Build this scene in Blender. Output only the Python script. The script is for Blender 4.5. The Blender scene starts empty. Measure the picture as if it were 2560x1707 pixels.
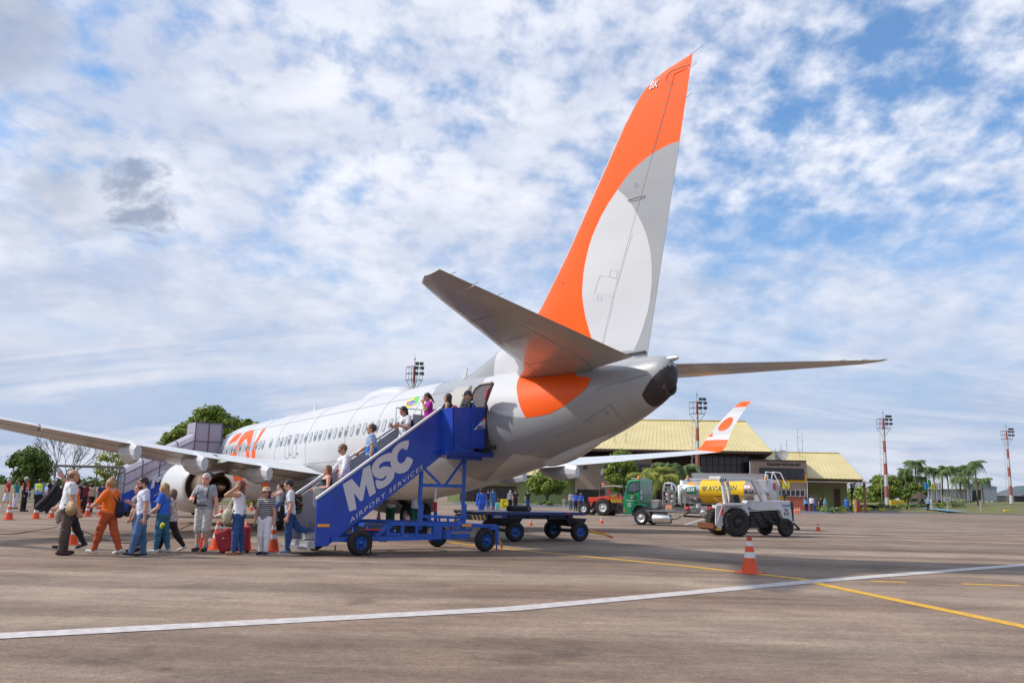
import bpy, bmesh, math, random
import numpy as np
from mathutils import Vector, Matrix, geometry
from mathutils.bvhtree import BVHTree
R = math.radians
PI = math.pi
random.seed(7)
SC = bpy.context.scene
COL = SC.collection

# ------------------------------------------------------------------ camera
FPX = 2178.5
CC = Vector((53.335, -14.968, 1.7268)); YAW, PITCH, ROLL = .5899, .1693, .0234
FW = Vector((-math.cos(YAW)*math.cos(PITCH), math.sin(YAW)*math.cos(PITCH), math.sin(PITCH)))
_r = FW.cross(Vector((0, 0, 1))).normalized(); _u = _r.cross(FW)
CR = _r*math.cos(ROLL)+_u*math.sin(ROLL); CU = -_r*math.sin(ROLL)+_u*math.cos(ROLL)
cam = bpy.data.cameras.new('camera'); camo = bpy.data.objects.new('camera', cam); COL.objects.link(camo)
cam.sensor_width = 36; cam.lens = 36*FPX/2560; cam.clip_end = 6000; cam.clip_start = .1
M = Matrix((CR, CU, -FW)).transposed().to_4x4(); M.translation = CC
camo.matrix_world = M
SC.camera = camo
# ------------------------------------------------------------------ light
SUN_EL = R(42); SUN_DIR = Vector((.52*math.cos(SUN_EL), .854*math.cos(SUN_EL), -math.sin(SUN_EL)))
sun = bpy.data.lights.new('sun', 'SUN'); sun.energy = 3.3; sun.angle = R(2.6); sun.color = (1, .94, .85)
suno = bpy.data.objects.new('sun', sun); COL.objects.link(suno)
suno.rotation_euler = SUN_DIR.to_track_quat('-Z', 'Y').to_euler()
SC.view_settings.view_transform = 'Standard'
SC.view_settings.look = 'None'
SC.view_settings.exposure = 0.22
SC.view_settings.gamma = 1
w = bpy.data.worlds.new('World'); SC.world = w; w.use_nodes = True
def ray(px, py): return FW + CR*((px-1280)/FPX) - CU*((py-853.5)/FPX)
def world_nodes():
    nt = w.node_tree; N = nt.nodes; L = nt.links; N.clear()
    def nd(t, **k):
        n = N.new(t)
        for a, b in k.items(): setattr(n, a, b)
        return n
    def mth(op, a, b=None, c=None, clamp=False):
        n = nd('ShaderNodeMath', operation=op, use_clamp=clamp)
        for i, v in enumerate((a, b, c)):
            if v is None: continue
            if isinstance(v, (int, float)): n.inputs[i].default_value = v
            else: L.new(v, n.inputs[i])
        return n.outputs[0]
    out = nd('ShaderNodeOutputWorld'); bg = nd('ShaderNodeBackground'); L.new(bg.outputs[0], out.inputs[0])
    sky = nd('ShaderNodeTexSky', sky_type='NISHITA'); sky.sun_disc = False
    sky.sun_elevation = SUN_EL; sky.sun_rotation = math.atan2(-SUN_DIR.x, -SUN_DIR.y); sky.dust_density = 1.5; sky.air_density = 1.0; sky.ozone_density = 2.5
    tc = nd('ShaderNodeTexCoord'); sp = nd('ShaderNodeSeparateXYZ'); L.new(tc.outputs['Generated'], sp.inputs[0])
    z = mth('MAXIMUM', sp.outputs[2], 0.0); zz = mth('ADD', z, .30)
    cv = mth('ADD', mth('MULTIPLY', sp.outputs[0], -.831), mth('MULTIPLY', sp.outputs[1], .556))
    cu = mth('ADD', mth('MULTIPLY', sp.outputs[0], .556), mth('MULTIPLY', sp.outputs[1], .831))
    u = mth('DIVIDE', cu, zz); v = mth('DIVIDE', cv, zz)
    def vec(su, sv, ou, ov, oz=0):
        c = nd('ShaderNodeCombineXYZ')
        L.new(mth('MULTIPLY_ADD', u, su, ou), c.inputs[0]); L.new(mth('MULTIPLY_ADD', v, sv, ov), c.inputs[1]); c.inputs[2].default_value = oz
        return c.outputs[0]
    def noise(vecs, scale, detail, rough, dist=0):
        n = nd('ShaderNodeTexNoise'); n.inputs['Scale'].default_value = scale; n.inputs['Detail'].default_value = detail
        n.inputs['Roughness'].default_value = rough; n.inputs['Distortion'].default_value = dist
        L.new(vecs, n.inputs['Vector']); return n.outputs['Fac']
    def rng_(src, a, b_, c=0, d=1):
        r = nd('ShaderNodeMapRange', interpolation_type='SMOOTHSTEP'); L.new(src, r.inputs['Value'])
        for k, val in (('From Min', a), ('From Max', b_), ('To Min', c), ('To Max', d)): r.inputs[k].default_value = val
        return r.outputs[0]
    def mixc(f, a, b_):
        m = nd('ShaderNodeMixRGB')
        if isinstance(f, float): m.inputs[0].default_value = f
        else: L.new(f, m.inputs[0])
        for k, val in ((1, a), (2, b_)):
            if isinstance(val, tuple): m.inputs[k].default_value = (*val, 1)
            else: L.new(val, m.inputs[k])
        return m.outputs[0]
    big = noise(vec(1, .8, 3.1, 1.2), 1.1, 3, .5, .2)
    med = noise(vec(1, .8, 8.7, .3, 4), 4.2, 5, .55, .15)
    cell = noise(vec(1, .8, .5, 2.3, 9), 16, 5, .56, .1)
    cellw = rng_(z, .10, .42, .15, 1.35)
    cov = mth('ADD', mth('MULTIPLY', big, .60), mth('MULTIPLY', med, 1.0))
    cov = mth('ADD', cov, .10)
    cov = mth('ADD', cov, mth('MULTIPLY', mth('SUBTRACT', cell, .5), cellw))
    # thicker cover to the left, open blue gaps up to the right
    cov = mth('ADD', cov, rng_(cu, -.25, .42, .14, -.035)); cov = mth('ADD', cov, rng_(z, .30, .55, 0, -.06))
    mask = rng_(cov, .52, 1.12)
    # the milky tone inside the cover
    thick = noise(vec(1, 1.3, 1.7, 6.6, 2), 1.9, 6, .6, .2)
    tone = mixc(rng_(thick, .40, .68), (.77, .79, .87), (.50, .56, .71))
    puff = rng_(cell, .30, .70, .93, 1.05)
    cm = nd('ShaderNodeVectorMath', operation='SCALE'); L.new(tone, cm.inputs[0]); L.new(puff, cm.inputs['Scale'])
    ss = nd('ShaderNodeVectorMath', operation='SCALE'); L.new(sky.outputs[0], ss.inputs[0]); ss.inputs['Scale'].default_value = .135
    tn = nd('ShaderNodeVectorMath', operation='MULTIPLY'); L.new(ss.outputs[0], tn.inputs[0]); tn.inputs[1].default_value = (.55, .93, 1.20)
    blue = mixc(.14, tn.outputs[0], (.50, .68, .92))
    c = mixc(mask, blue, cm.outputs[0])
    # low layers: grey blue veil with long soft banks
    bank = noise(vec(.7, 2.6, 5.5, 2.2, 7), 1.5, 6, .6, .4)
    veil = mixc(rng_(bank, .40, .62), (.36, .45, .63), (.60, .63, .73))
    c = mixc(rng_(z, .02, .34, .85, 0), c, veil)
    # separate small dark clouds on the left
    def spot(px, py, r0, r1, amt, seed):
        nonlocal c
        d0 = ray(px, py).normalized(); dt = nd('ShaderNodeVectorMath', operation='DOT_PRODUCT'); L.new(tc.outputs['Generated'], dt.inputs[0]); dt.inputs[1].default_value = d0
        f = mth('ADD', dt.outputs['Value'], mth('MULTIPLY', mth('SUBTRACT', noise(vec(1, 1, seed, seed*2, 3), 6, 6, .62, .3), .5), .006))
        c = mixc(mth('MULTIPLY', rng_(f, math.cos(R(r1)), math.cos(R(r0))), amt), c, (.30, .36, .48))
    spot(365, 495, .1, 2.5, .95, 3.3); spot(215, 450, .3, 4.4, .34, 5.1); spot(120, 540, .2, 3.0, .3, 7.7); spot(-20, 90, .5, 4.5, .6, 9.2)
    m2 = nd('ShaderNodeMixRGB'); m2.inputs[0].default_value = 0; L.new(c, m2.inputs[1])
    L.new(m2.outputs[0], bg.inputs[0]); bg.inputs[1].default_value = 1.0
world_nodes()

# ------------------------------------------------------------------ placing helpers (world metres)
def gp(px, py, z=0.0):
    d = ray(px, py); t = (z-CC.z)/d.z; return CC+d*t
def dp(px, py, depth): return CC+ray(px, py)*depth
def cp(px, depth, z=0.0):
    """the point with height z at a depth on the column of px"""
    # iterate on py so that z matches
    a = dp(px, 0, depth); b = dp(px, 1700, depth)
    t = (z-a.z)/(b.z-a.z); return a+(b-a)*t
def onplane(px, py, p0, n):
    d = ray(px, py); p0 = Vector(p0); n = Vector(n); return CC+d*((p0-CC).dot(n)/d.dot(n))

# ------------------------------------------------------------------ object helpers
MATS = {}
def mat(name, col, rough=.6, metal=0, noise=0, nscale=8, bump=0, bscale=30, spec=.5, coat=0, stretch=None, col2=None, alpha=1, trans=0):
    if name in MATS: return MATS[name]
    m = bpy.data.materials.new(name); m.use_nodes = True; nt = m.node_tree; N = nt.nodes; L = nt.links
    b = N['Principled BSDF']; b.inputs['Base Color'].default_value = (*col, 1); b.inputs['Roughness'].default_value = rough
    b.inputs['Metallic'].default_value = metal; b.inputs['Specular IOR Level'].default_value = spec; b.inputs['Coat Weight'].default_value = coat
    b.inputs['Coat Roughness'].default_value = .08
    b.inputs['Alpha'].default_value = alpha; b.inputs['Transmission Weight'].default_value = trans
    if noise or bump:
        tc = N.new('ShaderNodeTexCoord'); mp = N.new('ShaderNodeMapping'); L.new(tc.outputs['Object'], mp.inputs[0])
        if stretch: mp.inputs['Scale'].default_value = stretch
    if noise:
        n = N.new('ShaderNodeTexNoise'); n.inputs['Scale'].default_value = nscale; n.inputs['Detail'].default_value = 6; n.inputs['Roughness'].default_value = .6
        L.new(mp.outputs[0], n.inputs['Vector'])
        mr = N.new('ShaderNodeMapRange'); L.new(n.outputs['Fac'], mr.inputs['Value']); mr.inputs['From Min'].default_value = .3; mr.inputs['From Max'].default_value = .7
        mx = N.new('ShaderNodeMixRGB'); L.new(mr.outputs[0], mx.inputs[0])
        c2 = col2 or tuple(c*(1-noise) for c in col); c1 = col if col2 else tuple(min(1, c*(1+noise*.5)) for c in col)
        mx.inputs[1].default_value = (*c2, 1); mx.inputs[2].default_value = (*c1, 1); L.new(mx.outputs[0], b.inputs['Base Color'])
        r = N.new('ShaderNodeMapRange'); L.new(n.outputs['Fac'], r.inputs['Value']); r.inputs['To Min'].default_value = min(1, rough*1.25); r.inputs['To Max'].default_value = rough*.8
        L.new(r.outputs[0], b.inputs['Roughness'])
    if bump:
        n2 = N.new('ShaderNodeTexNoise'); n2.inputs['Scale'].default_value = bscale; n2.inputs['Detail'].default_value = 4; L.new(mp.outputs[0], n2.inputs['Vector'])
        bp = N.new('ShaderNodeBump'); bp.inputs['Strength'].default_value = bump; bp.inputs['Distance'].default_value = .02; L.new(n2.outputs['Fac'], bp.inputs['Height']); L.new(bp.outputs[0], b.inputs['Normal'])
    MATS[name] = m; return m
def srgb(r, g, b):
    f = lambda c: (c/255/12.92) if c/255 <= .04045 else ((c/255+.055)/1.055)**2.4
    return (f(r), f(g), f(b))

ROOTM = {}
def tag(o, label=None, cat=None, group=None, kind=None):
    if label: o['label'] = label
    if cat: o['category'] = cat
    if group: o['group'] = group
    if kind: o['kind'] = kind
    return o
def thing(name, label, cat, loc=(0, 0, 0), rz=0, group=None, frame=None):
    o = bpy.data.objects.new(name, None); COL.objects.link(o); o.empty_display_size = .3
    Mx = frame.copy() if frame is not None else Matrix.Translation(Vector(loc)) @ Matrix.Rotation(rz, 4, 'Z')
    o.matrix_world = Mx; ROOTM[o.name] = Mx
    return tag(o, label, cat, group)
class MB:
    """collects shapes for ONE mesh object"""
    def __init__(s): s.v = []; s.f = []; s.m = []; s.sm = []
    def add(s, vs, fs, m=0, smooth=False):
        b = len(s.v); s.v += [tuple(v) for v in vs]
        for f in fs: s.f.append(tuple(b+i for i in f)); s.m.append(m); s.sm.append(smooth)
        return s
    def box(s, c, size, m=0, rot=None):
        c = Vector(c); hx, hy, hz = [a/2 for a in size]
        vs = [Vector((x, y, z)) for x in (-hx, hx) for y in (-hy, hy) for z in (-hz, hz)]
        if rot is not None: vs = [rot @ v for v in vs]
        return s.add([c+v for v in vs], [(0, 1, 3, 2), (4, 6, 7, 5), (0, 4, 5, 1), (2, 3, 7, 6), (0, 2, 6, 4), (1, 5, 7, 3)], m)
    def bb(s, a, b, m=0):
        return s.box([(a[i]+b[i])/2 for i in range(3)], [abs(b[i]-a[i]) for i in range(3)], m)
    def beam(s, a, b, wd, ht=None, m=0, up=(0, 0, 1)):
        a = Vector(a); b = Vector(b); d = b-a; L_ = d.length; d.normalize(); ht = ht or wd
        up = Vector(up); x = d.cross(up)
        if x.length < 1e-3: x = d.cross(Vector((1, 0, 0)))
        x.normalize(); y = x.cross(d)
        vs = [p+x*sx*wd/2+y*sy*ht/2 for p in (a, b) for sx in (-1, 1) for sy in (-1, 1)]
        return s.add(vs, [(0, 1, 3, 2), (4, 6, 7, 5), (0, 4, 5, 1), (2, 3, 7, 6), (0, 2, 6, 4), (1, 5, 7, 3)], m)
    def tube(s, pts, r, n=8, m=0, caps=True):
        pts = [Vector(p) for p in pts]; k = len(pts); rs = r if isinstance(r, (list, tuple)) else [r]*k
        rings = []; prev = None
        for i, p in enumerate(pts):
            d = (pts[min(i+1, k-1)]-pts[max(i-1, 0)]).normalized()
            if prev is None:
                x = d.cross(Vector((0, 0, 1)))
                if x.length < 1e-3: x = Vector((1, 0, 0))
            else: x = prev-d*prev.dot(d)
            x.normalize(); prev = x; y = d.cross(x)
            rings.append([p+(x*math.cos(2*PI*j/n)+y*math.sin(2*PI*j/n))*rs[i] for j in range(n)])
        return s.loft(rings, m=m, caps=caps, smooth=True)
    def loft(s, rings, m=0, caps=True, smooth=True, closed=True):
        n = len(rings[0]); b = len(s.v)
        for r_ in rings: s.v += [tuple(p) for p in r_]
        for i in range(len(rings)-1):
            for j in range(n if closed else n-1):
                k = (j+1) % n
                s.f.append((b+i*n+j, b+i*n+k, b+(i+1)*n+k, b+(i+1)*n+j)); s.m.append(m); s.sm.append(smooth)
        if caps:
            e = len(s.v); s.v += [tuple(p) for p in rings[0]]+[tuple(p) for p in rings[-1]]
            s.f.append(tuple(e+j for j in reversed(range(n)))); s.m.append(m); s.sm.append(False)
            s.f.append(tuple(e+n+j for j in range(n))); s.m.append(m); s.sm.append(False)
        return s
    def lathe(s, c, axis, prof, n=24, m=0, caps=True):
        """prof: list of (distance along axis, radius)"""
        c = Vector(c); ax = Vector(axis).normalized(); x = ax.cross(Vector((0, 0, 1)))
        if x.length < 1e-3: x = Vector((1, 0, 0))
        x.normalize(); y = ax.cross(x)
        rings = [[c+ax*d+(x*math.cos(2*PI*j/n)+y*math.sin(2*PI*j/n))*max(r_, 1e-4) for j in range(n)] for d, r_ in prof]
        return s.loft(rings, m=m, caps=caps, smooth=True)
    def prism(s, poly, off, m=0):
        """poly: 3d outline, extruded by vector off"""
        n = len(poly); off = Vector(off); a = [Vector(p) for p in poly]; b_ = [p+off for p in a]
        return s.add(a+b_, [tuple(reversed(range(n))), tuple(range(n, 2*n))]+[(i, (i+1) % n, n+(i+1) % n, n+i) for i in range(n)], m)
    def ball(s, c, r, m=0, n=12, k=8):
        c = Vector(c); r = (r, r, r) if isinstance(r, (int, float)) else r
        rings = [[c+Vector((r[0]*math.sin(PI*i/k)*math.cos(2*PI*j/n), r[1]*math.sin(PI*i/k)*math.sin(2*PI*j/n), r[2]*math.cos(PI*i/k))) for j in range(n)] for i in range(k+1)]
        rings[0] = [p+Vector((1e-4*math.cos(2*PI*j/n), 1e-4*math.sin(2*PI*j/n), 0)) for j, p in enumerate(rings[0])]
        return s.loft(rings, m=m, caps=False)
    def build(s, name, mats, parent=None, world=False, fix=True, label=None, bevel=0):
        me = bpy.data.meshes.new(name); vs = s.v
        if world and parent is not None:
            Mi = ROOTM[parent.name].inverted(); vs = [Mi @ Vector(v) for v in vs]
        me.from_pydata([tuple(v) for v in vs], [], s.f)
        if not isinstance(mats, (list, tuple)): mats = [mats]
        for q in mats: me.materials.append(q)
        me.polygons.foreach_set('material_index', s.m); me.polygons.foreach_set('use_smooth', s.sm)
        if fix:
            bm = bmesh.new(); bm.from_mesh(me); bmesh.ops.recalc_face_normals(bm, faces=bm.faces); bm.to_mesh(me); bm.free()
        me.update()
        o = bpy.data.objects.new(name, me); COL.objects.link(o)
        if parent is not None:
            o.parent = parent
            if parent.name in ROOTM: ROOTM[o.name] = ROOTM[parent.name]
        else: ROOTM[o.name] = Matrix.Identity(4)
        if label: o['label'] = label
        if bevel:
            bv = o.modifiers.new('bevel', 'BEVEL'); bv.width = bevel; bv.segments = 2; bv.limit_method = 'ANGLE'; bv.angle_limit = R(40)
        return o
def copy_tree(o, parent=None):
    c = o.copy(); COL.objects.link(c)
    if parent is not None: c.parent = parent; c.matrix_parent_inverse = Matrix.Identity(4)
    for ch in list(o.children): copy_tree(ch, c)
    return c
def put(o, loc, rz=0, sc=None):
    o.matrix_world = Matrix.Translation(Vector(loc)) @ Matrix.Rotation(rz, 4, 'Z') @ Matrix.Scale(sc or 1, 4)
    ROOTM[o.name] = o.matrix_world.copy(); return o
def lettering(text, size=1, shear=0, bold=0, spacing=1.0):
    """outline of a word as (verts2d, faces), its box scaled to 0..1 in both directions"""
    cu = bpy.data.curves.new('t', 'FONT'); cu.body = text; cu.size = 1; cu.shear = shear; cu.offset = bold; cu.space_character = spacing; cu.resolution_u = 4
    o = bpy.data.objects.new('t', cu); me = bpy.data.meshes.new_from_object(o)
    vs = np.array([v.co[:2] for v in me.vertices]); fs = [tuple(p.vertices) for p in me.polygons]
    bpy.data.objects.remove(o); bpy.data.curves.remove(cu); bpy.data.meshes.remove(me)
    mn = vs.min(0); mx = vs.max(0); return (vs-mn)/(mx-mn), fs
def letters_on(mb, text, o, u, v, off=(0, 0, 0), m=0, **k):
    vs, fs = lettering(text, **k); o = Vector(o)+Vector(off); u = Vector(u); v = Vector(v)
    mb.add([o+u*float(a)+v*float(b) for a, b in vs], fs, m)
# ================================================================== setting
def ground_material():
    m = bpy.data.materials.new('worn_asphalt'); m.use_nodes = True; nt = m.node_tree; N = nt.nodes; L = nt.links; b = N['Principled BSDF']
    tc = N.new('ShaderNodeTexCoord'); rot = N.new('ShaderNodeMapping'); rot.inputs['Rotation'].default_value = (0, 0, -math.atan2(.83, .556)); L.new(tc.outputs['Object'], rot.inputs[0])
    def noise(sc, scale, det=6, ro=.6, dist=0):
        mp = N.new('ShaderNodeMapping'); mp.inputs['Scale'].default_value = sc; L.new(rot.outputs[0], mp.inputs[0])
        n = N.new('ShaderNodeTexNoise'); n.inputs['Scale'].default_value = scale; n.inputs['Detail'].default_value = det; n.inputs['Roughness'].default_value = ro; n.inputs['Distortion'].default_value = dist
        L.new(mp.outputs[0], n.inputs['Vector']); return n.outputs['Fac']
    def ramp(f, a, bb, c0, c1):
        r = N.new('ShaderNodeMapRange'); r.inputs['From Min'].default_value = a; r.inputs['From Max'].default_value = bb; L.new(f, r.inputs['Value'])
        mx = N.new('ShaderNodeMixRGB'); mx.inputs[1].default_value = (*c0, 1); mx.inputs[2].default_value = (*c1, 1); L.new(r.outputs[0], mx.inputs[0]); return mx.outputs[0]
    def mul(a, c):
        mx = N.new('ShaderNodeMixRGB'); mx.blend_type = 'MULTIPLY'; mx.inputs[0].default_value = 1; L.new(a, mx.inputs[1]); L.new(c, mx.inputs[2]); return mx.outputs[0]
    base = ramp(noise((.22, 1, 1), .35, 5, .55, .4), .36, .64, (.240, .165, .120), (.350, .272, .210))
    streak = ramp(noise((.16, 1, 1), 1.5, 7, .68, .9), .35, .65, (.78, .77, .76), (1.12, 1.12, 1.12))
    blot = ramp(noise((.8, 1, 1), .8, 7, .68, .3), .38, .62, (.78, .77, .77), (1.10, 1.08, 1.05))
    grit = ramp(noise((1, 1, 1), 48, 4, .85), .36, .64, (.55, .55, .56), (1.42, 1.41, 1.38))
    grit2 = ramp(noise((1, 1, 1), 9, 7, .88), .38, .64, (.70, .70, .71), (1.24, 1.24, 1.23))
    far = ramp(noise((.04, 1, 1), .55, 4, .5), .40, .60, (.74, .74, .75), (1.1, 1.1, 1.1))
    c = mul(mul(mul(mul(mul(base, streak), blot), grit), grit2), far)
    sv = N.new('ShaderNodeTexVoronoi'); sv.inputs['Scale'].default_value = 3.2; L.new(rot.outputs[0], sv.inputs['Vector'])
    r = N.new('ShaderNodeMapRange'); r.inputs['From Min'].default_value = .035; r.inputs['From Max'].default_value = .02; L.new(sv.outputs['Distance'], r.inputs['Value'])
    mx = N.new('ShaderNodeMixRGB'); mx.inputs[2].default_value = (.42, .33, .16, 1); L.new(r.outputs[0], mx.inputs[0]); L.new(c, mx.inputs[1])
    oil = ramp(noise((.9, 1, 1), .42, 4, .7, .5), .60, .70, (1, 1, 1), (.66, .65, .65)); fin_ = mul(mx.outputs[0], oil)
    L.new(fin_, b.inputs['Base Color']); b.inputs['Roughness'].default_value = .80; b.inputs['Specular IOR Level'].default_value = .3
    bp = N.new('ShaderNodeBump'); bp.inputs['Strength'].default_value = .5; bp.inputs['Distance'].default_value = .012; L.new(noise((1, 1, 1), 45, 4, .7), bp.inputs['Height']); L.new(bp.outputs[0], b.inputs['Normal'])
    return m
m_ground = ground_material()
# one sheet to the horizon
b = MB(); b.add([(-4000, -4000, 0), (4000, -4000, 0), (4000, 4000, 0), (-4000, 4000, 0)], [(0, 1, 2, 3)])
gro = b.build('apron', m_ground); tag(gro, kind='structure')
m_lw = mat('worn_white_paint', (.62, .59, .58), .7, noise=.35, nscale=6, stretch=(1, 1, 1), col2=(.42, .37, .35), bump=.3, bscale=40)
m_ly = mat('yellow_paint', (.70, .38, .02), .65, noise=.3, nscale=8, bump=.3, bscale=40)
def stripe(pxs, wd, name, m, z):
    P = [gp(*a) for a in pxs]; b = MB(); 
    for i, (a, c) in enumerate(zip(P, P[1:])):
        d = (c-a).normalized(); n = Vector((-d.y, d.x, 0))*wd/2
        e0 = d*(wd*.12 if i else 0)
        b.add([a-n-e0+Vector((0, 0, z+.0005*i)), c-n+Vector((0, 0, z+.0005*i)), c+n+Vector((0, 0, z+.0005*i)), a+n-e0+Vector((0, 0, z+.0005*i))], [(0, 1, 2, 3)])
    o = b.build(name, m, fix=False); tag(o, kind='structure'); return o
stripe([(-200, 1600), (0, 1590), (1280, 1522), (2048, 1452), (2560, 1412), (2900, 1388)], .42, 'white_marking', m_lw, .008)
stripe([(1120, 1355), (1280, 1373), (1700, 1413), (2005, 1447), (2060, 1462), (2560, 1566), (2700, 1598)], .27, 'yellow_marking', m_ly, .004)
stripe([(2178, 1452.5), (2268, 1455)], .2, 'yellow_dash', m_ly, .004)
stripe([(2405, 1459), (2553, 1464)], .2, 'yellow_dash', m_ly, .004)
stripe([(2178, 1301), (2290, 1303)], .30, 'white_marking', m_lw, .004)
stripe([(1710, 1312), (1760, 1296)], .14, 'white_marking', m_lw, .004)
stripe([(1235, 1281), (1470, 1276)], .2, 'white_marking', m_lw, .004)

# grass beyond the kerb, rising gently to the right
def grass_material(name, a, c):
    return mat(name, a, .9, noise=.5, nscale=.8, col2=c, bump=.4, bscale=5)
m_grass = grass_material('dry_grass', (.11, .135, .03), (.16, .125, .045))
def sheet(cols, name, m, kind='structure', thick=0):
    """cols: list of columns; each is a list of (px, depth, z)"""
    b = MB(); n = len(cols[0])
    for c in cols:
        for p in c: b.v.append(tuple(cp(*p)))
    for i in range(len(cols)-1):
        for j in range(n-1):
            b.f.append((i*n+j, (i+1)*n+j, (i+1)*n+j+1, i*n+j+1)); b.m.append(0); b.sm.append(True)
    o = b.build(name, m, fix=False); tag(o, kind=kind); return o
cols = []
for px in range(2095, 3000, 60):
    t = (px-2095)/465
    d0 = 117+3*t
    cols.append([(px, d0, .10), (px, d0+6, .18+.22*t), (px, d0+20, .30+.75*t), (px, d0+40, .45+1.1*t), (px, d0+75, .6+1.3*t), (px, 420, 1.0+1.0*t)])
sheet(cols, 'grass_bank', m_grass)
cols = [[(px, 103.5, .09), (px, 107, .12), (px, 125, .12)] for px in range(1140, 2100, 80)]
sheet(cols, 'planting_strip', grass_material('strip_grass', (.09, .13, .03), (.15, .12, .06)))
m_kerb = mat('kerb_concrete', (.40, .39, .38), .8, noise=.2, nscale=3)
def kerb(pts, name='kerb'):
    b = MB()
    for a, c in zip(pts, pts[1:]):
        A, Cq = cp(*a), cp(*c); b.beam(A, Cq, .22, .14)
    tag(b.build(name, m_kerb), kind='structure')
kerb([(1130, 103.3, .07), (2095, 103.3, .07)]); kerb([(2095, 103.3, .07), (2110, 116.8, .07), (2560, 119.8, .07), (3000, 122, .07)])
m_bluep = mat('blue_path', (.14, .27, .42), .7, noise=.12)
b = MB()
def pth(pts, name, m, z=.02):
    b = MB(); b.add([cp(*p)+Vector((0, 0, z)) for p in pts], [tuple(range(len(pts)))]); tag(b.build(name, m, fix=False), kind='structure')
pth([(2370, 119, .24), (2420, 119.2, .26), (2330, 128, .52), (2290, 132, .55)], 'blue_footpath', m_bluep, .12)
pth([(1130, 103.1, 0), (2290, 103.1, 0), (2290, 100.2, 0), (1130, 100.2, 0)], 'blue_walkway', mat('blue_walk', (.13, .22, .38), .7, noise=.2), .006)
# dry grass and far ground on the left
cols = [[(px, 62+(px+100)*.02, .03), (px, 90, .08), (px, 400, .3)] for px in range(-300, 700, 100)]
sheet(cols, 'verge', grass_material('verge_grass', (.12, .13, .045), (.17, .13, .06)))
# hills
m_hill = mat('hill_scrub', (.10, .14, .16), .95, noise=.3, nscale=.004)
b = MB(); rings = []
hp = [(2350, 0), (2480, 22), (2510, 34), (2540, 46), (2600, 50), (2700, 42), (2900, 60), (3100, 30)]
for px, h_ in hp:
    A = cp(px, 2300, -5); T_ = cp(px, 2500, h_*1.05); Z = cp(px, 3000, -5); rings.append([A, A.lerp(T_, .5)+Vector((0, 0, h_*.15)), T_, Z])
b.loft(rings, caps=False, closed=False); hl = b.build('hills', m_hill, fix=False); tag(hl, kind='structure')
# ================================================================== aircraft
PLANE = thing('airliner', 'large white and grey twin-engine airliner with a tall orange and grey tail fin', 'airliner', (19.6, 0, 0))
m_white = mat('aircraft_white', (.56, .565, .585), .38, noise=.08, nscale=.9, bump=.10, bscale=1.3, spec=.5, coat=.22, stretch=(.25, 1, 1))
m_grey = mat('aircraft_grey', (.31, .32, .34), .38, noise=.10, nscale=1.1, bump=.12, bscale=1.4, coat=.2, stretch=(.3, 1, 1))
m_grey2 = mat('aircraft_stripe_grey', (.50, .51, .53), .30, coat=.4)
m_orange = mat('aircraft_orange', (.88, .105, .006), .45, noise=.06, nscale=1.0, coat=0, spec=.25)
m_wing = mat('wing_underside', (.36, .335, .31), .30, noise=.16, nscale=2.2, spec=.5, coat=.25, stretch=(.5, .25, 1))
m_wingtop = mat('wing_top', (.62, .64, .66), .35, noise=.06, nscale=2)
m_alu = mat('bare_metal', (.70, .70, .71), .30, metal=.9, noise=.1, nscale=5)
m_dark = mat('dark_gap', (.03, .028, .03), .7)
m_line = mat('panel_line', (.22, .225, .24), .6)
m_tyre = mat('tyre_rubber', (.022, .021, .022), .85, noise=.25, nscale=14, bump=.3, bscale=60)
m_glass = mat('cabin_glass', (.10, .13, .16), .12, spec=.8)
m_hot = mat('exhaust_metal', (.42, .31, .22), .32, metal=.85, noise=.25, nscale=6)
m_apu = mat('scorched_metal', (.045, .034, .038), .45, metal=.3, noise=.3, nscale=9)
m_frame = mat('frame_metal', (.42, .42, .43), .45, metal=.3)

# fuselage loft: X, top, bottom relative to axis, half width
FS = [(0, -.42, -.62, .08), (.18, -.1, -.98, .42), (.5, .13, -1.2, .72), (1, .38, -1.42, 1.03), (1.7, .62, -1.6, 1.32), (2.3, .82, -1.7, 1.48),
      (3.1, 1.38, -1.82, 1.66), (4, 1.70, -1.91, 1.78), (5.2, 1.92, -1.98, 1.86), (6.6, 2.0, -2.01, 1.88), (12, 2.01, -2.01, 1.88), (24, 2.01, -2.01, 1.88),
      (25.5, 2.0, -1.99, 1.88), (27, 1.98, -1.88, 1.87), (28.5, 1.96, -1.66, 1.83), (30, 1.93, -1.40, 1.76), (31.5, 1.9, -1.12, 1.64), (33, 1.86, -.83, 1.46),
      (34.5, 1.82, -.47, 1.22), (36, 1.79, -.04, .94), (37, 1.77, .32, .66), (37.5, 1.75, .52, .48), (37.8, 1.70, .68, .36), (37.92, 1.63, .80, .29), (38.0, 1.54, .93, .21), (38.05, 1.40, 1.10, .10)]
def axis_z(X): return 3.31+.022*(min(X, 27.0)-24)
_fx = np.array([a[0] for a in FS])
def _pchip(x, xs, ys):
    i = int(np.clip(np.searchsorted(xs, x)-1, 0, len(xs)-2)); h = np.diff(xs); d = np.diff(ys)/h
    def sl(k):
        if k == 0: return d[0]
        if k == len(xs)-1: return d[-1]
        return 0 if d[k-1]*d[k] <= 0 else 2*d[k-1]*d[k]/(d[k-1]+d[k])
    t = (x-xs[i])/h[i]; a, b = sl(i), sl(i+1)
    return (2*t**3-3*t**2+1)*ys[i]+(t**3-2*t**2+t)*h[i]*a+(-2*t**3+3*t**2)*ys[i+1]+(t**3-t**2)*h[i]*b
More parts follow.
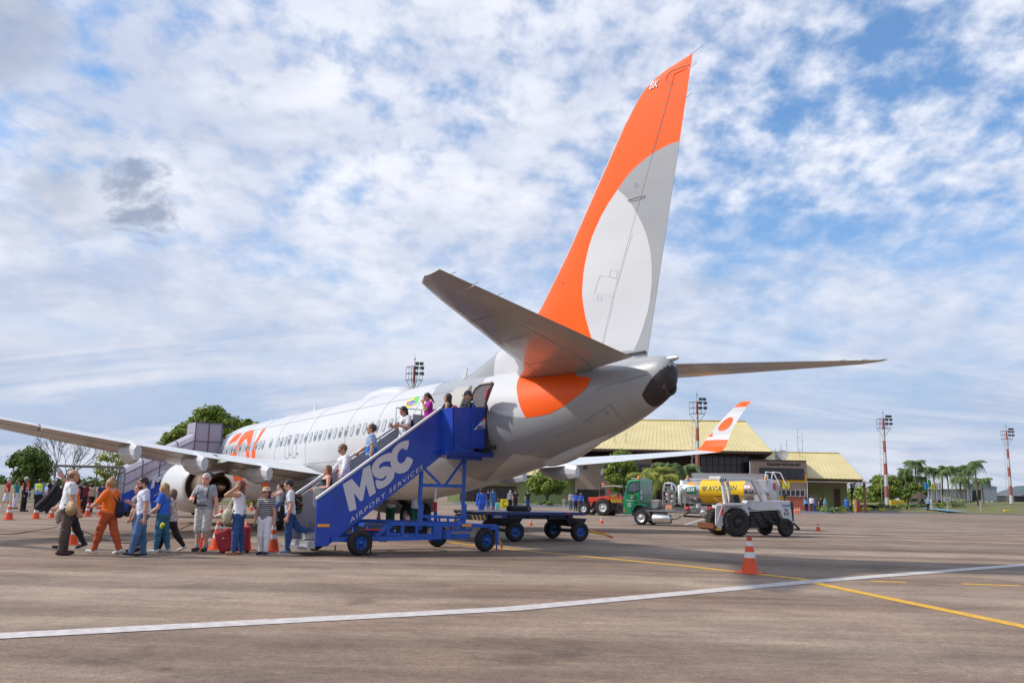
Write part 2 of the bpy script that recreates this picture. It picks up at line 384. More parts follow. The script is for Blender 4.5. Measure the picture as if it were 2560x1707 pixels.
def fus(X):
    X = min(max(X, 0), 38.05)
    t, b, w_ = [_pchip(X, _fx, np.array([a[k] for a in FS])) for k in (1, 2, 3)]
    c = 0 if X < 24 else (t+b)/2*min(1, (X-24)/6)
    if X < 4: c = (t+b)/2*(1-X/4)
    return t, b, w_, c
def fus_p(X, th, off=0, side=-1):
    """th 0 at the keel, pi at the crown; side -1 port"""
    t, b, w_, c = fus(X); a = (c-b) if th < PI/2 else (t-c)
    y = w_*math.sin(th); z = c-a*math.cos(th)
    n = Vector((0, math.sin(th)/max(w_, .05), -math.cos(th)/max(a, .05))).normalized()
    return Vector((X, side*(y+n.y*off), axis_z(X)+z+n.z*off))
mb = MB(); NTH = 96
xs = sorted(set(list(np.linspace(0, 4, 21))+list(np.linspace(4, 24, 26))+list(np.linspace(24, 37.2, 56))+list(np.linspace(37.24, 37.84, 16))+[37.88, 37.92, 37.96, 38.0, 38.03, 38.05]))
rings = []
for X in xs:
    ring = [fus_p(X, 2*PI*j/NTH) if j <= NTH//2 else fus_p(X, 2*PI-2*PI*j/NTH, side=1) for j in range(NTH)]
    rings.append(ring)
mb.loft(rings)
for fi in range(len(mb.f)):
    c_ = sum((Vector(mb.v[i_]) for i_ in mb.f[fi]), Vector())/len(mb.f[fi])
    if c_.x > 36.9: mb.m[fi] = 1
    if c_.x > 37.42 and c_.z < 4.16+(c_.x-37.42)*1.10: mb.m[fi] = 9
FBVH = BVHTree.FromPolygons([Vector(v) for v in mb.v], [f for f in mb.f])
def px_fus(px, py):
    d = ray(px, py).normalized(); h = FBVH.ray_cast(CC, d)[0]
    if h is None:
        h = FBVH.find_nearest(CC+d*((Vector((33, -1.5, 4))-CC).length))[0]
    X = h.x; t, b, w_, c = fus(X); z = h.z-axis_z(X)-c
    y = abs(h.y)/max(w_, .05); a = (-b+c) if z < 0 else (t-c)
    return (X, math.atan2(y, -z/a))
def patch(mb_, poly, fn, step, m):
    """fills a flat outline given in surface coordinates and lays it on the surface by fn"""
    P = [Vector(p) for p in poly]; n = len(P); B = []
    for i in range(n):
        a, b = P[i], P[(i+1) % n]; dd = Vector(((b.x-a.x)/step[0], (b.y-a.y)/step[1])).length; k = max(1, int(math.ceil(dd)))
        B += [a+(b-a)*(j/k) for j in range(k)]
    nb = len(B); xmin = min(p.x for p in B); xmax = max(p.x for p in B); ymin = min(p.y for p in B); ymax = max(p.y for p in B)
    pts = list(B)
    x = xmin+step[0]*.5
    while x < xmax:
        y = ymin+step[1]*.5
        while y < ymax: pts.append(Vector((x, y))); y += step[1]
        x += step[0]
    r_ = geometry.delaunay_2d_cdt([Vector((p.x/step[0], p.y/step[1])) for p in pts], [], [list(range(nb))], 1, 1e-4)
    vs = [fn(p.x*step[0], p.y*step[1]) for p in r_[0]]
    mb_.add(vs, [tuple(f) for f in r_[2]], m, True)
def smooth_poly(P, k=4):
    """Catmull-Rom through the points"""
    P = [Vector(p) for p in P]; n = len(P); out = []
    for i in range(n):
        a, b, c, d = P[i-1], P[i], P[(i+1) % n], P[(i+2) % n]
        for j in range(k):
            t = j/k; out.append(.5*((2*b)+(c-a)*t+(2*a-5*b+4*c-d)*t*t+(3*b-a-3*c+d)*t**3))
    return out
def fpatch(poly, off, m, sm=False, both=False):
    P = [(p[1], p[2]) if p[0] == 'x' else px_fus(*p) for p in poly]
    if sm: P = smooth_poly(P)
    patch(mb, P, lambda X, th: fus_p(X, th, off), (.22, .08), m)
    if both: patch(mb, P, lambda X, th: fus_p(X, th, off, 1), (.22, .08), m)
# tail colours: grey, white disc, orange blade (also on the far side)
def arc_pts(*p): return list(p)
grey_edge = [(1111, 1141), (1134, 1168), (1165, 1187), (1214, 1203), (1245, 1206), (1270, 1206), (1292, 1201), (1306, 1194)]
ge = [px_fus(*q) for q in grey_edge]
left = [px_fus(*q) for q in [(1092, 1110), (1081, 1060), (1077, 1010), (1081, 985), (1092, 968)]]
gp_ = [('x', 33.6, .0)]+[('x', *a) for a in reversed(ge)]+[('x', *a) for a in left]+[('x', 27.6, PI*.93), ('x', 28.2, PI-.001), ('x', 37.0, PI-.001), ('x', 37.0, 0.0)]
fpatch(gp_, .004, 1, both=True)
white_disc = [('x', 31.25, PI-.001), ('x', 30.9, 2.85), (1213, 947), (1206, 965), (1206, 985), (1213, 1009), (1222, 1023), (1248, 1035), (1283, 1042), (1318, 1043.5), (1345, 1040), (1400, 990), ('x', 33.5, 2.6), ('x', 33.3, PI-.001)]
fpatch(white_disc, .007, 0, both=True)
orange_t = [('x', 32.75, 2.78), (1302, 938), (1294, 956), (1292, 970), (1295, 992), (1301, 1016), (1308, 1031), (1315, 1044), (1341, 1041), (1373, 1034), (1405, 1018), (1428, 1002), (1447, 988), (1469, 968), (1478, 945), ('x', 35.3, 2.2), ('x', 35.1, 2.7), ('x', 34.8, PI-.001), ('x', 32.8, PI-.001)]
fpatch(orange_t, .010, 2, both=True)
# flowing orange and grey letter shapes on the front fuselage
def c1(L_): return [(540+u/4.2, 960+v/4.2) for u, v in L_]
def c2(L_): return [(380+u*.14456, 1130+v*.14456) for u, v in L_]
G1 = [(2, [(525, 465), (495, 470), (465, 510), (440, 560), (405, 620), (385, 660), (378, 710), (378, 778), (412, 780), (413, 705), (425, 640), (458, 570), (505, 495)]),
      (3, [(432, 480), (405, 482), (385, 550), (375, 600), (352, 680), (350, 775), (378, 778), (378, 700), (400, 600), (418, 530)]),
      (2, [(403, 483), (378, 480), (320, 500), (270, 545), (235, 610), (205, 690), (188, 745), (212, 748), (240, 680), (280, 610), (310, 575), (325, 580), (330, 620), (320, 770), (350, 775), (352, 680), (375, 600), (387, 545)]),
      (2, [(277, 515), (240, 520), (190, 550), (150, 600), (130, 645), (165, 615), (205, 600), (235, 570)]),
      (2, [(200, 725), (148, 735), (152, 746), (212, 750)]),
      (3, [(308, 590), (280, 620), (248, 690), (225, 750), (243, 750), (265, 680), (300, 600)])]
for m_, P in G1: fpatch(c1(P), .004, m_)
G2 = [(3, [(1500, 330), (1560, 440), (1640, 540), (1705, 588), (1770, 590), (1785, 560), (1770, 450), (1700, 360), (1600, 330)]),
      (2, [(1480, 318), (1440, 370), (1398, 440), (1430, 500), (1500, 510), (1493, 450), (1560, 520), (1650, 575), (1705, 588), (1640, 540), (1560, 440), (1502, 340)]),
      (2, [(1810, 445), (1920, 455), (1990, 480), (2030, 530), (2072, 590), (1900, 592), (1860, 530)])]
for m_, P in G2: fpatch(c2(P), .004, m_)
fpatch(c2([(1620, 350), (1690, 352), (1690, 410), (1670, 428), (1640, 425), (1620, 400)]), .008, 2)
# leaf shaped badge
m_yel = mat('badge_yellow', srgb(240, 200, 30), .4); m_grn = mat('badge_green', srgb(90, 190, 70), .4); m_blu = mat('badge_blue', srgb(40, 90, 180), .4); m_red = mat('badge_red', srgb(215, 60, 40), .4)
def bd(L_): return c1(L_)
fpatch(bd([(1992, 240), (1994, 210), (2010, 178), (2060, 150), (2090, 142), (2095, 180), (2085, 215), (2055, 240), (2020, 243)]), .004, 4)
fpatch(bd([(2080, 152), (2100, 135), (2132, 128), (2130, 165), (2112, 200), (2092, 220), (2090, 180)]), .005, 5)
fpatch(bd([(2003, 222), (2004, 195), (2020, 180), (2028, 190), (2020, 225)]), .006, 7)
fpatch(bd([(2018, 225), (2022, 195), (2050, 175), (2085, 168), (2092, 190), (2075, 215), (2045, 228)]), .007, 6)
tv, tf = lettering('BRASIL', bold=.03)
_o = px_fus(540+2022/4.2, 960+221/4.2); _a = px_fus(540+2084/4.2, 960+205/4.2); _b = px_fus(540+2024/4.2, 960+203/4.2)
mb.add([fus_p(_o[0]+(_a[0]-_o[0])*float(u)+(_b[0]-_o[0])*float(v), _o[1]+(_a[1]-_o[1])*float(u)+(_b[1]-_o[1])*float(v), .012) for u, v in tv], tf, 0)
# panel lines and skin joints
def fline(pts, wd=.012, m=8, off=.013, world=None):
    Q = [(p[1], p[2]) if p[0] == 'x' else px_fus(*p) for p in pts]
    for (X0, t0), (X1, t1) in zip(Q, Q[1:]):
        k = max(1, int(max(abs(X1-X0)/.5, abs(t1-t0)/.12)))
        for i in range(k):
            A = fus_p(X0+(X1-X0)*i/k, t0+(t1-t0)*i/k, off-.006); Bp = fus_p(X0+(X1-X0)*(i+1)/k, t0+(t1-t0)*(i+1)/k, off-.006)
            mb.beam(A, Bp, .004+wd, .006, m)
fline([('x', 5, 2.32), ('x', 30, 2.32)], .004); fline([('x', 8, 1.28), ('x', 29, 1.28)], .004)
for X in (6.3, 9.1, 12.0, 15.0, 18.7, 22.7, 25.3, 27.9): fline([('x', X, .4), ('x', X, 2.9)], .0015)
def q3(u, v): return (1240+u*.2295, 860+v*.2295)
fline([q3(660, 1000), q3(860, 900), q3(1050, 785), q3(1250, 655)], .028)
fline([q3(1250, 655), q3(1320, 765), q3(1395, 825)], .016)
for u in ((830, 930, 878, 968), (1002, 824, 1045, 864), (1182, 712, 1225, 760)): fline([q3(u[0], u[1]), q3(u[2], u[3])], .03)
fline([q3(1100, 500), q3(1235, 440), q3(1430, 395), q3(1640, 330)], .018)
# scorched tail end, outlet
0 and fpatch([(1681, 915), (1670, 925), (1655, 940), (1640, 958), (1628, 975), (1624, 990), (1634, 1003), (1650, 1000), ('x', 37.6, .0), ('x', 37.99, .02), ('x', 38.08, 1.0), ('x', 38.06, 1.75)], .016, 9)
fus_o = mb.build('fuselage', [m_white, m_grey, m_orange, m_grey2, m_yel, m_grn, m_blu, m_red, m_line, m_apu], PLANE, world=True, fix=False)
bm = bmesh.new(); bm.from_mesh(fus_o.data); bmesh.ops.recalc_face_normals(bm, faces=[f for f in bm.faces]); bm.to_mesh(fus_o.data); bm.free()
def part(name, mb_, m, parent=PLANE, **k): return mb_.build(name, m, parent, world=True, **k)
# APU outlet, tail light
b = MB(); b.lathe((37.62, 0, 4.30), (1, 0, .0), [(0, .24), (.30, .22), (.36, .2), (.36, .16), (.1, .14), (.05, .02)], 20); part('exhaust_outlet', b, m_apu)
b = MB(); b.lathe((37.9, 0, 5.0), (1, 0, .0), [(0, .07), (.22, .07), (.26, .055), (.3, .05), (.36, .01)], 14); part('tail_light', b, m_alu)
# belly fairing (wing to body), skid fairing
def blob(name, c, r, m, n=28, k=18, pw=1.0, parent=PLANE):
    b = MB(); b.ball(c, r, 0, n, k); return part(name, b, m, parent)
blob('wing_body_fairing', (17.1, 0, 1.95), (5.7, 2.02, 1.0), m_white, 40, 24)
b = MB(); rings = []
for i in range(17):
    t = i/16; X = 32.6+3.5*t; zb = axis_z(X)+fus(X)[1]; r_ = .42*math.sin(PI*t**.75)**.8+.01
    rings.append([Vector((X, r_*.62*math.cos(a), zb+.10+r_*(.75 if math.sin(a) < 0 else .3)*math.sin(a))) for a in np.linspace(0, 2*PI, 17)[:-1]])
b.loft(rings); part('tail_skid_fairing', b, m_grey2)

# windows (frame and glass), one object each
WX = [5.9, 6.4, 6.9, 7.4, 7.85, 8.3, 8.78, 9.25, 9.7, 10.17, 10.65, 11.13, 11.68, 12.17, 12.65, 13.14, 14.2, 15.15, 15.62, 16.09, 16.58, 17.43, 18.02, 18.56, 19.08, 19.6, 20.1, 20.6, 21.09, 21.6, 22.13, 22.67, 23.2, 23.75, 24.3, 24.85, 25.37, 25.89, 26.39, 26.9, 27.4, 27.9, 28.4, 28.9]
def rr_outline(cx, cz, w_, h_, n=5, r_=None):
    r_ = r_ or w_*.48; P = []
    for sx, sz, a0 in ((1, 1, 0), (-1, 1, 90), (-1, -1, 180), (1, -1, 270)):
        for i in range(n):
            a = R(a0+90*i/(n-1)); P.append((cx+sx*(w_/2-r_)+r_*math.cos(a), cz+sz*(h_/2-r_)+r_*math.sin(a)))
    Q = []
    for p_, q_ in zip(P, P[1:]+P[:1]):
        k_ = max(1, int(math.hypot(q_[0]-p_[0], q_[1]-p_[1])/.12))
        Q += [(p_[0]+(q_[0]-p_[0])*i_/k_, p_[1]+(q_[1]-p_[1])*i_/k_) for i_ in range(k_)]
    return Q
def fus_z(X, z, off, side=-1):
    t, b_, w_, c = fus(X); dz = z-axis_z(X)-c; a = (t-c) if dz > 0 else (c-b_)
    return fus_p(X, math.acos(max(-1, min(1, -dz/a))), off, side)
def ring_on(b, X, z, w_, h_, wd, off, m, side=-1, r_=None):
    o = [fus_z(px_, pz, off, side) for px_, pz in rr_outline(X, z, w_, h_, r_=r_)]; i = [fus_z(px_, pz, off, side) for px_, pz in rr_outline(X, z, w_-2*wd, h_-2*wd, r_=max(.02, (r_ or w_*.48)-wd))]
    n = len(o); b.add(o+i, [(j, (j+1) % n, n+(j+1) % n, n+j) for j in range(n)], m)
def disc_on(b, X, z, w_, h_, off, m, side=-1, r_=None):
    P = [fus_z(px_, pz, off, side) for px_, pz in rr_outline(X, z, w_, h_, r_=r_)]; b.add(P, [tuple(range(len(P)))], m)
m_wrim = mat('window_rim', (.36, .38, .40), .4, metal=.4); m_shade = mat('window_blind', (.42, .47, .50), .15)
for k, X in enumerate(WX):
    z = axis_z(X)+.49
    b = MB(); ring_on(b, X, z, .29, .43, .035, .014, 0); disc_on(b, X, z, .23, .37, .010, 1)
    if k % 5 in (0, 1, 3):
        P = [fus_z(px_, pz, .013) for px_, pz in rr_outline(X+.02, z-.075+.02*(k % 3), .19, .19, r_=.04)]; b.add(P, [tuple(range(len(P)))], 2)
    b.build('window', [m_wrim, m_shade, m_glass], PLANE, world=True, fix=False)
for X in (16.55, 17.42):
    b = MB(); ring_on(b, X, axis_z(X)+.22, .52, 1.0, .022, .018, 0, r_=.12); part('overwing_exit', b, m_line, fix=False)
    b = MB(); disc_on(b, X+.40, axis_z(X)-.12, .07, .1, .018, 0); part('exit_latch', b, m_dark, fix=False)
# antennas and radome on the crown
for X, h_ in ((14.6, .42), (28.1, .45), (8.5, .22)):
    b = MB(); zt = axis_z(X)+fus(X)[0]-.02
    b.prism([(X-.22, -.015, zt), (X+.1, -.015, zt), (X+.22, -.015, zt+h_), (X+.08, -.015, zt+h_)], (0, .03, 0)); part('antenna', b, m_white)
b = MB(); rings = []
for i in range(15):
    t = i/14; X = 20.4+3.9*t; zt = axis_z(X)+2.01-.12; s = max(.02, (math.sin(PI*min(max(t, .0), 1)))**.35); s *= 1 if t < .5 else 1
    rings.append([Vector((X, .62*s*math.cos(a), zt+max(-.12, .42*s*math.sin(a)))) for a in np.linspace(0, 2*PI, 21)[:-1]])
b.loft(rings); part('satellite_radome', b, m_white)

# ---- lifting surfaces
def foil(xl, xt, y, z, tc, camber=.0, x0=0.0, x1=1.0, vertical=False, n=9, droop=0):
    c = xt-xl; P = []
    def th(s): return 5*tc*(.2969*math.sqrt(s)-.126*s-.3516*s*s+.2843*s**3-.1036*s**4)
    S = [x0+(x1-x0)*(1-math.cos(PI*i/(n-1)))/2 for i in range(n)]
    up = [(s, th(s)) for s in reversed(S)]; lo = [(s, -th(s)) for s in S]
    for s, t in up+lo:
        zz = t*c+camber*c*4*s*(1-s)*.5 - droop*max(0, s-x0)*c
        P.append(Vector((xl+s*c, y+t*c, z)) if vertical else Vector((xl+s*c, y, z+zz)))
    return P
WSIDE = [-1]
def wing_z(y): return 2.02+.088*y+(.0018 if WSIDE[0] < 0 else .0010)*y*y
WS = [(1.2, 12.6, 21.1, .135), (1.95, 13.4, 21.0, .13), (3.8, 14.6, 21.0, .122), (5.9, 15.75, 21.25, .112), (9, 17.5, 22.15, .105), (12.5, 19.55, 23.05, .10), (15.5, 21.3, 23.75, .098), (16.6, 21.95, 24.05, .095)]
def wsec(y):
    for a, b_ in zip(WS, WS[1:]):
        if a[0] <= y <= b_[0]:
            t = (y-a[0])/(b_[0]-a[0]); return [a[k]+(b_[k]-a[k])*t for k in range(4)]
    return list(WS[-1])
def wtwist(y): return wing_z(y)
def mat_split(b, ring_n, rows, mt, mb_m):
    pass
def wing(side):
    WSIDE[0] = side
    ys = [1.2, 1.95, 2.8, 3.8, 4.9, 5.9, 7.5, 9, 10.7, 12.5, 14, 15.5, 16.6]
    def secs(ylist, x0, x1, dz=0, droop=0):
        out = []
        for y in ylist:
            _, xl, xt, tc = wsec(y); out.append([Vector((p.x, side*p.y, p.z+dz)) for p in foil(xl, xt, y, wing_z(y), tc, .02, x0, x1, droop=droop)])
        return out
    def lift(name, rings, mats_, parent=PLANE, label=None):
        b = MB(); n = len(rings[0]); b.loft(rings)
        nf = (len(rings)-1)*n
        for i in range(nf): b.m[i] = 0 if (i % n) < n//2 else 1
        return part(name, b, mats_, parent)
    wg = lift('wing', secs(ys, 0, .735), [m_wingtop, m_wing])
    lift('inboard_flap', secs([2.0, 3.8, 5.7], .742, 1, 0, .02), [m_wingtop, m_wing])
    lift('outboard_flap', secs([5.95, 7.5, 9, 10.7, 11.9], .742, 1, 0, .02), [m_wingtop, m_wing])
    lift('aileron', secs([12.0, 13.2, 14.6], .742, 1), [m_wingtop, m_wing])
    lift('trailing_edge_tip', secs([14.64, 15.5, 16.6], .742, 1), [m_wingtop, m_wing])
    # winglet: blended up from the tip
    b = MB(); rings = []
    K = 12
    for i in range(K+1):
        t = i/K; a = min(1, t/.35)*R(72); 
        # arc then straight
        if t <= .35: yy = 16.6+.95*math.sin(a)/math.sin(R(72))*.75; z_ = wing_z(16.6)+.62*(1-math.cos(a))
        else: s = (t-.35)/.65; yy = 16.6+.7125+s*.58; z_ = wing_z(16.6)+.62*(1-math.cos(R(72)))+s*2.05
        ch = 2.1-1.4*t; xl = 21.95+.25*t+1.75*t*t+.4*t; n = foil(0, ch, 0, 0, .085)
        ca, sa = math.cos(a), math.sin(a)
        rings.append([Vector((xl+p.x, side*(yy-p.z*sa), z_+p.z*ca)) for p in n])
    b.loft(rings)
    nn = len(rings[0])
    # bands of colour along the winglet
    nf = K*nn
    for f in range(nf):
        i = f//nn; b.m[f] = [2, 2, 2, 2, 2, 0, 1, 1, 0, 0, 1, 2][i]
    P6 = [Vector((0, 0, 0))]
    part('winglet', b, [m_white, m_grey2, m_orange])
    # orange spots on the inner face
    def wl(t, s, off):
        i = min(K-1, int(t*K)); f = t*K-i; A = rings[i]; Bq = rings[i+1]; half = nn//2
        k = (1-s)*(half-1); j = min(half-2, int(k)); g = k-j
        p = A[j].lerp(A[j+1], g).lerp(Bq[j].lerp(Bq[j+1], g), f)
        return p+Vector((0, -side*off, off*.3))
    b = MB(); C_ = (.66, .50)
    pts = [wl(C_[0]+.105*math.sin(a), C_[1]+.20*math.cos(a), .012) for a in np.linspace(0, 2*PI, 25)[:-1]]
    b.add(pts, [tuple(range(24))]); 
    pts = [wl(.47, .10, .012), wl(.47, .34, .012), wl(.54, .22, .012)]; b.add(pts, [(0, 1, 2)])
    part('winglet_spot', b, m_orange, fix=False)
    # flap track fairings
    for y in (4.3, 6.75, 9.1):
        _, xl, xt, tc = wsec(y); z0 = wing_z(y); b = MB(); rr = []
        L0 = xt-.30*(xt-xl)-.6; L1 = xt+.62
        for i in range(11):
            t = i/10; X = L0+(L1-L0)*t; w_ = .27*(math.sin(PI*min(1, t*.80+.12)))**.6; h_ = .46*(math.sin(PI*min(1, t*.74+.10)))**.7
            zc = z0-.16-.12*t
            rr.append([Vector((X, side*(y+w_*q[0]), zc+h_*q[1])) for q in ((-.35, .75), (-1, .25), (-.95, -.35), (-.5, -.85), (0, -1), (.5, -.85), (.95, -.35), (1, .25), (.35, .75))])
        b.loft(rr, smooth=False); f_ = part('flap_track_fairing', b, m_white)
    # engine
    yc, zc = side*4.83, 1.60
    b = MB(); prof = [(2.9, .80), (1.2, .79), (.15, .80), (.03, .86), (0, .93), (.06, 1.0), (.3, 1.07), (.9, 1.13), (1.7, 1.15), (2.6, 1.09), (3.3, .95), (3.65, .87), (3.65, .83), (3.0, .82)]
    n = 40; rings = []
    for d, r_ in prof:
        rings.append([Vector((11.7+d, yc+r_*math.cos(2*PI*j/n)*1.03, zc+(r_*math.sin(2*PI*j/n) if math.sin(2*PI*j/n) > 0 else max(-.98*r_ if d < 1.5 else -r_, r_*math.sin(2*PI*j/n))))) for j in range(n)])
    b.loft(rings, caps=False); nac = part('engine_nacelle', b, m_white)
    b = MB(); b.lathe((11.7+2.2, yc, zc), (1, 0, 0), [(0, .8), (.05, .78), (1.0, .80), (1.35, .86)], 32); part('fan_duct', b, m_dark)
    b = MB(); b.lathe((14.7, yc, zc), (1, 0, 0), [(0, .66), (.8, .65), (1.5, .60), (2.2, .53), (2.62, .48), (2.65, .45), (2.3, .42), (1.7, .40)], 36, caps=False); part('core_cowl', b, m_hot)
    b = MB(); b.lathe((16.75, yc, zc), (1, 0, 0), [(0, .42), (.1, .30), (.5, .24), (.9, .12), (1.15, .07), (1.2, .05)], 28); part('exhaust_plug', b, m_hot)
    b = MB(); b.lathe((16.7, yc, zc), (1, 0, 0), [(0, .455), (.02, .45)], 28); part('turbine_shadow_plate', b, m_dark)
    b = MB(); _, xl, xt, tc = wsec(4.83)
    top = wing_z(4.83)-.1
    rr = []
    for X, w_, za, zb in ((12.9, .03, zc+1.13, zc+.9), (14.2, .14, zc+1.25, zc+.7), (15.6, .17, top+.12, zc+.45), (16.6, .17, top, zc+.46), (17.8, .13, top-.05, zc+.60), (18.6, .06, top-.1, zc+.72), (19.4, .02, top-.1, top-.2)):
        rr.append([Vector((X, yc-w_, zb)), Vector((X, yc+w_, zb)), Vector((X, yc+w_, za)), Vector((X, yc-w_, za))])
    b.loft(rr, smooth=False); part('engine_pylon', b, m_grey2, bevel=0)
    # main landing gear
    g = part('landing_gear_strut', MB().tube([(19.6, side*2.86, .56), (19.75, side*2.95, 1.95)], .10, 12).tube([(19.6, side*2.4, .56), (19.6, side*3.3, .56)], .08, 10).tube([(19.65, side*2.86, .9), (20.5, side*2.2, 1.8)], .05, 8), m_alu)
    for dy in (-.33, .33):
        wb = MB(); wheel_shape(wb, (19.6, side*2.86+dy, .565), (0, 1, 0), .565, .36, .26); w_o = part('wheel', wb, [m_tyre, m_grey2])
    b = MB(); b.bb((18.9, side*3.35-.02, .75), (20.3, side*3.35+.02, 1.9)); part('gear_door', b, m_white)
def wheel_shape(b, c, ax, r_, wd, rim):
    """tyre (material 0) with a dished hub (material 1)"""
    c = Vector(c); ax = Vector(ax).normalized(); h = wd/2
    b.lathe(c, ax, [(-h*.80, rim), (-h, rim*1.12), (-h, r_*.82), (-h*.78, r_*.955), (-h*.35, r_), (h*.35, r_), (h*.78, r_*.955), (h, r_*.82), (h, rim*1.12), (h*.80, rim)], 30, 0, caps=False)
    for s in (-1, 1):
        b.lathe(c, ax*s, [(h*.78, rim*1.02), (h*.72, rim*.92), (h*.45, rim*.8), (h*.42, rim*.5), (h*.62, rim*.38), (h*.66, rim*.16), (h*.72, .01)], 24, 1, caps=False)
wing(-1); wing(1)
# nose gear
part('nose_gear_strut', MB().tube([(4.0, 0, .34), (4.1, 0, 1.2)], .07, 10), m_alu)
for dy in (-.2, .2):
    wb = MB(); wheel_shape(wb, (4.0, dy, .345), (0, 1, 0), .345, .2, .17); part('wheel', wb, [m_tyre, m_grey2])

# ---- horizontal tail
def tz(y): return 4.93+.125*y
def tailplane(side):
    def tz(y): return 4.93+(.125 if side < 0 else .090)*y
    def te(y): return 37.35+(39.22-37.35)*(y-.5)/(7.25-.5) if y > .5 else 37.35
    def le(y):
        L_ = 33.62+(38.28-33.62)*(y-.9)/(7.14-.9)
        return L_
    if side < 0:
        kx = [(.6, 32.2), (1.0, 32.75), (1.5, 33.55), (2.2, 34.35), (4.07, 35.80), (6.5, 37.65), (7.0, 38.1), (7.2, 38.6)]
    else: kx = [(.6, 32.2), (1.0, 32.75), (1.5, 33.55), (2.2, 34.35), (4.07, 35.80), (6.5, 37.65), (7.0, 38.1), (7.2, 38.6)]
    def lx(y): return float(np.interp(y, [a for a, _ in kx], [c for _, c in kx]))
    def secs(yl, x0, x1):
        return [[Vector((p.x, side*p.y, p.z)) for p in foil(lx(y), te(y), y, tz(y), .085 if side < 0 else .11, 0, x0, x1)] for y in yl]
    def lift(name, rings, mats_):
        b = MB(); n = len(rings[0]); b.loft(rings); nf = (len(rings)-1)*n
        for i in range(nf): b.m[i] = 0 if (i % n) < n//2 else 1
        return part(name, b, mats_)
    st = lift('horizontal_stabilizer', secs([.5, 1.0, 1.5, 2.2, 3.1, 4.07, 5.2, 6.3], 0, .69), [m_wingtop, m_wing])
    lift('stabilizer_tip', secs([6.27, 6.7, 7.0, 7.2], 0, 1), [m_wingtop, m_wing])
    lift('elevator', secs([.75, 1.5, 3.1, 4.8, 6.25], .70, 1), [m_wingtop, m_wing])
    # rib lines on the underside, static wicks
    b = MB()
    for y in (1.9, 3.6, 5.0):
        xa, xb = lx(y), te(y); b.beam((xa+.08*(xb-xa), side*y, tz(y)-.045*(xb-xa)), (xa+.6*(xb-xa), side*y, tz(y)-.046*(xb-xa)), .012, .004)
    b.beam((lx(1.4)+.9, side*1.4, tz(1.4)-.20), (lx(6)+.3, side*6, tz(6)-.062), .012, .004)
    part('rib_lines', b, m_line)
    for y in (5.6, 6.3, 6.9): part('static_wick', MB().tube([(te(y), side*y, tz(y)), (te(y)+.2, side*y, tz(y)+.01)], .008, 4), m_line)
tailplane(-1); tailplane(1)

# ---- fin
def fy(px, py, Y=0.0):
    q = onplane(px, py, (0, Y, 0), (0, 1, 0)); return (q.x, q.z)
te0, te1 = fy(1620, 880), fy(1732, 133)
LEP = [(27.0, 5.1), (28.8, 5.52), (30.2, 6.0), (31.3, 6.42), (32.0, 6.70), (32.5, 7.05), (33.8, 8.48), (35.1, 10.11), (36.41, 11.75), (37.0, 12.30), (37.35, 12.47), (37.9, 12.58), (38.84, 12.67)]
lez = [p[1] for p in LEP]; lex = [p[0] for p in LEP]
def f_le(z): return float(np.interp(z, lez, lex))
def f_te(z): return te0[0]+(te1[0]-te0[0])*(z-te0[1])/(te1[1]-te0[1])
def f_th(s, c, z):
    tc = .10 if z > 7 else .10*max(.25, min(1, (z-4.2)/2.8)); s = min(max(s, 0), 1)
    return min(.30, 5*tc*c*(.2969*math.sqrt(s)-.126*s-.3516*s*s+.2843*s**3-.1036*s**4))
def fin_ring(z, x0, x1, n=12):
    xl, xt = f_le(z), f_te(z); c = xt-xl; S = [x0+(x1-x0)*(1-math.cos(PI*i/(n-1)))/2 for i in range(n)]
    return [Vector((xl+s*c, f_th(s, c, z), z)) for s in reversed(S)]+[Vector((xl+s*c, -f_th(s, c, z), z)) for s in S]
zl = [5.0, 5.15, 5.4, 5.7, 6.0, 6.3, 6.6, 6.85, 7.1, 7.5]+list(np.linspace(8, 11.5, 9))+[11.9, 12.2, 12.35, 12.47, 12.56, 12.63, 12.67]
def f_split(z): return .635 if z > 5.3 else .635
def hinge(z):
    a, b_ = fy(1512, 865), fy(1685, 210); x = a[0]+(b_[0]-a[0])*(z-a[1])/(b_[1]-a[1]); xl, xt = f_le(z), f_te(z)
    return min(.95, max(.1, (x-xl)/(xt-xl)))
def fin_pt(x, z, off, side=-1):
    xl, xt = f_le(z), f_te(z); c = max(.05, xt-xl); return Vector((x, side*(f_th((x-xl)/c, c, z)+off), z))
def q2(u, v): return fy(1300+u*.5102, 100+v*.5102, -.12)
arcT = [(790, 484), (755, 493), (720, 508), (690, 526), (660, 545), (620, 575), (580, 612), (548, 645), (520, 680), (485, 735)]
wl_ = [(485, 735), (440, 805), (410, 860), (390, 905), (365, 965), (348, 1025), (333, 1100), (325, 1160), (321, 1235), (325, 1300), (332, 1360), (345, 1425), (358, 1480), (375, 1530)]
wr_ = [(545, 1520), (570, 1465), (592, 1400), (612, 1330), (624, 1270), (633, 1190), (635, 1110), (630, 1030), (615, 955), (598, 905), (575, 855), (553, 812), (530, 778), (508, 755)]
def clampP(P, lo=0, hi=1):
    out = []
    for x, z in P:
        z = min(max(z, 5.02), 12.66); xl, xt = f_le(z), f_te(z); out.append((min(max(x, xl+.002), xt-.002), z))
    return out
b = MB(); b.loft([fin_ring(z, 0, hinge(z)-.004) for z in zl if z < 12.3]+[fin_ring(12.33, 0, hinge(12.33)-.004)])
RF = MB(); RF.loft([fin_ring(z, hinge(z)+.002, 1) for z in zl if 5.25 <= z < 12.15]+[fin_ring(12.1, hinge(12.1)+.002, 1), fin_ring(12.2, hinge(12.2)+.002, 1), fin_ring(12.31, hinge(12.31)+.002, 1)])
TP = MB(); TP.loft([fin_ring(z, 0, 1) for z in (12.335, 12.4, 12.5, 12.58, 12.64, 12.67)])
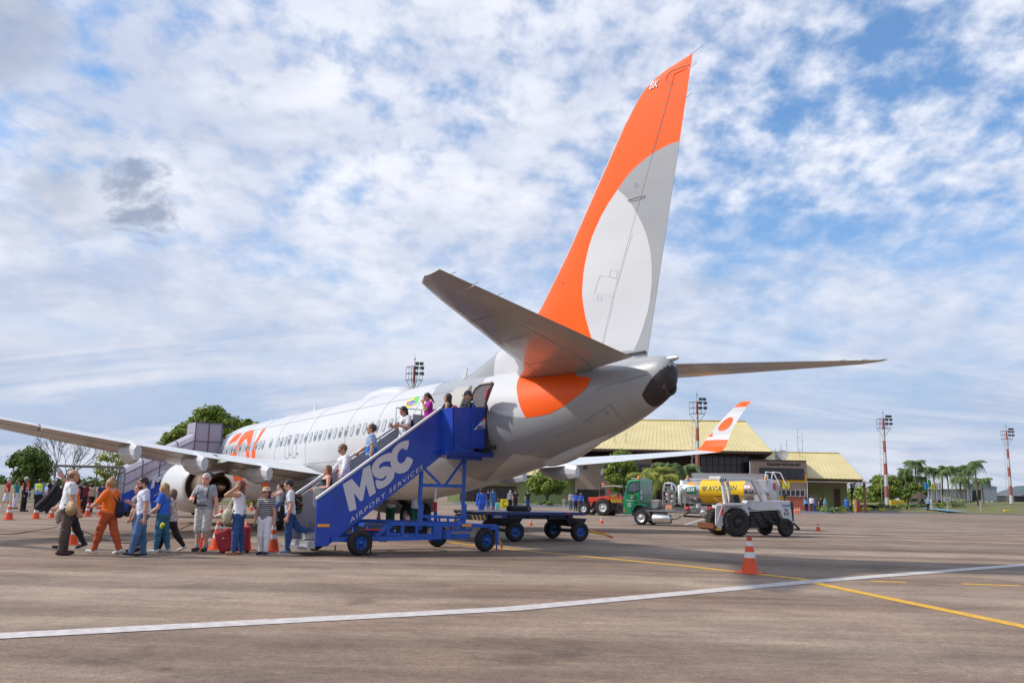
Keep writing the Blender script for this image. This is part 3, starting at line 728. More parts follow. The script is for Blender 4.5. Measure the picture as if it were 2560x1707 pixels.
greyP = clampP([(f_te(q2(790, 484)[1]), q2(790, 484)[1])]+[q2(*a) for a in arcT]+[q2(*a) for a in wl_[1:]]+[(f_te(5.1), 5.1)])
whiteP = clampP([q2(*a) for a in wl_]+[q2(*a) for a in wr_])
dorsal_w = clampP([fy(1251, 905, 0), fy(1252, 885, 0), fy(1262, 872, 0), fy(1285, 850, 0), (31.6, 6.45), (32.3, 6.85), fy(1340, 830, -.1), fy(1328, 870, -.1), fy(1322, 913, -.1), (31.5, 5.05), (30.3, 5.05)])
dorsal_g = clampP([(27.0, 5.03), (27.2, 5.15), (28.8, 5.5), (30.0, 5.9), fy(1262, 872, 0), fy(1252, 885, 0), fy(1251, 905, 0), (30.3, 5.05)])
from mathutils.geometry import delaunay_2d_cdt
def fin_patch(target, poly, keep, off, m):
    """lay a painted area on the fin or rudder; keep(x, z) says which faces belong to it"""
    t = MB(); patch(t, poly, lambda x, z: Vector((x, 0, z)), (.09, .12), 0)
    for side in (-1, 1):
        vs = [fin_pt(v[0], v[2], off, side) for v in t.v]
        fs = [f for f in t.f if keep(sum(t.v[i][0] for i in f)/len(f), sum(t.v[i][2] for i in f)/len(f))]
        target.add(vs, fs, m, True)
def split_poly(poly, front):
    """cut the outline along the rudder hinge by clamping it to one side"""
    out = []
    P = [Vector(p) for p in poly]; Q = []
    for a, c in zip(P, P[1:]+P[:1]):
        k = max(1, int((c-a).length/.1)); Q += [a+(c-a)*(i/k) for i in range(k)]
    for p in Q:
        xl, xt = f_le(p.y), f_te(p.y); hx = xl+(xt-xl)*hinge(p.y)
        x = min(p.x, hx-.006) if front else max(p.x, hx+.004); out.append((x, p.y))
    res = [out[0]]
    for p in out[1:]:
        if (Vector(p)-Vector(res[-1])).length > 1e-3: res.append(p)
    return res
T = lambda x, z: True
fin_patch(b, split_poly(greyP, True), T, .003, 1); fin_patch(RF, split_poly(greyP, False), T, .003, 1)
fin_patch(b, split_poly(whiteP, True), T, .006, 2); fin_patch(RF, split_poly(whiteP, False), T, .006, 2)
fin_patch(b, dorsal_g, T, .028, 1); fin_patch(b, dorsal_w, T, .034, 2)
for z0_, z1_ in zip(np.linspace(5.4, 12.1, 30), np.linspace(5.4, 12.1, 30)[1:]):
    b.beam(fin_pt(f_le(z0_)+hinge(z0_)*(f_te(z0_)-f_le(z0_)), z0_, .004), fin_pt(f_le(z1_)+hinge(z1_)*(f_te(z1_)-f_le(z1_)), z1_, .004), .011, .012, 3)
# registration letters and access panels
def fq(px, py, off=.03): x, z = fy(px, py, -.12); return fin_pt(x, z, off)
o_ = fq(1622, 224); letters_on(b, 'BK', o_, fq(1643, 217)-o_, fq(1627, 204)-o_, m=2, bold=.015)
def fin_line(pts, wd=.016, tgt=b, m=3):
    P = [q2(*a) for a in pts]
    for (x0, z0), (x1, z1) in zip(P, P[1:]): tgt.beam(fin_pt(x0, z0, .008), fin_pt(x1, z1, .008), wd, .004, m)
fin_line([(405, 1157), (485, 1170), (462, 1262), (378, 1242), (405, 1157)], .008)
fin_line([(455, 1127), (485, 1133), (476, 1168), (446, 1162), (455, 1127)], .008)
fin_line([(395, 1255), (412, 1258), (407, 1280), (390, 1278), (395, 1255)], .006)
fin_line([(530, 788), (575, 772), (612, 762)], .03); fin_line([(532, 795), (580, 784), (612, 770)], .02)
fin_line([(567, 700), (580, 706), (578, 720), (566, 722), (567, 700)], .008)
fin_line([(552, 950), (520, 1060), (480, 1210), (450, 1330), (405, 1490)], .006)
fin_line([(222, 1190), (230, 1196)], .05, m=4)
fin_line([(751, 212), (712, 208), (708, 195), (718, 165), (735, 150), (845, 100)], .012, m=3)
part('vertical_fin', b, [m_orange, m_grey, m_white, mat('fin_line', (.33, .335, .35), .6), m_dark], fix=False)
part('rudder', RF, [m_orange, m_grey, m_white], fix=False)
part('fin_tip', TP, [m_orange])
b = MB(); P = [(f_le(z)-.012, z) for z in np.linspace(7.1, 11.7, 24)]
b.tube([(x, 0, z) for x, z in P], .035, 8); D_ = MB(); D_.tube([(27.2, 0, 5.2), (28.8, 0, 5.53), (30.2, 0, 6.01), (31.3, 0, 6.43), (31.9, 0, 6.66)], .05, 8); part('dorsal_edge', D_, m_grey); part('fin_leading_edge', b, mat('polished_edge', (.8, .8, .8), .25, metal=.5))
b = MB()
for z, L_ in ((12.66, .35), (12.3, .22), (11.55, .22)):
    part('static_wick', MB().tube([(f_te(z)-.1, 0, z), (f_te(z)+L_, 0, z+.06)], .008, 4), m_line)
b = MB()
for z0 in (5.2,): b.beam((f_le(6.6), 0, 5.24), (37.1, 0, 5.27), .14, .05)
part('fin_root_seal', b, m_dark)

# ---- rear passenger door, open, and doorway
m_door_in = mat('door_lining', srgb(170, 166, 160), .55, noise=.08, nscale=5)
b = MB()
DX0, DX1 = 31.05, 31.82
dz0, dz1 = 2.82, 4.72
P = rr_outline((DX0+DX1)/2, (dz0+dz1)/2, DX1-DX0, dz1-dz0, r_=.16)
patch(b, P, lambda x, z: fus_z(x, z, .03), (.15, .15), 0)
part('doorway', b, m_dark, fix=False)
b = MB(); ring_on(b, (DX0+DX1)/2, (dz0+dz1)/2, DX1-DX0+.1, dz1-dz0+.1, .05, .04, 0, r_=.18); part('door_frame', b, m_frame, fix=False)
def plug_door(X0, X1, z0, z1, y_off, rot=0, hinge_x=None):
    """a curved plug door standing off the skin"""
    b = MB(); ring_o = []; ring_i = []
    rows = 11
    for s, thick in ((1, 0), (-1, .16)):
        pass
    outer = []; inner = []
    for i in range(rows):
        t = i/(rows-1); z = z0+(z1-z0)*t
        inset = .10*max(0, 1-min(t, 1-t)/.08)
        a = [fus_z(X, z, 0) for X in (X0+inset, X1-inset)]
        outer.append([p+Vector((0, -y_off, 0)) for p in a]); inner.append([p+Vector((0, -y_off-.13, 0)) for p in a])
    vs = []; fs = []
    for o_, i_ in zip(outer, inner): vs += [o_[0], o_[1], i_[1], i_[0]]
    for k in range(rows-1):
        for j in range(4): fs.append((4*k+j, 4*k+(j+1) % 4, 4*k+4+(j+1) % 4, 4*k+4+j))
    fs += [(3, 2, 1, 0), tuple(4*(rows-1)+j for j in range(4))]
    return b.add(vs, fs, 0, True)
# swung forward, its lining faces outward
b = plug_door(30.45, 31.35, 2.9, 4.78, .30)
b.beam((31.3, -2.2, 3.9), (31.9, -1.75, 3.9), .07, .10); 
dr = part('passenger_door', b, m_door_in, bevel=.03)
b = MB()
for z in (3.3, 3.75, 4.2, 4.5):
    p = fus_z(31.37, z, 0)+Vector((0, -.36, 0)); b.ball(p, (.02, .05, .05), 0, 8, 6)
b.tube([fus_z(31.38, 3.0, 0)+Vector((0, -.38, 0)), fus_z(31.38, 3.8, 0)+Vector((0, -.38, 0)), fus_z(31.38, 4.7, 0)+Vector((0, -.38, 0))], .025, 6)
part('door_latch', b, m_line, dr)
b = MB()
Pq = [onplane(x, y, (0, -2.0, 0), (0, 1, 0)) for x, y in [(1181, 1018), (1182, 983), (1190, 969), (1203, 960), (1231, 956), (1222, 978), (1212, 1006), (1210, 1018)]]
b.prism(Pq, (0, .09, 0)); ds = part('door_surround', b, mat('door_pocket', (.13, .115, .12), .5), bevel=.02)
b = MB(); Pr = [p+Vector((0, -.01, 0)) for p in Pq[1:5]]; b.tube(Pr, .035, 6); part('surround_edge', b, m_door_in, ds)
for i in range(3):
    b = MB(); b.ball(onplane(1215+2*i, 992-8*i, (0, -2.03, 0), (0, 1, 0)), (.06, .03, .07), 0, 8, 6); part('door_placard', b, mat('placard_red', srgb(150, 40, 60), .5), ds)
# ---- front passenger door, open
b = plug_door(3.7, 4.5, 2.4, 4.25, .34); part('passenger_door', b, m_white, bevel=.03)
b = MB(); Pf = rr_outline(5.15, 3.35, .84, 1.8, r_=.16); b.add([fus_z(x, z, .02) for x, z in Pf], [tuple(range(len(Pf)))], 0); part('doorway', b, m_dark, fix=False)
# ================================================================== passenger stairs in front
m_blue = mat('stairs_blue', (.008, .058, .44), .36, noise=.26, nscale=1.9, spec=.5, coat=.2, bump=.06, bscale=3)
m_blue2 = mat('chassis_blue', (.012, .10, .52), .38, noise=.25, nscale=5)
m_wpaint = mat('white_letters', (.62, .62, .66), .5)
m_galv = mat('grey_panel', (.36, .36, .39), .5, noise=.08, nscale=2)
m_tread = mat('tread_plate', (.50, .51, .52), .38, metal=.7, noise=.2, nscale=30, bump=.6, bscale=70)
m_ye = mat('reflector_orange', srgb(255, 165, 0), .4)
m_redp = mat('red_paint', srgb(190, 25, 30), .45, noise=.1)
m_black = mat('black_rubber', (.02, .02, .022), .7)
m_rimb = mat('blue_rim', (.008, .07, .32), .4, noise=.3, nscale=12)
A3 = Vector((-.094, .9956, 0)); B3 = Vector((.9956, .094, 0)); O3 = Vector((32.16, -5.35, 0))-B3*.15
SF = Matrix((A3, B3, Vector((0, 0, 1)))).transposed().to_4x4(); SF.translation = O3
STAIR = thing('passenger_stairs', 'blue towable passenger stairs with big white lettering at the rear door of the airliner', 'passenger stairs', group=None, frame=SF)
def tread_z(s): return min(2.80, .34+(s+1.15)*.675)
def sp(b, name, m, par=STAIR, **k): return b.build(name, m, par, **k)
# near side panel (s, z)
PZ = [(-1.17, .24), (-.84, .24), (-.60, .42), (2.62, 2.68), (2.62, 4.0), (2.50, 3.97), (-1.20, 1.39)]
b = MB(); b.prism([(s, -.05, z) for s, z in PZ], (0, .05, 0)); sp(b, 'side_panel', m_blue, bevel=.008)
b = MB(); b.beam((-1.22, -.02, 1.41), (2.50, -.02, 4.0), .09, .05); sp(b, 'handrail', mat('rail_white', (.66, .66, .68), .4))
def q(px, py, off=.004):
    p_ = onplane(px, py, O3, B3); v = SF.inverted() @ p_; return Vector((v.x, off, v.z))
b = MB()
# three heavy slanted letters, traced in their own plane
def zz(u, v): return q(760+u/3.92, 1000+v/3.92, .006)
Mm = [(378, 822), (445, 1090), (513, 1065), (488, 905), (550, 990), (578, 978), (605, 820), (642, 945), (704, 905), (645, 630), (578, 672), (545, 860), (468, 768)]
Ss = [(858, 517), (790, 530), (720, 570), (675, 625), (662, 680), (680, 735), (720, 765), (770, 765), (800, 738), (805, 745), (790, 778), (750, 790), (700, 782), (716, 862), (770, 858), (830, 820), (872, 770), (885, 715), (868, 672), (825, 650), (775, 650), (735, 668), (742, 630), (790, 600), (850, 592)]
Cc = [(1027, 402), (985, 398), (930, 420), (880, 468), (850, 530), (843, 600), (858, 665), (895, 708), (950, 718), (1010, 690), (1045, 640), (1064, 585), (1010, 555), (985, 595), (950, 620), (920, 600), (912, 550), (930, 500), (965, 470), (1005, 488)]
def fillp(P, b_, m=0):
    v = [Vector(p) for p in P]; n = len(v)
    r_ = geometry.delaunay_2d_cdt([Vector((p.x, p.z)) for p in v], [], [list(range(n))], 1, 1e-5)
    b_.add([Vector((p.x, v[0].y, p.y)) for p in r_[0]], [tuple(f) for f in r_[2]], m)
for k_, P in enumerate((Mm, smooth_poly(Ss, 3), smooth_poly(Cc, 3))): fillp([zz(*p)+Vector((0, .003*k_, 0)) for p in P], b)
def text_line(b_, txt, a, c, h0, yoff, **k):
    """text from point a to c (panel coordinates), h0 is its height vector"""
    o = Vector((a.x, yoff, a.z)); u = Vector((c.x-a.x, 0, c.z-a.z)); letters_on(b_, txt, o, u, h0, **k)
a_ = zz(450, 1207); c_ = zz(1162, 672); hv = zz(446, 1160)-a_
text_line(b, 'AIRPORT SERVICES', a_, c_, Vector((hv.x*.5, 0, hv.z*1.02)), .006, spacing=1.25, bold=.004)
sp(b, 'lettering', m_wpaint, fix=False)
b = MB(); b.bb((-1.15, .001, .72), (-.82, .012, .79)); sp(b, 'reflector', m_ye)
# far panel, treads, stringers
W_ = -1.62
b = MB(); b.prism([(s, W_, z) for s, z in [(-1.17, .30), (-.80, .30), (2.62, 2.7), (2.62, 3.75), (2.45, 3.72), (-1.17, 1.25)]], (0, -.05, 0))
for s in (-.3, .6, 1.5): b.bb((s-.02, W_+.002, tread_z(s)), (s+.02, W_+.03, tread_z(s)+.98))
sp(b, 'side_panel', m_galv)
b = MB(); b.beam((-1.25, W_, 1.34), (2.5, W_, 3.84), .09, .06); sp(b, 'handrail', mat('rail_grey', (.55, .55, .6), .4))
for k in range(13):
    s = -1.15+k*.29; z = tread_z(s)
    b = MB(); b.bb((s, W_+.01, z-.03), (s+.31, -.06, z)); b.bb((s, W_+.01, z-.18), (s+.015, -.06, z-.03)); sp(b, 'tread', m_tread)
b = MB(); b.bb((-1.36, W_-.02, .19), (-1.17, -.06, .22)); b.bb((-1.18, W_, .22), (-1.16, -.06, .33)); b.bb((-1.36, W_-.02, .14), (-1.34, -.06, .19)); sp(b, 'foot_step', m_tread)
b = MB()
for s in (-.55, .2): b.tube([(s, -.12, .25), (s, -.12, .12)], .02, 6)
sp(b, 'underframe_peg', m_dark)
# platform with faceted cabin
b = MB(); b.bb((2.45, -1.75, 2.66), (4.15, .32, 2.80)); b.bb((2.7, .05, 2.56), (3.9, .12, 2.66)); sp(b, 'platform', m_blue)
def cab(u, v, y):
    p_ = onplane(1060+u/6.03, 900+v/6.03, O3+B3*y, B3); w_ = SF.inverted() @ p_; return Vector((w_.x, y, w_.z))
b = MB()
P0 = cab(268, 735, 0.0); P1 = cab(275, 1415, 0.0); Q0 = cab(438, 712, .38); Q1 = cab(450, 1390, .38)
b.add([P0, P1, Q1, Q0], [(0, 1, 2, 3)])
R0 = cab(722, 712, .38); R1 = cab(745, 1340, .38)
Q1b = Vector((Q1.x, .38, Q1.z+.12)); R1 = Vector((R1.x, .38, R1.z))
b.add([Q0, Q1, Vector((R1.x, .38, Q1.z)), Vector((R1.x, .38, R0.z))], [(0, 1, 2, 3)])
o1 = sp(b, 'cabin_wall', m_blue, fix=False); sol = o1.modifiers.new('solid', 'SOLIDIFY'); sol.thickness = .03; sol.offset = -1
S0 = cab(930, 712, .44); S1 = cab(968, 1335, .44)
zt_, zb_ = 4.12, 2.88
b = MB(); b.bb((R0.x, .40, zb_), (S0.x, .44, zt_)); bumper = sp(b, 'sliding_wall', m_blue, bevel=.01)
b = MB(); b.bb((S0.x, -.2, 2.74), (S0.x+.09, .46, zt_)); sp(b, 'rubber_seal', m_black)
b = MB(); b.tube([(S0.x+.05, .36, 2.93), (S0.x+.05, .78, 2.93)], .055, 10); b.ball((S0.x+.05, .82, 2.93), .07); sp(b, 'bumper', m_black)
b = MB(); b.bb((2.95, .45, 2.90), (S0.x, .47, 2.94)); b.bb((2.6, .39, 2.72), (S0.x, .41, 2.76)); sp(b, 'lower_rail', m_blue)
b = MB(); b.tube([(3.35, .3, 4.14), (3.35, .3, 4.2), (4.05, .3, 4.2), (4.05, .3, 4.14)], .025, 6); b.bb((3.3, .22, 4.19), (4.08, .38, 4.22)); sp(b, 'grab_rail', mat('rail_white', (0, 0, 0)))
b = MB(); b.tube([(2.0, W_, 3.5), (2.0, W_, 4.05), (2.9, W_, 4.05), (2.9, W_, 2.8)], .02, 6); b.bb((2.6, W_-.03, 2.8), (4.1, W_, 3.9)); sp(b, 'far_wall', m_galv)
# company sign on the sliding wall: white arc with orange tip, dark letters
b = MB(); sx = S0.x; w0 = S0.x-R0.x
def cz(u, v, y=.446): w_ = cab(u, v, .44); return Vector((w_.x, y, w_.z))
fillp([cz(*p) for p in [(935, 890), (900, 900), (870, 920), (840, 945), (800, 990), (748, 1048), (782, 1048), (805, 1015), (812, 1040), (935, 1030)]], b, 0)
fillp([cz(u, v, .449) for u, v in [(936, 862), (905, 868), (880, 885), (862, 908), (900, 897), (936, 892)]], b, 1)
o_ = cz(800, 1043, .452); letters_on(b, 'MSC', o_, cz(937, 1036, .452)-o_, cz(802, 985, .452)-o_, m=2, bold=.03, shear=.2)
o_ = cz(752, 1066, .452); letters_on(b, 'AIRPORT SERVICES', o_, cz(930, 1055, .452)-o_, (cz(752, 1056, .452)-o_), m=3)
sp(b, 'company_sign', [m_wpaint, mat('sign_orange', srgb(240, 80, 30), .5), m_blue, mat('small_print', srgb(90, 120, 200), .5)], fix=False)
# tower: two masts, braces, ram
def rect_frame(b_, pts, w_=.09):
    for a, c in pts: b_.beam(a, c, w_, w_)
for (s, zt) in ((1.95, 2.20), (3.42, 2.68)):
    for y in (-.1,):
        b = MB(); b.beam((s, y, 1.3), (s+.02, y, zt), .085, .085, up=(0, 1, 0)); b.beam((s+.02, y, .62), (s+.05, y, 1.32), .11, .11, up=(0, 1, 0)); sp(b, 'mast', m_blue2)
b = MB()
for y in (-.1,):
    b.beam((2.0, y, 1.82), (3.42, y, 1.82), .07, .09); b.beam((2.05, y, 2.28), (2.60, y, 1.86), .05, .06); b.beam((3.38, y, 2.55), (2.80, y, 1.86), .05, .06)
sp(b, 'cross_brace', m_blue2)
b = MB(); b.tube([(2.74, -.5, 1.78), (2.74, -.5, 1.4)], .025, 8); sp(b, 'lifting_ram', m_alu)
b = MB(); b.tube([(2.74, -.5, 1.36), (2.74, -.5, 1.10)], .06, 10); sp(b, 'ram_collar', m_redp)
b = MB(); b.tube([(2.76, -.5, 1.10), (2.78, -.5, .76)], .05, 10); sp(b, 'ram_cylinder', m_blue2)
b = MB()
b.beam((2.02, -.1, .98), (3.50, -.1, .93), .07, .08)
b.beam((2.2, -.1, .93), (2.72, -.1, .68), .05, .05); b.beam((3.4, -.1, .9), (3.0, -.1, .68), .05, .05)
for s in (2.62, 2.92): b.beam((s, -.1, .70), (s, -.1, .94), .05, .05, up=(0, 1, 0))
sp(b, 'lower_brace', m_blue2)
# chassis
b = MB()
for y, dz in ((0.02, 0), (-1.75, 0)):
    b.beam((-.75, y, .40), (2.35, y, .40), .08, .11); b.beam((.55, y, .46), (.92, y, .76), .07, .08); b.beam((.88, y, .44), (.9, y, .80), .07, .08, up=(0, 1, 0))
    b.beam((.86, y, .80), (4.55, y, .70), .08, .10); b.beam((2.1, y, .38), (2.45, y, .60), .07, .08)
    b.bb((2.32, y-.05, .36), (2.62, y+.05, .76))
    for s in (1.35, 1.8): b.bb((s-.04, y-.03, .45), (s+.04, y+.03, .78))
    b.beam((.95, y-.02, .52), (2.2, y-.02, .47), .04, .07)
for s in (-.6, 1.0, 2.5, 4.4): b.beam((s, -1.75, .42 if s < 1 else .7), (s, .02, .42 if s < 1 else .7), .09, .09)
sp(b, 'chassis', m_blue2)
b = MB(); b.bb((3.3, .065, .70), (3.62, .08, .77)); sp(b, 'reflector', m_ye)
b = MB(); b.bb((2.72, -.05, .36), (2.92, .12, .60)); sp(b, 'control_box', m_blue2, bevel=.02)
b = MB(); b.bb((3.0, -.12, .36), (3.6, .06, .50)); b.bb((2.98, -.12, .56), (3.7, .0, .64)); sp(b, 'tool_box', m_blue2, bevel=.01)
b = MB(); b.bb((1.6, -.7, .5), (2.3, -.2, .72)); b.tube([(1.7, -.45, .78), (2.2, -.45, .78)], .05, 10); sp(b, 'pump_unit', m_black)
b = MB(); b.beam((4.3, .04, .66), (4.62, .04, .66), .09, .12); b.beam((4.58, .04, .70), (4.58, .04, .18), .08, .09, up=(0, 1, 0)); b.tube([(4.58, .04, .2), (4.58, .04, .02)], .022, 8); sp(b, 'outrigger', m_blue2)
b = MB(); b.bb((4.46, -.06, .0), (4.7, .14, .015)); sp(b, 'outrigger_foot', m_redp)
b = MB(); b.tube([(4.64, -.1, .52), (4.86, -.1, .16)], .025, 8); sp(b, 'brake_lever', mat('lever_yellow', srgb(235, 180, 10), .5))
b = MB(); b.tube([(4.86, -.1, .16), (4.9, -.1, .06)], .026, 8); sp(b, 'lever_tip', m_redp)
# screw jack with a red crank table
b = MB(); b.tube([(.36, .1, .03), (.36, .1, .62)], .022, 8); b.tube([(.36, .1, .2), (.36, .1, .42)], .035, 8); b.bb((.26, .0, .0), (.50, .2, .03)); sp(b, 'screw_jack', m_black)
b = MB(); b.bb((.16, -.02, .62), (.62, .16, .66)); sp(b, 'jack_crank', m_redp, bevel=.015)
b = MB(); b.tube([(.60, .05, .42), (.62, .05, .34), (.85, .05, .33), (.86, .05, .4)], .012, 6); sp(b, 'rope_hook', m_black)
for s, y in ((-.02, .16), (4.05, .16), (-.2, -1.95), (3.9, -2.0)):
    b = MB(); wheel_shape(b, (s, y, .325), (0, 1, 0), .325, .22, .175); wo = sp(b, 'wheel', [m_tyre, m_rimb])
    b = MB()
    for k in range(8):
        a = 2*PI*k/8; b.box((s+.115*math.cos(a), y+.075, .325+.115*math.sin(a)), (.05, .03, .028), 0, Matrix.Rotation(-a, 3, 'Y'))
    b.lathe((s, y+.06, .325), (0, 1, 0), [(0, .06), (.06, .055), (.07, .02)], 12)
    sp(b, 'wheel_hub', mat('hub_blue', (.01, .10, .45), .35), wo)
b = MB(); b.beam((-.02, -2.0, .33), (-.02, .15, .33), .07, .07); b.beam((4.05, -2.0, .33), (4.05, .15, .33), .07, .07); sp(b, 'axle', m_black)

# ================================================================== covered stairs at the front door
CST = thing('covered_stairs', 'blue passenger stairs under a translucent grey tunnel at the front door of the airliner', 'passenger stairs', (5.0, -4, 0))
m_poly = mat('translucent_sheet', srgb(190, 184, 198), .25, noise=.14, nscale=1.2, alpha=.80, coat=.3)
m_pframe = mat('tunnel_frame', srgb(90, 84, 100), .5)
def wp(b, name, m, **k): return b.build(name, m, CST, world=True, **k)
YT = -6.35; YB = -3.1; X0_, X1_ = 4.2, 5.9
def tun_z(y, top): 
    t = (y-YT)/(YB-YT); lo = .95+2.15*t; hi = 2.45+1.85*t
    return hi if top else lo
rings = []
for i in range(9):
    y = YT+(YB-YT)*i/8; lo, hi = tun_z(y, 0), tun_z(y, 1)
    rings.append([Vector((X1_, y, lo)), Vector((X1_, y, hi-.35)), Vector((X1_-.18, y, hi-.08)), Vector((X1_-.55, y, hi+.04)), Vector((X0_+.55, y, hi+.04)), Vector((X0_+.18, y, hi-.08)), Vector((X0_, y, hi-.35)), Vector((X0_, y, lo))])
b = MB(); b.loft(rings, caps=False, smooth=False, closed=False); wp(b, 'tunnel_cover', m_poly, fix=False)
b = MB()
for i in (0, 2, 4, 6, 8):
    for p, c in zip(rings[i], rings[i][1:]): b.beam(p, c, .045, .045)
for k in (0, 1, 6, 7):
    b.beam(rings[0][k], rings[-1][k], .045, .045)
m1 = [p[0].lerp(p[1], .5) for p in rings]; b.beam(m1[0], m1[-1], .04, .04)
wp(b, 'tunnel_frame', m_pframe)
b = MB(); b.bb((4.3, YB, 2.75), (5.88, -1.72, 2.85)); wp(b, 'platform', m_blue2)
b = MB(); b.bb((5.86, YB, 2.85), (5.9, -1.72, 4.87)); b.bb((4.2, YB, 2.85), (4.24, -1.9, 4.87)); b.bb((4.2, YB-.02, 2.85+.6), (5.9, YB, 4.87)); b.bb((4.2, YB, 4.87), (5.9, -1.72, 4.9)); wp(b, 'cabin_wall', mat('cabin_sheet', srgb(150, 143, 160), .3, noise=.1, nscale=1.5, coat=.3))
b = MB()
for y in (YB, (YB-1.72)/2, -1.72): b.bb((5.88, y-.025, 2.85), (5.93, y+.025, 4.92))
for z in (3.9, 4.88): b.bb((5.88, YB, z-.025), (5.93, -1.72, z+.025))
wp(b, 'cabin_frame', m_pframe)
b = MB(); b.bb((5.4, -1.72, 4.75), (5.7, -1.05, 4.82)); wp(b, 'door_awning', m_black)
b = MB(); PP = [onplane(x_, y_, (5.95, 0, 0), (1, 0, 0)) for x_, y_ in [(303, 1236), (330, 1224), (485, 1155), (550, 1130), (550, 1165), (500, 1190), (423, 1233), (345, 1272), (303, 1278)]]
b.prism(PP, (-.05, 0, 0)); wp(b, 'side_panel', m_blue)
b = MB()
def pz(y, z): return Vector((5.957, y, z))
pq = lambda x_, y_: onplane(x_, y_, (5.957, 0, 0), (1, 0, 0))
o_ = pq(376, 1222); letters_on(b, 'MSC', o_, pq(468, 1186)-o_, pq(374, 1196)-o_, bold=.05, shear=.25)
o_ = pq(384, 1242); letters_on(b, 'AIRPORT SERVICES', o_, pq(475, 1194)-o_, pq(384, 1237)-o_)
wp(b, 'lettering', m_wpaint, fix=False)
for k in range(11):
    y = -6.3+k*.3; z = .3+k*.235
    b = MB(); b.bb((4.35, y, z-.03), (5.85, y+.32, z)); wp(b, 'tread', m_tread)
b = MB()
for x in (4.35, 5.85):
    for y in (-2.2, -3.7): b.beam((x, y, .5), (x, y, 2.75 if y > -3 else 1.9), .08, .08, up=(0, 1, 0))
    b.beam((x, -6.2, .45), (x, -1.9, .5), .1, .12)
for y in (-6.1, -4, -2): b.beam((4.35, y, .46), (5.85, y, .46), .08, .1)
wp(b, 'chassis', m_blue2)
for x in (4.25, 5.95):
    for y in (-5.8, -2.3):
        b = MB(); wheel_shape(b, (x, y, .32), (1, 0, 0), .32, .2, .17); wp(b, 'wheel', [m_tyre, m_rimb])
b = MB(); b.bb((5.9, -5.0, .45), (6.1, -4.4, .75)); wp(b, 'control_box', m_blue2)
# ================================================================== vegetation
RNG = np.random.default_rng(11)
def leaf_mat(name, a, c): 
    m = mat(name, a, .6, noise=.5, nscale=1.3, col2=c, spec=.3); return m
m_leafd = leaf_mat('leaf_dark', (.14, .20, .035), (.06, .10, .02))
m_leafm = leaf_mat('leaf_mid', (.25, .32, .045), (.10, .15, .025))
m_leafy = leaf_mat('leaf_yellow', (.34, .36, .045), (.17, .21, .03))
m_palm = leaf_mat('palm_leaf', (.13, .19, .055), (.06, .10, .03))
m_palmy = leaf_mat('areca_leaf', (.27, .28, .04), (.12, .15, .028))
m_bark = mat('bark', (.17, .13, .10), .9, noise=.3, nscale=4, bump=.5, bscale=14)
def leaves(b, centres, per, lr, rng, flat=.8):
    """centres: (point, radius, (sx, sy, sz))"""
    V = []; F = []
    for c, r_, s in centres:
        n = per if isinstance(per, int) else int(per(r_))
        d = rng.normal(size=(n, 3)); d /= np.linalg.norm(d, axis=1)[:, None]
        rad = r_*(1-.55*rng.random(n)**1.6)[:, None]*(1+.12*rng.normal(size=(n, 1)))
        P = np.array(c)+d*rad*np.array(s)
        t = rng.normal(size=(n, 3)); u = np.cross(d, t); u /= np.linalg.norm(u, axis=1)[:, None]+1e-9
        v = np.cross(d*flat+rng.normal(size=(n, 3))*.5, u); v /= np.linalg.norm(v, axis=1)[:, None]+1e-9
        L_ = lr*(.6+.8*rng.random((n, 1)))
        a = P-u*L_; q_ = P+u*L_; e = P+v*L_*.55; f = P-v*L_*.55
        base = len(V)
        blk = np.stack([a, e, q_, f], 1).reshape(-1, 3)
        V.extend(map(tuple, blk)); F.extend((base+4*i, base+4*i+1, base+4*i+2, base+4*i+3) for i in range(n))
    b.add(V, F)
def tree(label, base, H, Rad, m, rng, crown0=.3, clumps=40, per=110, leaf=.16, squash=1.0, name='broadleaf_tree', group=None, lobes=None, trunk=.03, gappy=0):
    t = thing(name, label, 'tree', base, 0, group)
    C = []; zc = H*(crown0+1)/2; hz = H*(1-crown0)/2
    for i in range(clumps):
        while True:
            p = rng.uniform(-1, 1, 3)
            if np.linalg.norm(p) < 1: break
        p = p/np.linalg.norm(p)*(np.linalg.norm(p)**.45)
        k = 1-.35*max(0, p[2])**2
        r_ = Rad*(.20+.16*rng.random())*(.8 if gappy else 1)
        C.append(((p[0]*(Rad-r_)*k, p[1]*(Rad-r_)*k, zc+p[2]*(hz-r_*.7)), r_, (1, 1, .75*squash)))
    if lobes:
        C = []
        for (lx, lz, lr_) in lobes:
            for i in range(int(clumps*lr_/Rad)+4):
                p = rng.normal(size=3); p /= np.linalg.norm(p); q_ = .5+.5*rng.random()
                r_ = lr_*(.28+.14*rng.random())
                vv = CRH*(lx+p[0]*lr_*q_*.9)+VWH*(p[1]*lr_*.8*q_); C.append(((vv.x, vv.y, lz+p[2]*lr_*q_*.8), r_, (1, 1, .75)))
    b = MB(); leaves(b, C, per, leaf, rng); b.build('crown', m, t, fix=False)
    b = MB(); b.tube([(0, 0, -.2), (.04*H, .02*H, H*crown0*.7), (0, 0, H*crown0*1.15)], [H*trunk*1.2, H*trunk*.8, H*trunk*.6], 8)
    b.build('trunk', m_bark, t)
    lb = MB()
    for i in range(0, len(C), max(1, len(C)//9)):
        c = Vector(C[i][0]); s0 = Vector((.02*H, .01*H, H*crown0*(.55+.5*rng.random()))); mid = s0.lerp(c, .5)+Vector((rng.normal()*.1*Rad, rng.normal()*.1*Rad, .08*H))
        lb.tube([s0, mid, c], [H*trunk*.45, H*trunk*.28, H*trunk*.1], 6)
    lb.build('limbs', m_bark, t)
    return t
CRH = Vector((CR.x, CR.y, 0)).normalized(); VWH = Vector((FW.x, FW.y, 0)).normalized()
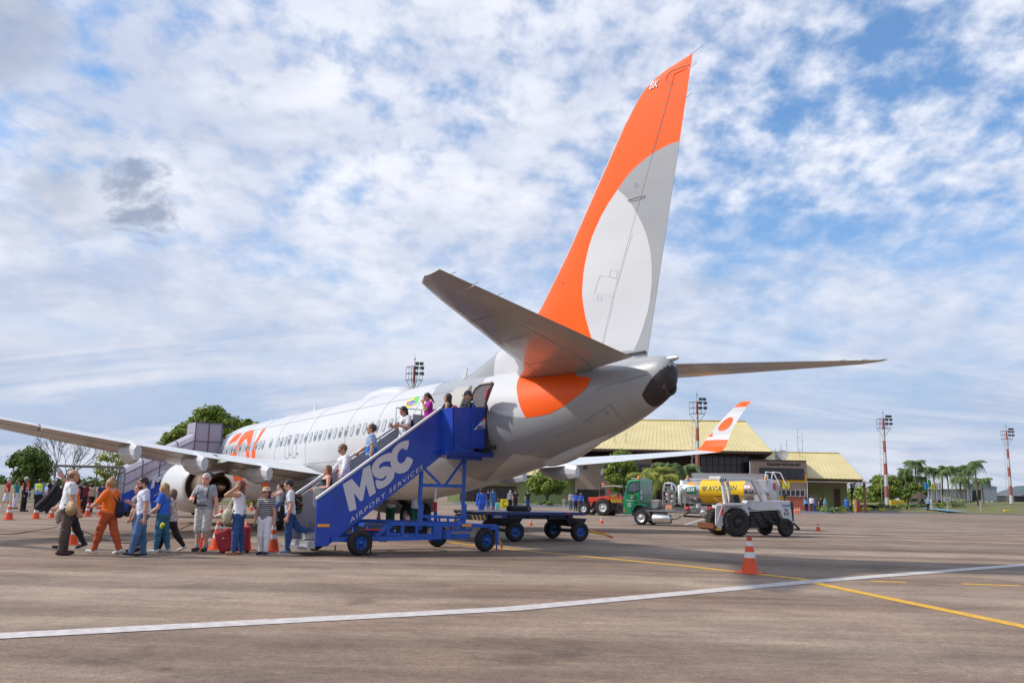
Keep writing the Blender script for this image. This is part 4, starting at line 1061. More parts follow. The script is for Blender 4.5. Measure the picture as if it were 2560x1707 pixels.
def hpx(d): return d/FPX
def tree_px(label, px0, px1, top, d, z=0, **k):
    """a tree between two columns of the photograph at a known distance"""
    c = (px0+px1)/2; base = cp(c, d, z); tp = onplane(c, top, base, VWH); k.setdefault('m', m_leafm); k.setdefault('rng', RNG)
    return tree(label, base, tp.z-z, (px1-px0)/2*d/FPX, **k)
tree_px('dense dark green tree left of the bare tree', 4, 134, 1113, 76, m=m_leafd, crown0=.16, clumps=60, per=150, leaf=.13)
tree_px('tall yellow-green tree with open leafy tufts beside the covered stairs', 218, 338, 1108, 78, m=m_leafy, crown0=.30, clumps=34, per=60, leaf=.11, gappy=1, trunk=.018)
tree('big bright green tree rising behind the covered stairs', cp(520, 84), 8.6, 4.6, m_leafm, RNG, .3, 70, 170, .17, lobes=[(-2.4, 6.1, 2.1), (-.5, 7.3, 2.3), (1.2, 6.6, 2.1), (3.7, 6.3, 1.9), (5.0, 5.4, 1.6), (-3.6, 5.0, 1.6), (.3, 5.0, 2.5), (2.6, 4.8, 2.2), (-4.0, 4.0, 1.2)])
# bare tree
def bare_tree(base, H, rng):
    t = thing('bare_tree', 'leafless tree with thin grey branches beside the dense dark tree', 'tree', base)
    tr = MB(); br = MB(); tr.tube([(0, 0, -.1), (.05, 0, H*.2), (0, .03, H*.34)], [.16, .13, .10], 8)
    def rec(p, d, L_, r_, k):
        q_ = p+d*L_; mid = p.lerp(q_, .5)+Vector(rng.normal(size=3))*L_*.05; br.tube([p, mid, q_], [r_, r_*.85, r_*.7], 5 if k > 2 else 4)
        if k == 0: return
        for i in range(3 if k > 1 else 3):
            nd = (d+Vector(rng.normal(size=3))*.36+Vector((0, 0, .14))).normalized(); rec(q_, nd, L_*(.66+.16*rng.random()), r_*.62, k-1)
    for i in range(6):
        a = 2*PI*i/6+rng.random(); rec(Vector((0, 0, H*(.24+.02*i))), Vector((math.cos(a)*.75, math.sin(a)*.75, .75)).normalized(), H*.24, .065, 4)
    tr.build('trunk', m_bark, t); br.build('branches', mat('grey_twigs', (.16, .14, .13), .9), t)
bare_tree(cp(155, 84), 6.2, RNG)
# palms
def frond(b, base, az, L_, droop, rng, n=9, lw=.42):
    d = Vector((math.cos(az), math.sin(az), 0)); P = []
    for i in range(n+1):
        t = i/n; P.append(base+d*(L_*t*(1-.18*t))+Vector((0, 0, L_*(.55*t-droop*t*t))))
    b.tube(P, [.03*(1-.8*i/n)+.006 for i in range(n+1)], 4)
    side = Vector((-d.y, d.x, 0))
    for i in range(1, n*3):
        t = i/(n*3); k = t*n; j = min(n-1, int(k)); p = P[j].lerp(P[j+1], k-j); ax = (P[j+1]-P[j]).normalized(); l = L_*lw*math.sin(PI*min(1, .18+.8*t))*(.8+.4*rng.random())
        for s in (-1, 1):
            tip = p+side*s*l*.75+ax*l*.45+Vector((0, 0, -l*(.35+.3*rng.random()))); wv = ax*.05
            b.add([p-wv, p+wv, tip], [(0, 1, 2)])
def palm(label, base, H, rng, L_=1.9, nf=15, m=m_palm, group=None, name='palm_tree', trunk=.15):
    t = thing(name, label, 'palm', base, 0, group)
    lean = Vector((rng.normal()*.15, rng.normal()*.15, 0)); top = Vector((0, 0, H))+lean
    b = MB(); b.tube([(0, 0, -.1), lean*.4+Vector((0, 0, H*.5)), top], [trunk*1.1, trunk*.85, trunk*.7], 8); b.build('trunk', m_bark, t)
    b = MB()
    for i in range(nf):
        frond(b, top, 2.4*i+rng.random()*.5, L_*(.8+.35*rng.random()), (.45+1.35*rng.random()), rng)
    b.build('crown', m, t, fix=False); return t
PG = 'tall palms on the grass beyond the apron'
palms = [(2290, 1146, 150, 'tallest palm of the left end of the palm row'), (2266, 1166, 158, 'leaning palm at the left edge of the palm row'), (2318, 1162, 165, 'palm behind the leftmost flagpole'), (2338, 1166, 170, 'short palm between the flagpoles'),
         (2356, 1168, 150, 'palm right behind the rightmost flagpole'), (2372, 1160, 162, 'full palm just right of the flagpoles'), (2392, 1162, 172, 'palm above the white blossoming bush'), (2412, 1168, 160, 'palm in front of the left end of the hangar gable'),
         (2424, 1158, 175, 'palm behind the hangar gable corner'), (2444, 1146, 150, 'tallest palm of the right end of the palm row'), (2458, 1190, 158, 'lowest palm right of the hangar doorway'), (2306, 1185, 150, 'drooping palm left of the flagpoles'), (2402, 1185, 145, 'small palm at the white bush')]
for px, py, d, lab in palms:
    base = cp(px+2, d, .9); tp = onplane(px, py, base, VWH); palm(lab, base, tp.z-.9-.6, RNG, 1.9+.6*RNG.random(), 26, group=PG, trunk=.15)
def bush(label, px, d, z, r_, h_, m=m_leafm, per=120, leaf=.10, name='shrub', group=None, n=7):
    t = thing(name, label, 'bush', cp(px, d, z), 0, group); b = MB()
    C = [((RNG.uniform(-1, 1)*r_*.7, RNG.uniform(-1, 1)*r_*.7, h_*(.3+.45*RNG.random())), r_*.45, (1, 1, h_/r_*.7)) for _ in range(n)]
    leaves(b, C, per, leaf, RNG); b.build('foliage', m, t, fix=False)
    b = MB(); 
    for i in range(4): b.tube([(0, 0, -.05), (RNG.normal()*.2*r_, RNG.normal()*.2*r_, h_*.6)], [.04, .015], 5)
    b.build('stems', m_bark, t); return t
def cycad(label, px, d, z, L_, m=m_palm, name='cycad', nf=22, group=None):
    t = thing(name, label, 'bush', cp(px, d, z), 0, group); b = MB()
    for i in range(nf): frond(b, Vector((0, 0, .25)), 2.4*i, L_*(.75+.4*RNG.random()), .25+.6*RNG.random(), RNG, 6, .3)
    b.build('fronds', m, t, fix=False); b = MB(); b.tube([(0, 0, -.05), (0, 0, .35)], [.16, .12], 8); b.build('trunk', m_bark, t)
# trees at the terminal
tree_px('leafy tree with a pale split trunk in front of the green terminal wall', 1308, 1422, 1172, 107, m=m_leafm, crown0=.22, clumps=46, per=150, leaf=.16, trunk=.035)
tree_px('round green tree between the brown wall and the fuel truck cab', 1504, 1604, 1118, 106, m=m_leafm, crown0=.2, clumps=60, per=150, leaf=.17)
tree_px('thin brownish tree behind the cab of the green truck', 1570, 1650, 1160, 113, m=m_leafd, crown0=.3, clumps=20, per=80, leaf=.14)
for px, top, d, lab, mm in [(1640, 1152, 104, 'yellowing palm clump left of the light mast', m_palmy), (1672, 1142, 108, 'tallest feathery palm beside the light mast', m_palm), (1705, 1146, 104, 'bright green feathery palm at the light mast', m_palm), (1612, 1166, 101, 'orange-tinted palm clump behind the green cab', m_palmy), (1660, 1168, 100, 'low yellow-green palm above the truck equipment', m_palmy), (1725, 1165, 106, 'small palm touching the light mast', m_palm)]:
    base = cp(px, d, .1); tp = onplane(px, top, base, VWH); t = palm(lab, base, max(.8, tp.z-1.15), RNG, 2.7, 24, m=mm, name='feather_palm', group='feathery palms in front of the terminal', trunk=.12)
tree_px('bright green rounded tree right of the terminal canopy', 2168, 2262, 1176, 142, z=.3, m=m_leafm, crown0=.1, clumps=50, per=120, leaf=.2)
tree_px('brownish green tree between the light mast and the palms', 2228, 2308, 1176, 160, z=.6, m=m_leafd, crown0=.1, clumps=36, per=110, leaf=.2)
tree_px('low green tree behind the thatched hut', 2250, 2330, 1200, 150, z=.6, m=m_leafd, crown0=.1, clumps=30, per=110, leaf=.2)
bush('white blossoming bush under the palms', 2383, 138, .6, 1.75, 2.3, mat('blossom', (.42, .45, .28), .7, noise=.4, nscale=4, col2=(.16, .2, .06)), 150, .12)
for px, d, z, L_, lab in [(2082, 101.5, .05, 1.7, 'spiky cycad in front of the dark terminal doorway'), (2185, 126, .3, 1.7, 'grey-green cycad under the bright green tree'), (2232, 130, .4, 1.6, 'cycad right of the striped light mast foot'), (2268, 128, .5, 1.9, 'broad pale cycad left of the thatched hut'), (2140, 128, .2, 1.6, 'cycad behind the terminal canopy post'), (1352, 104, .1, .9, 'small brown spiky plant at the green wall')]:
    cycad(lab, px, d, z, L_)
for px, d, z, r_, h_, lab, mm in [(2112, 104, .1, .9, .75, 'low bush right of the cycad at the terminal', m_leafd), (2050, 104, .1, .8, .55, 'low bush at the foot of the red terminal wall', m_leafm), (1375, 103, .1, .5, .6, 'small bush beside the white notice board', m_leafm), (1590, 104, .1, .6, .8, 'yellowish bush under the yellow palm', m_leafy),
     (2205, 134, .3, 1.0, 1.1, 'low bush between the parking meter box and the yellow block', m_leafm), (2350, 132, .6, .9, .9, 'low bush at the foot of the flagpoles', m_leafm), (2300, 133, .6, .9, .8, 'bush beside the thatched hut', m_leafd),
     (640, 62, 0, 1.0, 1.1, 'yellow-green hedge bush seen under the airliner belly, left one', m_leafy), (668, 63, 0, .9, 1.0, 'yellow-green hedge bush seen under the belly, behind the hat', m_leafy), (700, 64, 0, .9, 1.05, 'yellow-green hedge bush seen under the belly, right one', m_leafy)]:
    bush(lab, px, d, z, r_, h_, mm, 160, .07)

# ================================================================== buildings
FA = cp(1300, 122); FB = cp(2170, 116); FU = (FB-FA).normalized(); FN = Vector((FU.y, -FU.x, 0))
if FN.dot(CC-FA) < 0: FN = -FN
def fp(px, py, off=0): return onplane(px, py, FA+FN*off, FN)
def vert(px, off, z): 
    p = fp(px, 1200, off); return Vector((p.x, p.y, z))
m_bwall = mat('terminal_plaster', (.36, .26, .215), .85, noise=.15, nscale=.6); m_gwall = mat('green_wall', (.34, .41, .18), .85, noise=.15, nscale=.5)
m_roof = mat('yellow_metal_roof', (.62, .515, .245), .5, noise=.14, nscale=.35); m_tglass = mat('dark_glazing', (.022, .022, .035), .15, spec=.6)
m_mull = mat('brown_mullion', (.12, .06, .04), .6); m_ochre = mat('ochre_band', (.75, .40, .03), .7, noise=.1); m_terra = mat('terracotta_band', (.46, .12, .075), .8, noise=.12, nscale=1)
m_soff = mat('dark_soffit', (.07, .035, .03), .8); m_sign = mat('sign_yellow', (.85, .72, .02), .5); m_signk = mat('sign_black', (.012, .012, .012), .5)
m_conc = mat('pale_concrete', (.42, .40, .38), .8, noise=.15, nscale=1)
TERM = thing('terminal_building', 'long brown terminal with a tall yellow ribbed metal roof and dark glazed upper floor', 'airport terminal', tuple(FA))
def tp_(b, name, m, par=None, **k): return b.build(name, m, par or TERM, world=True, **k)
def corrugated(b, e0, e1, r0, r1, pitch=.55, amp=.022, m=0):
    """ribbed sheet between an eave line and a ridge line"""
    up = (e1-e0).cross(r0-e0).normalized(); up = up if up.z > 0 else -up
    n = int(max((e1-e0).length, (r1-r0).length)/pitch); 
    prof = [(0, 0), (.62, 0), (.70, 1), (.92, 1)]
    A = []; Bq = []
    for i in range(n):
        for s, h_ in prof:
            t = (i+s)/n; A.append(e0.lerp(e1, t)+up*amp*h_); Bq.append(r0.lerp(r1, t)+up*amp*h_)
    k = len(A); b.add(A+Bq, [(i, i+1, k+i+1, k+i) for i in range(k-1)], m)
# main hall
e0 = fp(1390, 1140, 5.5); e1 = fp(1930, 1128.5, 5.5); ez = e1.z; e0.z = ez
r1 = fp(1864, 1053.5, -7.5); r0 = fp(1452, 1063, -7.5); r0.z = r1.z
bk0 = vert(1430, -21, ez); bk1 = vert(1900, -21, ez)
b = MB(); corrugated(b, e0, e1, r0, r1); corrugated(b, bk0, bk1, r0, r1); corrugated(b, e1, bk1, r1+FU*.01, r1, .55); corrugated(b, bk0, e0, r0, r0-FU*.01, .55)
b.beam(r0+Vector((0, 0, .06)), r1+Vector((0, 0, .06)), .45, .14)
tp_(b, 'roof', m_roof, fix=False)
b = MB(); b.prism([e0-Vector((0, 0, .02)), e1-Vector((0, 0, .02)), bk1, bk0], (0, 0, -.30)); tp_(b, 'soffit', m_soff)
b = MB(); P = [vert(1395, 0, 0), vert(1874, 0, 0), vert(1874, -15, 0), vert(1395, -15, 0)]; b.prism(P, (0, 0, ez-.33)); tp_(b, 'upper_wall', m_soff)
def pane_grid(px0, px1, py0, py1, off, nx, nz, name='window', frame=m_mull, glass=m_tglass, par=None):
    a = fp(px0, py1, off); c = fp(px1, py1, off); z0 = a.z; z1 = fp(px0, py0, off).z
    b = MB(); b.add([a, Vector((c.x, c.y, z0)), Vector((c.x, c.y, z1)), Vector((a.x, a.y, z1))], [(0, 1, 2, 3)]); w_ = tp_(b, name, glass, par, fix=False)
    b = MB()
    for i in range(nx+1):
        p = a.lerp(Vector((c.x, c.y, z0)), i/nx)+FN*.05; b.beam(p, Vector((p.x, p.y, z1)), .10, .10, up=FU)
    for i in range(nz+1):
        z = z0+(z1-z0)*i/nz; b.beam(Vector((a.x, a.y, z))+FN*.05, Vector((c.x, c.y, z))+FN*.05, .08, .09)
    b.build('window_frame', frame, w_, world=True)
    return w_
pane_grid(1752, 1873, 1136, 1186, .06, 8, 2)
# left brown wing with the garage opening
zt = fp(1500, 1141, 3.2).z; b = MB(); b.prism([vert(1437, 3.2, 0), vert(1630, 3.2, 0), vert(1630, -3, 0), vert(1437, -3, 0)], (0, 0, min(zt, ez-.4))); tp_(b, 'brown_wall', m_bwall)
def fbox(px0, px1, py0, py1, off, th, name, m, par=None, **k):
    a = fp(px0, py1, off); c = fp(px1, py1, off); z1 = fp((px0+px1)/2, py0, off).z; z0 = max(0, fp((px0+px1)/2, py1, off).z)
    b = MB(); b.prism([Vector((a.x, a.y, z0)), Vector((c.x, c.y, z0)), Vector((c.x, c.y, z1)), Vector((a.x, a.y, z1))], FN*th); return tp_(b, name, m, par, **k)
fbox(1442, 1512, 1223, 1300, 3.2, .05, 'garage_opening', m_signk); fbox(1438.5, 1441.5, 1222, 1300, 3.2, .12, 'door_jamb', m_conc)
fbox(1458, 1468, 1162.5, 1173, 3.2, .06, 'small_window', m_tglass); fbox(1510, 1545, 1161, 1178, 3.2, .06, 'window', m_tglass)
fbox(1501.5, 1507.5, 1177, 1187, 3.2, .5, 'air_conditioner', mat('appliance_white', (.65, .65, .65), .5))
fbox(1590, 1625, 1160, 1180, 3.2, .06, 'window', m_tglass)
# left green wing
b = MB(); b.prism([vert(1120, 1, 0), vert(1436, 1, 0), vert(1436, -8, 0), vert(1120, -8, 0)], (0, 0, 3.9)); tp_(b, 'green_wall', m_gwall)
pane_grid(1150, 1290, 1219, 1266, 1.05, 9, 2)
b = MB(); corrugated(b, vert(1100, 4, 3.9), vert(1436, 4, 3.9), vert(1100, -4, 6.3), vert(1436, -4, 6.3)); tp_(b, 'lean_to_roof', m_roof, fix=False)
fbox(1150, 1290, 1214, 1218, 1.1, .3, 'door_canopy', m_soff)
# name block
NB = 4.6
b = MB(); b.prism([vert(1876, NB, 0), vert(2017, NB, 0), vert(2017, -6, 0), vert(1876, -6, 0)], (0, 0, fp(1960, 1151.5, NB).z)); tp_(b, 'name_block_wall', m_bwall)
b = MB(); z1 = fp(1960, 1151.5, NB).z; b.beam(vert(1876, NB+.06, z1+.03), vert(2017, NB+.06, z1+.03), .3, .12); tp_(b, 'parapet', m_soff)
b = MB(); o_ = fp(1917.5, 1163.5, NB+.06); u_ = fp(2001.5, 1163, NB+.06)-o_; u_.z = 0; letters_on(b, 'CALDAS NOVAS-GO', o_, u_, Vector((0, 0, fp(1917.5, 1156.5, NB+.06).z-o_.z)), bold=.06, spacing=1.05); tp_(b, 'name_lettering', m_signk, fix=False)
pane_grid(1900, 2010, 1169.5, 1196.5, NB+.06, 6, 1, frame=m_soff)
fbox(1876, 2017, 1198.5, 1205, NB, .05, 'ochre_band', m_ochre); fbox(2012, 2017, 1184, 1198, NB, .05, 'ochre_band', m_ochre)
pane_grid(1930, 2012, 1223, 1238.5, NB+.06, 7, 1, frame=m_conc)
fbox(1967, 2017, 1239.5, 1300, NB, .05, 'terracotta_band', m_terra); fbox(1876, 1966.5, 1239.5, 1247, NB, .05, 'ochre_band', m_ochre); fbox(1876, 1966.5, 1247.5, 1300, NB, .05, 'terracotta_band', m_terra)
def c_sign(label, a, u, v, n):
    s = thing('letter_sign', label, 'sign', tuple(a))
    b = MB(); b.prism([a, a+u, a+u+v, a+v], n*-.06); b.build('board', m_sign, s, world=True)
    b = MB(); letters_on(b, 'C', a+u*.30+v*.26+n*.02, u*.42, v*.58, m=0, bold=.008); b.build('lettering', m_signk, s, world=True, fix=False)
    b = MB(); b.add([a+u*.2+v*.12+n*.02, a+u*.8+v*.12+n*.02, a+u*.8+v*.17+n*.02, a+u*.2+v*.17+n*.02], [(0, 1, 2, 3)]); b.build('underline', m_signk, s, world=True, fix=False)
    return s
a_ = fp(1956.5, 1221, NB+.12); u_ = fp(1974.6, 1221, NB+.12)-a_; u_.z = 0; c_sign('yellow sign with a black C on the terminal wall', a_, u_, Vector((0, 0, fp(1956.5, 1203.5, NB+.12).z-a_.z)), FN)
# right wing with canopy
E0 = fp(2005, 1199.5, 3.0); E1 = fp(2159, 1197.5, 3.0); E0.z = E1.z; R1 = fp(2098, 1133, -8); R0 = fp(1917, 1136.5, -8); R0.z = R1.z; El = fp(1880, 1199, 3.0); El.z = E1.z
b = MB(); corrugated(b, El, E1, R0, R1); B0 = vert(1890, -19, E1.z); B1 = vert(2150, -19, E1.z); corrugated(b, B0, B1, R0, R1); corrugated(b, E1, B1, R1+FU*.01, R1); corrugated(b, B0, El, R0, R0-FU*.01)
b.beam(R0+Vector((0, 0, .05)), R1+Vector((0, 0, .05)), .4, .12); tp_(b, 'wing_roof', m_roof, fix=False)
b = MB(); b.prism([vert(2018, 0, 0), vert(2117, 0, 0), vert(2117, -14, 0), vert(2018, -14, 0)], (0, 0, E1.z-.1)); tp_(b, 'wing_wall', m_gwall)
b = MB(); z0 = fp(2090, 1206, 5).z; b.prism([vert(2018, 5.2, z0), vert(2172, 5.2, z0), vert(2160, -10, z0+.5), vert(2018, -10, z0+.5)], (0, 0, .10)); tp_(b, 'canopy_roof', mat('canopy_sheet', (.34, .27, .22), .7, noise=.15, nscale=2))
b = MB(); b.beam(vert(2018, 5.1, z0-.35), vert(2165, 5.1, z0-.35), .06, .06)
for i in range(22):
    p0, p1 = vert(2018+147*i/22, 5.1, z0), vert(2018+147*(i+.5)/22, 5.1, z0-.35); p2 = vert(2018+147*(i+1)/22, 5.1, z0); b.beam(p0, p1, .04, .04); b.beam(p1, p2, .04, .04)
tp_(b, 'canopy_truss', m_mull)
for px, off in ((2160, 4.9), (2128, 2)):
    b = MB(); b.beam(vert(px, off, 0), vert(px, off, z0), .24, .24, up=FU); tp_(b, 'canopy_post', m_mull)
b = MB(); b.beam(vert(2128, 2, 2.2), vert(2137, 3.5, z0), .15, .15); tp_(b, 'post_brace', m_mull)
fbox(2088, 2103, 1222, 1300, .02, .06, 'brown_door', m_mull); fbox(2024, 2044, 1235, 1252, .02, .06, 'white_panel', mat('panel_pale', (.42, .42, .40), .6)); fbox(2058, 2061, 1243, 1250, .02, .2, 'wall_phone', m_signk)
# roof clutter of the terminal: dish, antennas
DS = thing('satellite_dish', 'grey satellite dish on the terminal roof', 'satellite dish', tuple(fp(1955, 1151, 2)))
b = MB(); p = fp(1956, 1142, 2); d_ = (FN*.7-CRH*.5+Vector((0, 0, .5))).normalized()
b.lathe(p, d_, [(.28, .92), (.12, .65), (.02, .3), (0, .02)], 20, caps=False); b.tube([p, p+d_*.7], .03, 5); b.build('dish', mat('dish_mesh', (.25, .25, .26), .6), DS, world=True, fix=False)
b = MB(); b.tube([fp(1956, 1150.5, 2), p], .06, 6); b.build('dish_mount', m_mull, DS, world=True)
for px, y0, y1, off, lab in [(1939, 1118, 1152, -2, 'antenna pole with a lamp head left of the satellite dish'), (1953, 1107, 1150, -8, 'thin antenna mast behind the satellite dish'), (1968, 1098, 1150, -9, 'tall thin antenna right of the satellite dish'), (1996, 1072, 1150, -9, 'tallest rooftop antenna with an arrow tip'), (2000, 1122, 1150, -6, 'short thick rooftop antenna'), (2007, 1082, 1150, -9, 'tall rooftop antenna at the corner of the brown block'), (1537, 1088, 1133, 3, 'thin pole in front of the yellow roof, left one'), (1565, 1070, 1133, 3, 'thin pole in front of the yellow roof, right one')]:
    a = fp(px, y1, off); z1 = fp(px, y0, off).z; o = thing('antenna_mast', lab, 'antenna', tuple(a), 0, 'antennas on the terminal roof')
    b = MB(); b.tube([a, Vector((a.x, a.y, z1))], [.045, .02], 5); b.build('mast', mat('antenna_grey', (.2, .2, .2), .6), o, world=True)
    b = MB(); zb = a.z+(z1-a.z)*.72; b.beam(Vector((a.x, a.y, zb))-FU*.3, Vector((a.x, a.y, zb))+FU*.3, .03, .03); b.build('cross_arm', mat('antenna_grey', (0, 0, 0)), o, world=True)

# hangar far right, thatched hut, low houses
def ffp(px, py, d): 
    o = cp(px, d); return onplane(px, py, cp(2380, d), -VWH)
HG = thing('hangar', 'pale grey hangar with a curved gable behind the palms', 'hangar', tuple(cp(2400, 205)))
def hp_(b, name, m, **k): return b.build(name, m, HG, world=True, **k)
m_hang = mat('hangar_cladding', (.36, .40, .44), .6, noise=.1, nscale=.5)
P = [ffp(x, y, 205) for x, y in [(2418, 1252), (2418, 1215), (2435, 1204), (2455, 1199), (2475, 1204), (2478, 1214), (2492, 1216), (2492, 1252)]]
b = MB(); b.prism(P, VWH*22); hp_(b, 'gable_wall', mat('gable_grey', (.22, .25, .29), .6, noise=.1))
P = [ffp(x, y, 204.9) for x, y in [(2418, 1252), (2418, 1222), (2478, 1223), (2492, 1223), (2492, 1252)]]
b = MB(); b.prism(P, VWH*.08); hp_(b, 'front_cladding', m_hang)
P = [ffp(x, y, 204.8) for x, y in [(2431, 1252), (2431, 1224), (2452, 1224), (2452, 1252)]]; b = MB(); b.prism(P, VWH*.08); hp_(b, 'hangar_door', m_signk)
P = [ffp(x, y, 204.8) for x, y in [(2434, 1219), (2434, 1204), (2442, 1204), (2442, 1219)]]; b = MB(); b.prism(P, VWH*.08); hp_(b, 'wall_panel', m_conc)
P = [ffp(x, y, 206) for x, y in [(2262, 1250), (2262, 1222), (2418, 1222), (2418, 1250)]]; b = MB(); b.prism(P, VWH*14); hp_(b, 'side_wall', m_hang)
a, c, d_, e = ffp(2262, 1222, 205), ffp(2420, 1222, 205), ffp(2420, 1196, 214), ffp(2262, 1196, 214); b = MB(); corrugated(b, a, c, e, d_, .8, .05); hp_(b, 'curved_roof', mat('pale_roof', (.50, .51, .52), .5, noise=.1), fix=False)
HT = thing('thatched_hut', 'small dark thatched hut beyond the grass, left of the flagpoles', 'hut', tuple(cp(2302, 138, .6)))
b = MB(); c = cp(2302, 138, .6); b.lathe(c+Vector((0, 0, 1.35)), (0, 0, 1), [(0, 1.6), (.3, 1.25), (.7, .7), (1.1, .1)], 14); b.build('thatched_roof', mat('thatch', (.07, .055, .045), .95, noise=.4, nscale=6), HT, world=True)
b = MB()
for i in range(6): b.tube([c+Vector((1.4*math.cos(i), 1.4*math.sin(i), -.1)), c+Vector((1.4*math.cos(i), 1.4*math.sin(i), 1.5))], .09, 6)
b.build('posts', m_bark, HT, world=True); b = MB(); b.lathe(c, (0, 0, 1), [(0, 1.2), (.9, 1.2)], 12); b.build('base_wall', mat('hut_stone', (.14, .12, .11), .9, noise=.3), HT, world=True)
def house(label, px0, px1, y_eave, y_ridge, y_base, d, roofm, wallm=None, group=None):
    c = cp((px0+px1)/2, d); w_ = (px1-px0)*d/FPX; z0 = onplane((px0+px1)/2, y_base, c, -VWH).z; z1 = onplane((px0+px1)/2, y_eave, c, -VWH).z; z2 = onplane((px0+px1)/2, y_ridge, c, -VWH).z
    h = thing('low_house', label, 'house', (c.x, c.y, z0), 0, group)
    u = CRH*w_/2; v = VWH*5; c0 = Vector((c.x, c.y, 0))
    b = MB(); b.prism([c0-u*.94+Vector((0, 0, z0-.5)), c0+u*.94+Vector((0, 0, z0-.5)), c0+u*.94+v*2+Vector((0, 0, z0-.5)), c0-u*.94+v*2+Vector((0, 0, z0-.5))], (0, 0, z1-z0+.5)); b.build('wall', wallm or m_conc, h, world=True)
    b = MB(); A, B_, Cq, D = [c0+s*u+t*v+Vector((0, 0, z1)) for s, t in ((-1, -.1), (1, -.1), (1, 2.1), (-1, 2.1))]; r0_, r1_ = c0-u*.8+v+Vector((0, 0, z2)), c0+u*.8+v+Vector((0, 0, z2))
    b.add([A, B_, Cq, D, r0_, r1_], [(0, 1, 5, 4), (2, 3, 4, 5), (1, 2, 5), (3, 0, 4), (0, 3, 2, 1)]); b.build('roof', roofm, h, world=True)
    b = MB(); p = c0-u*.3+Vector((0, 0, z0+.3))-VWH*.03; b.prism([p, p+CRH*w_*.12, p+CRH*w_*.12+Vector((0, 0, 1.2)), p+Vector((0, 0, 1.2))], VWH*.1); b.build('window', m_tglass, h, world=True)
m_tile = mat('clay_tiles', (.42, .15, .08), .8, noise=.25, nscale=1.5)
house('low house with an orange clay roof behind the people by the covered stairs', 200, 250, 1228, 1219, 1247, 118, m_tile, group='low houses beyond the left edge of the apron')
house('small white house at the foot of the yellow-green tree', 288, 316, 1214, 1208, 1250, 100, m_conc, mat('house_white', (.5, .5, .48), .7), group='low houses beyond the left edge of the apron')
house('brown roofed shed left of the right light mast', 2492, 2525, 1240, 1233, 1252, 230, mat('brown_roof', (.13, .09, .08), .8), group='low sheds on the right')
house('dark open shed at the right edge of the photo', 2536, 2600, 1240, 1234, 1252, 220, mat('shed_roof', (.12, .12, .14), .8), mat('shed_dark', (.05, .05, .06), .8), group='low sheds on the right')
# ================================================================== light masts
m_mastr = mat('mast_red', (.36, .10, .08), .6, noise=.25, nscale=2); m_mastw = mat('mast_white', (.55, .55, .55), .6, noise=.2, nscale=2)
def mast(label, pxb, d, z0, pxt, y_top, ladder=True):
    base = cp(pxb, d, z0); tp = onplane(pxt, y_top, base, -VWH); H = tp.z-z0
    t = thing('light_mast', label, 'light mast', tuple(base), 0, 'red and white floodlight masts')
    top = Vector((0, 0, H))
    segs = 8
    def pt(f): return top*f
    def rad(f): return .34-.20*f
    for i in range(segs):
        MB().tube([pt(i/segs), pt((i+1)/segs)], [rad(i/segs), rad((i+1)/segs)], 10).build('red_band' if i % 2 else 'white_band', m_mastr if i % 2 else m_mastw, t)
    b = MB(); w_ = 1.0; zt = H-.1
    for z in (zt-1.5, zt-.75, zt):
        for a in range(4):
            p, q_ = [Vector((w_*math.cos(PI/4+PI/2*(a+i)), w_*math.sin(PI/4+PI/2*(a+i)), z)) for i in (0, 1)]; b.beam(p, q_, .05, .05)
    for a in range(8):
        k = PI/4*a; p = Vector((w_*math.cos(k), w_*math.sin(k), 0)) if a % 2 else Vector((w_*.707*math.cos(k), w_*.707*math.sin(k), 0))
        b.beam(p+Vector((0, 0, zt-1.5)), p+Vector((0, 0, zt)), .035, .035, up=(1, 0, 0))
        if a % 2: b.beam(p+Vector((0, 0, zt-1.5)), (0, 0, zt-2.9), .05, .05)
    b.build('lamp_cage', mat('cage_steel', (.10, .08, .075), .7), t)
    for i, (x, z) in enumerate([(.35, .35), (.85, .35), (.30, -.15), (.95, -.15), (.30, -.8), (.95, -.8)]):
        p = CRH*(x if i % 2 else x)+VWH*-.5+Vector((0, 0, zt+z))
        b = MB(); b.box(p, (.42, .28, .34), 0, Matrix.Rotation(math.atan2(CRH.y, CRH.x), 3, 'Z')); b.build('floodlight', mat('lamp_body', (.05, .05, .055), .5), t)
    b = MB(); b.tube([top, top+Vector((0, 0, 1.4))], [.03, .015], 5); b.tube([top+Vector((0, 0, .7)), top+Vector((0, 0, .95))], .07, 6); b.build('lightning_rod', mat('cage_steel', (0, 0, 0)), t)
    if ladder:
        b = MB(); o = -CRH*.75
        for s in (-.2, .2): b.tube([o*.8+CRH*s+Vector((0, 0, .5)), o*.55+CRH*s+Vector((0, 0, H-2.4))], .025, 4)
        for i in range(12):
            z = 1.2+(H-4)*i/11; b.beam(o*.9+Vector((0, 0, z)), Vector((0, 0, z)), .04, .04); b.beam(o*.9-CRH*.15+Vector((0, 0, z)), o*.9-CRH*.15+Vector((0, 0, z+.6)), .03, .03, up=(1, 0, 0))
        b.build('ladder', m_mastw, t)
mast('floodlight mast rising behind the middle of the airliner fuselage', 1022, 98, 0, 1016, 915)
mast('floodlight mast in front of the yellow terminal roof', 1746, 111, .1, 1741, 1003)
mast('striped floodlight mast right of the terminal, before the palms', 2219, 133, .25, 2207, 1045)
mast('farthest striped floodlight mast near the right edge of the photo', 2529, 163, 1.3, 2514, 1076)
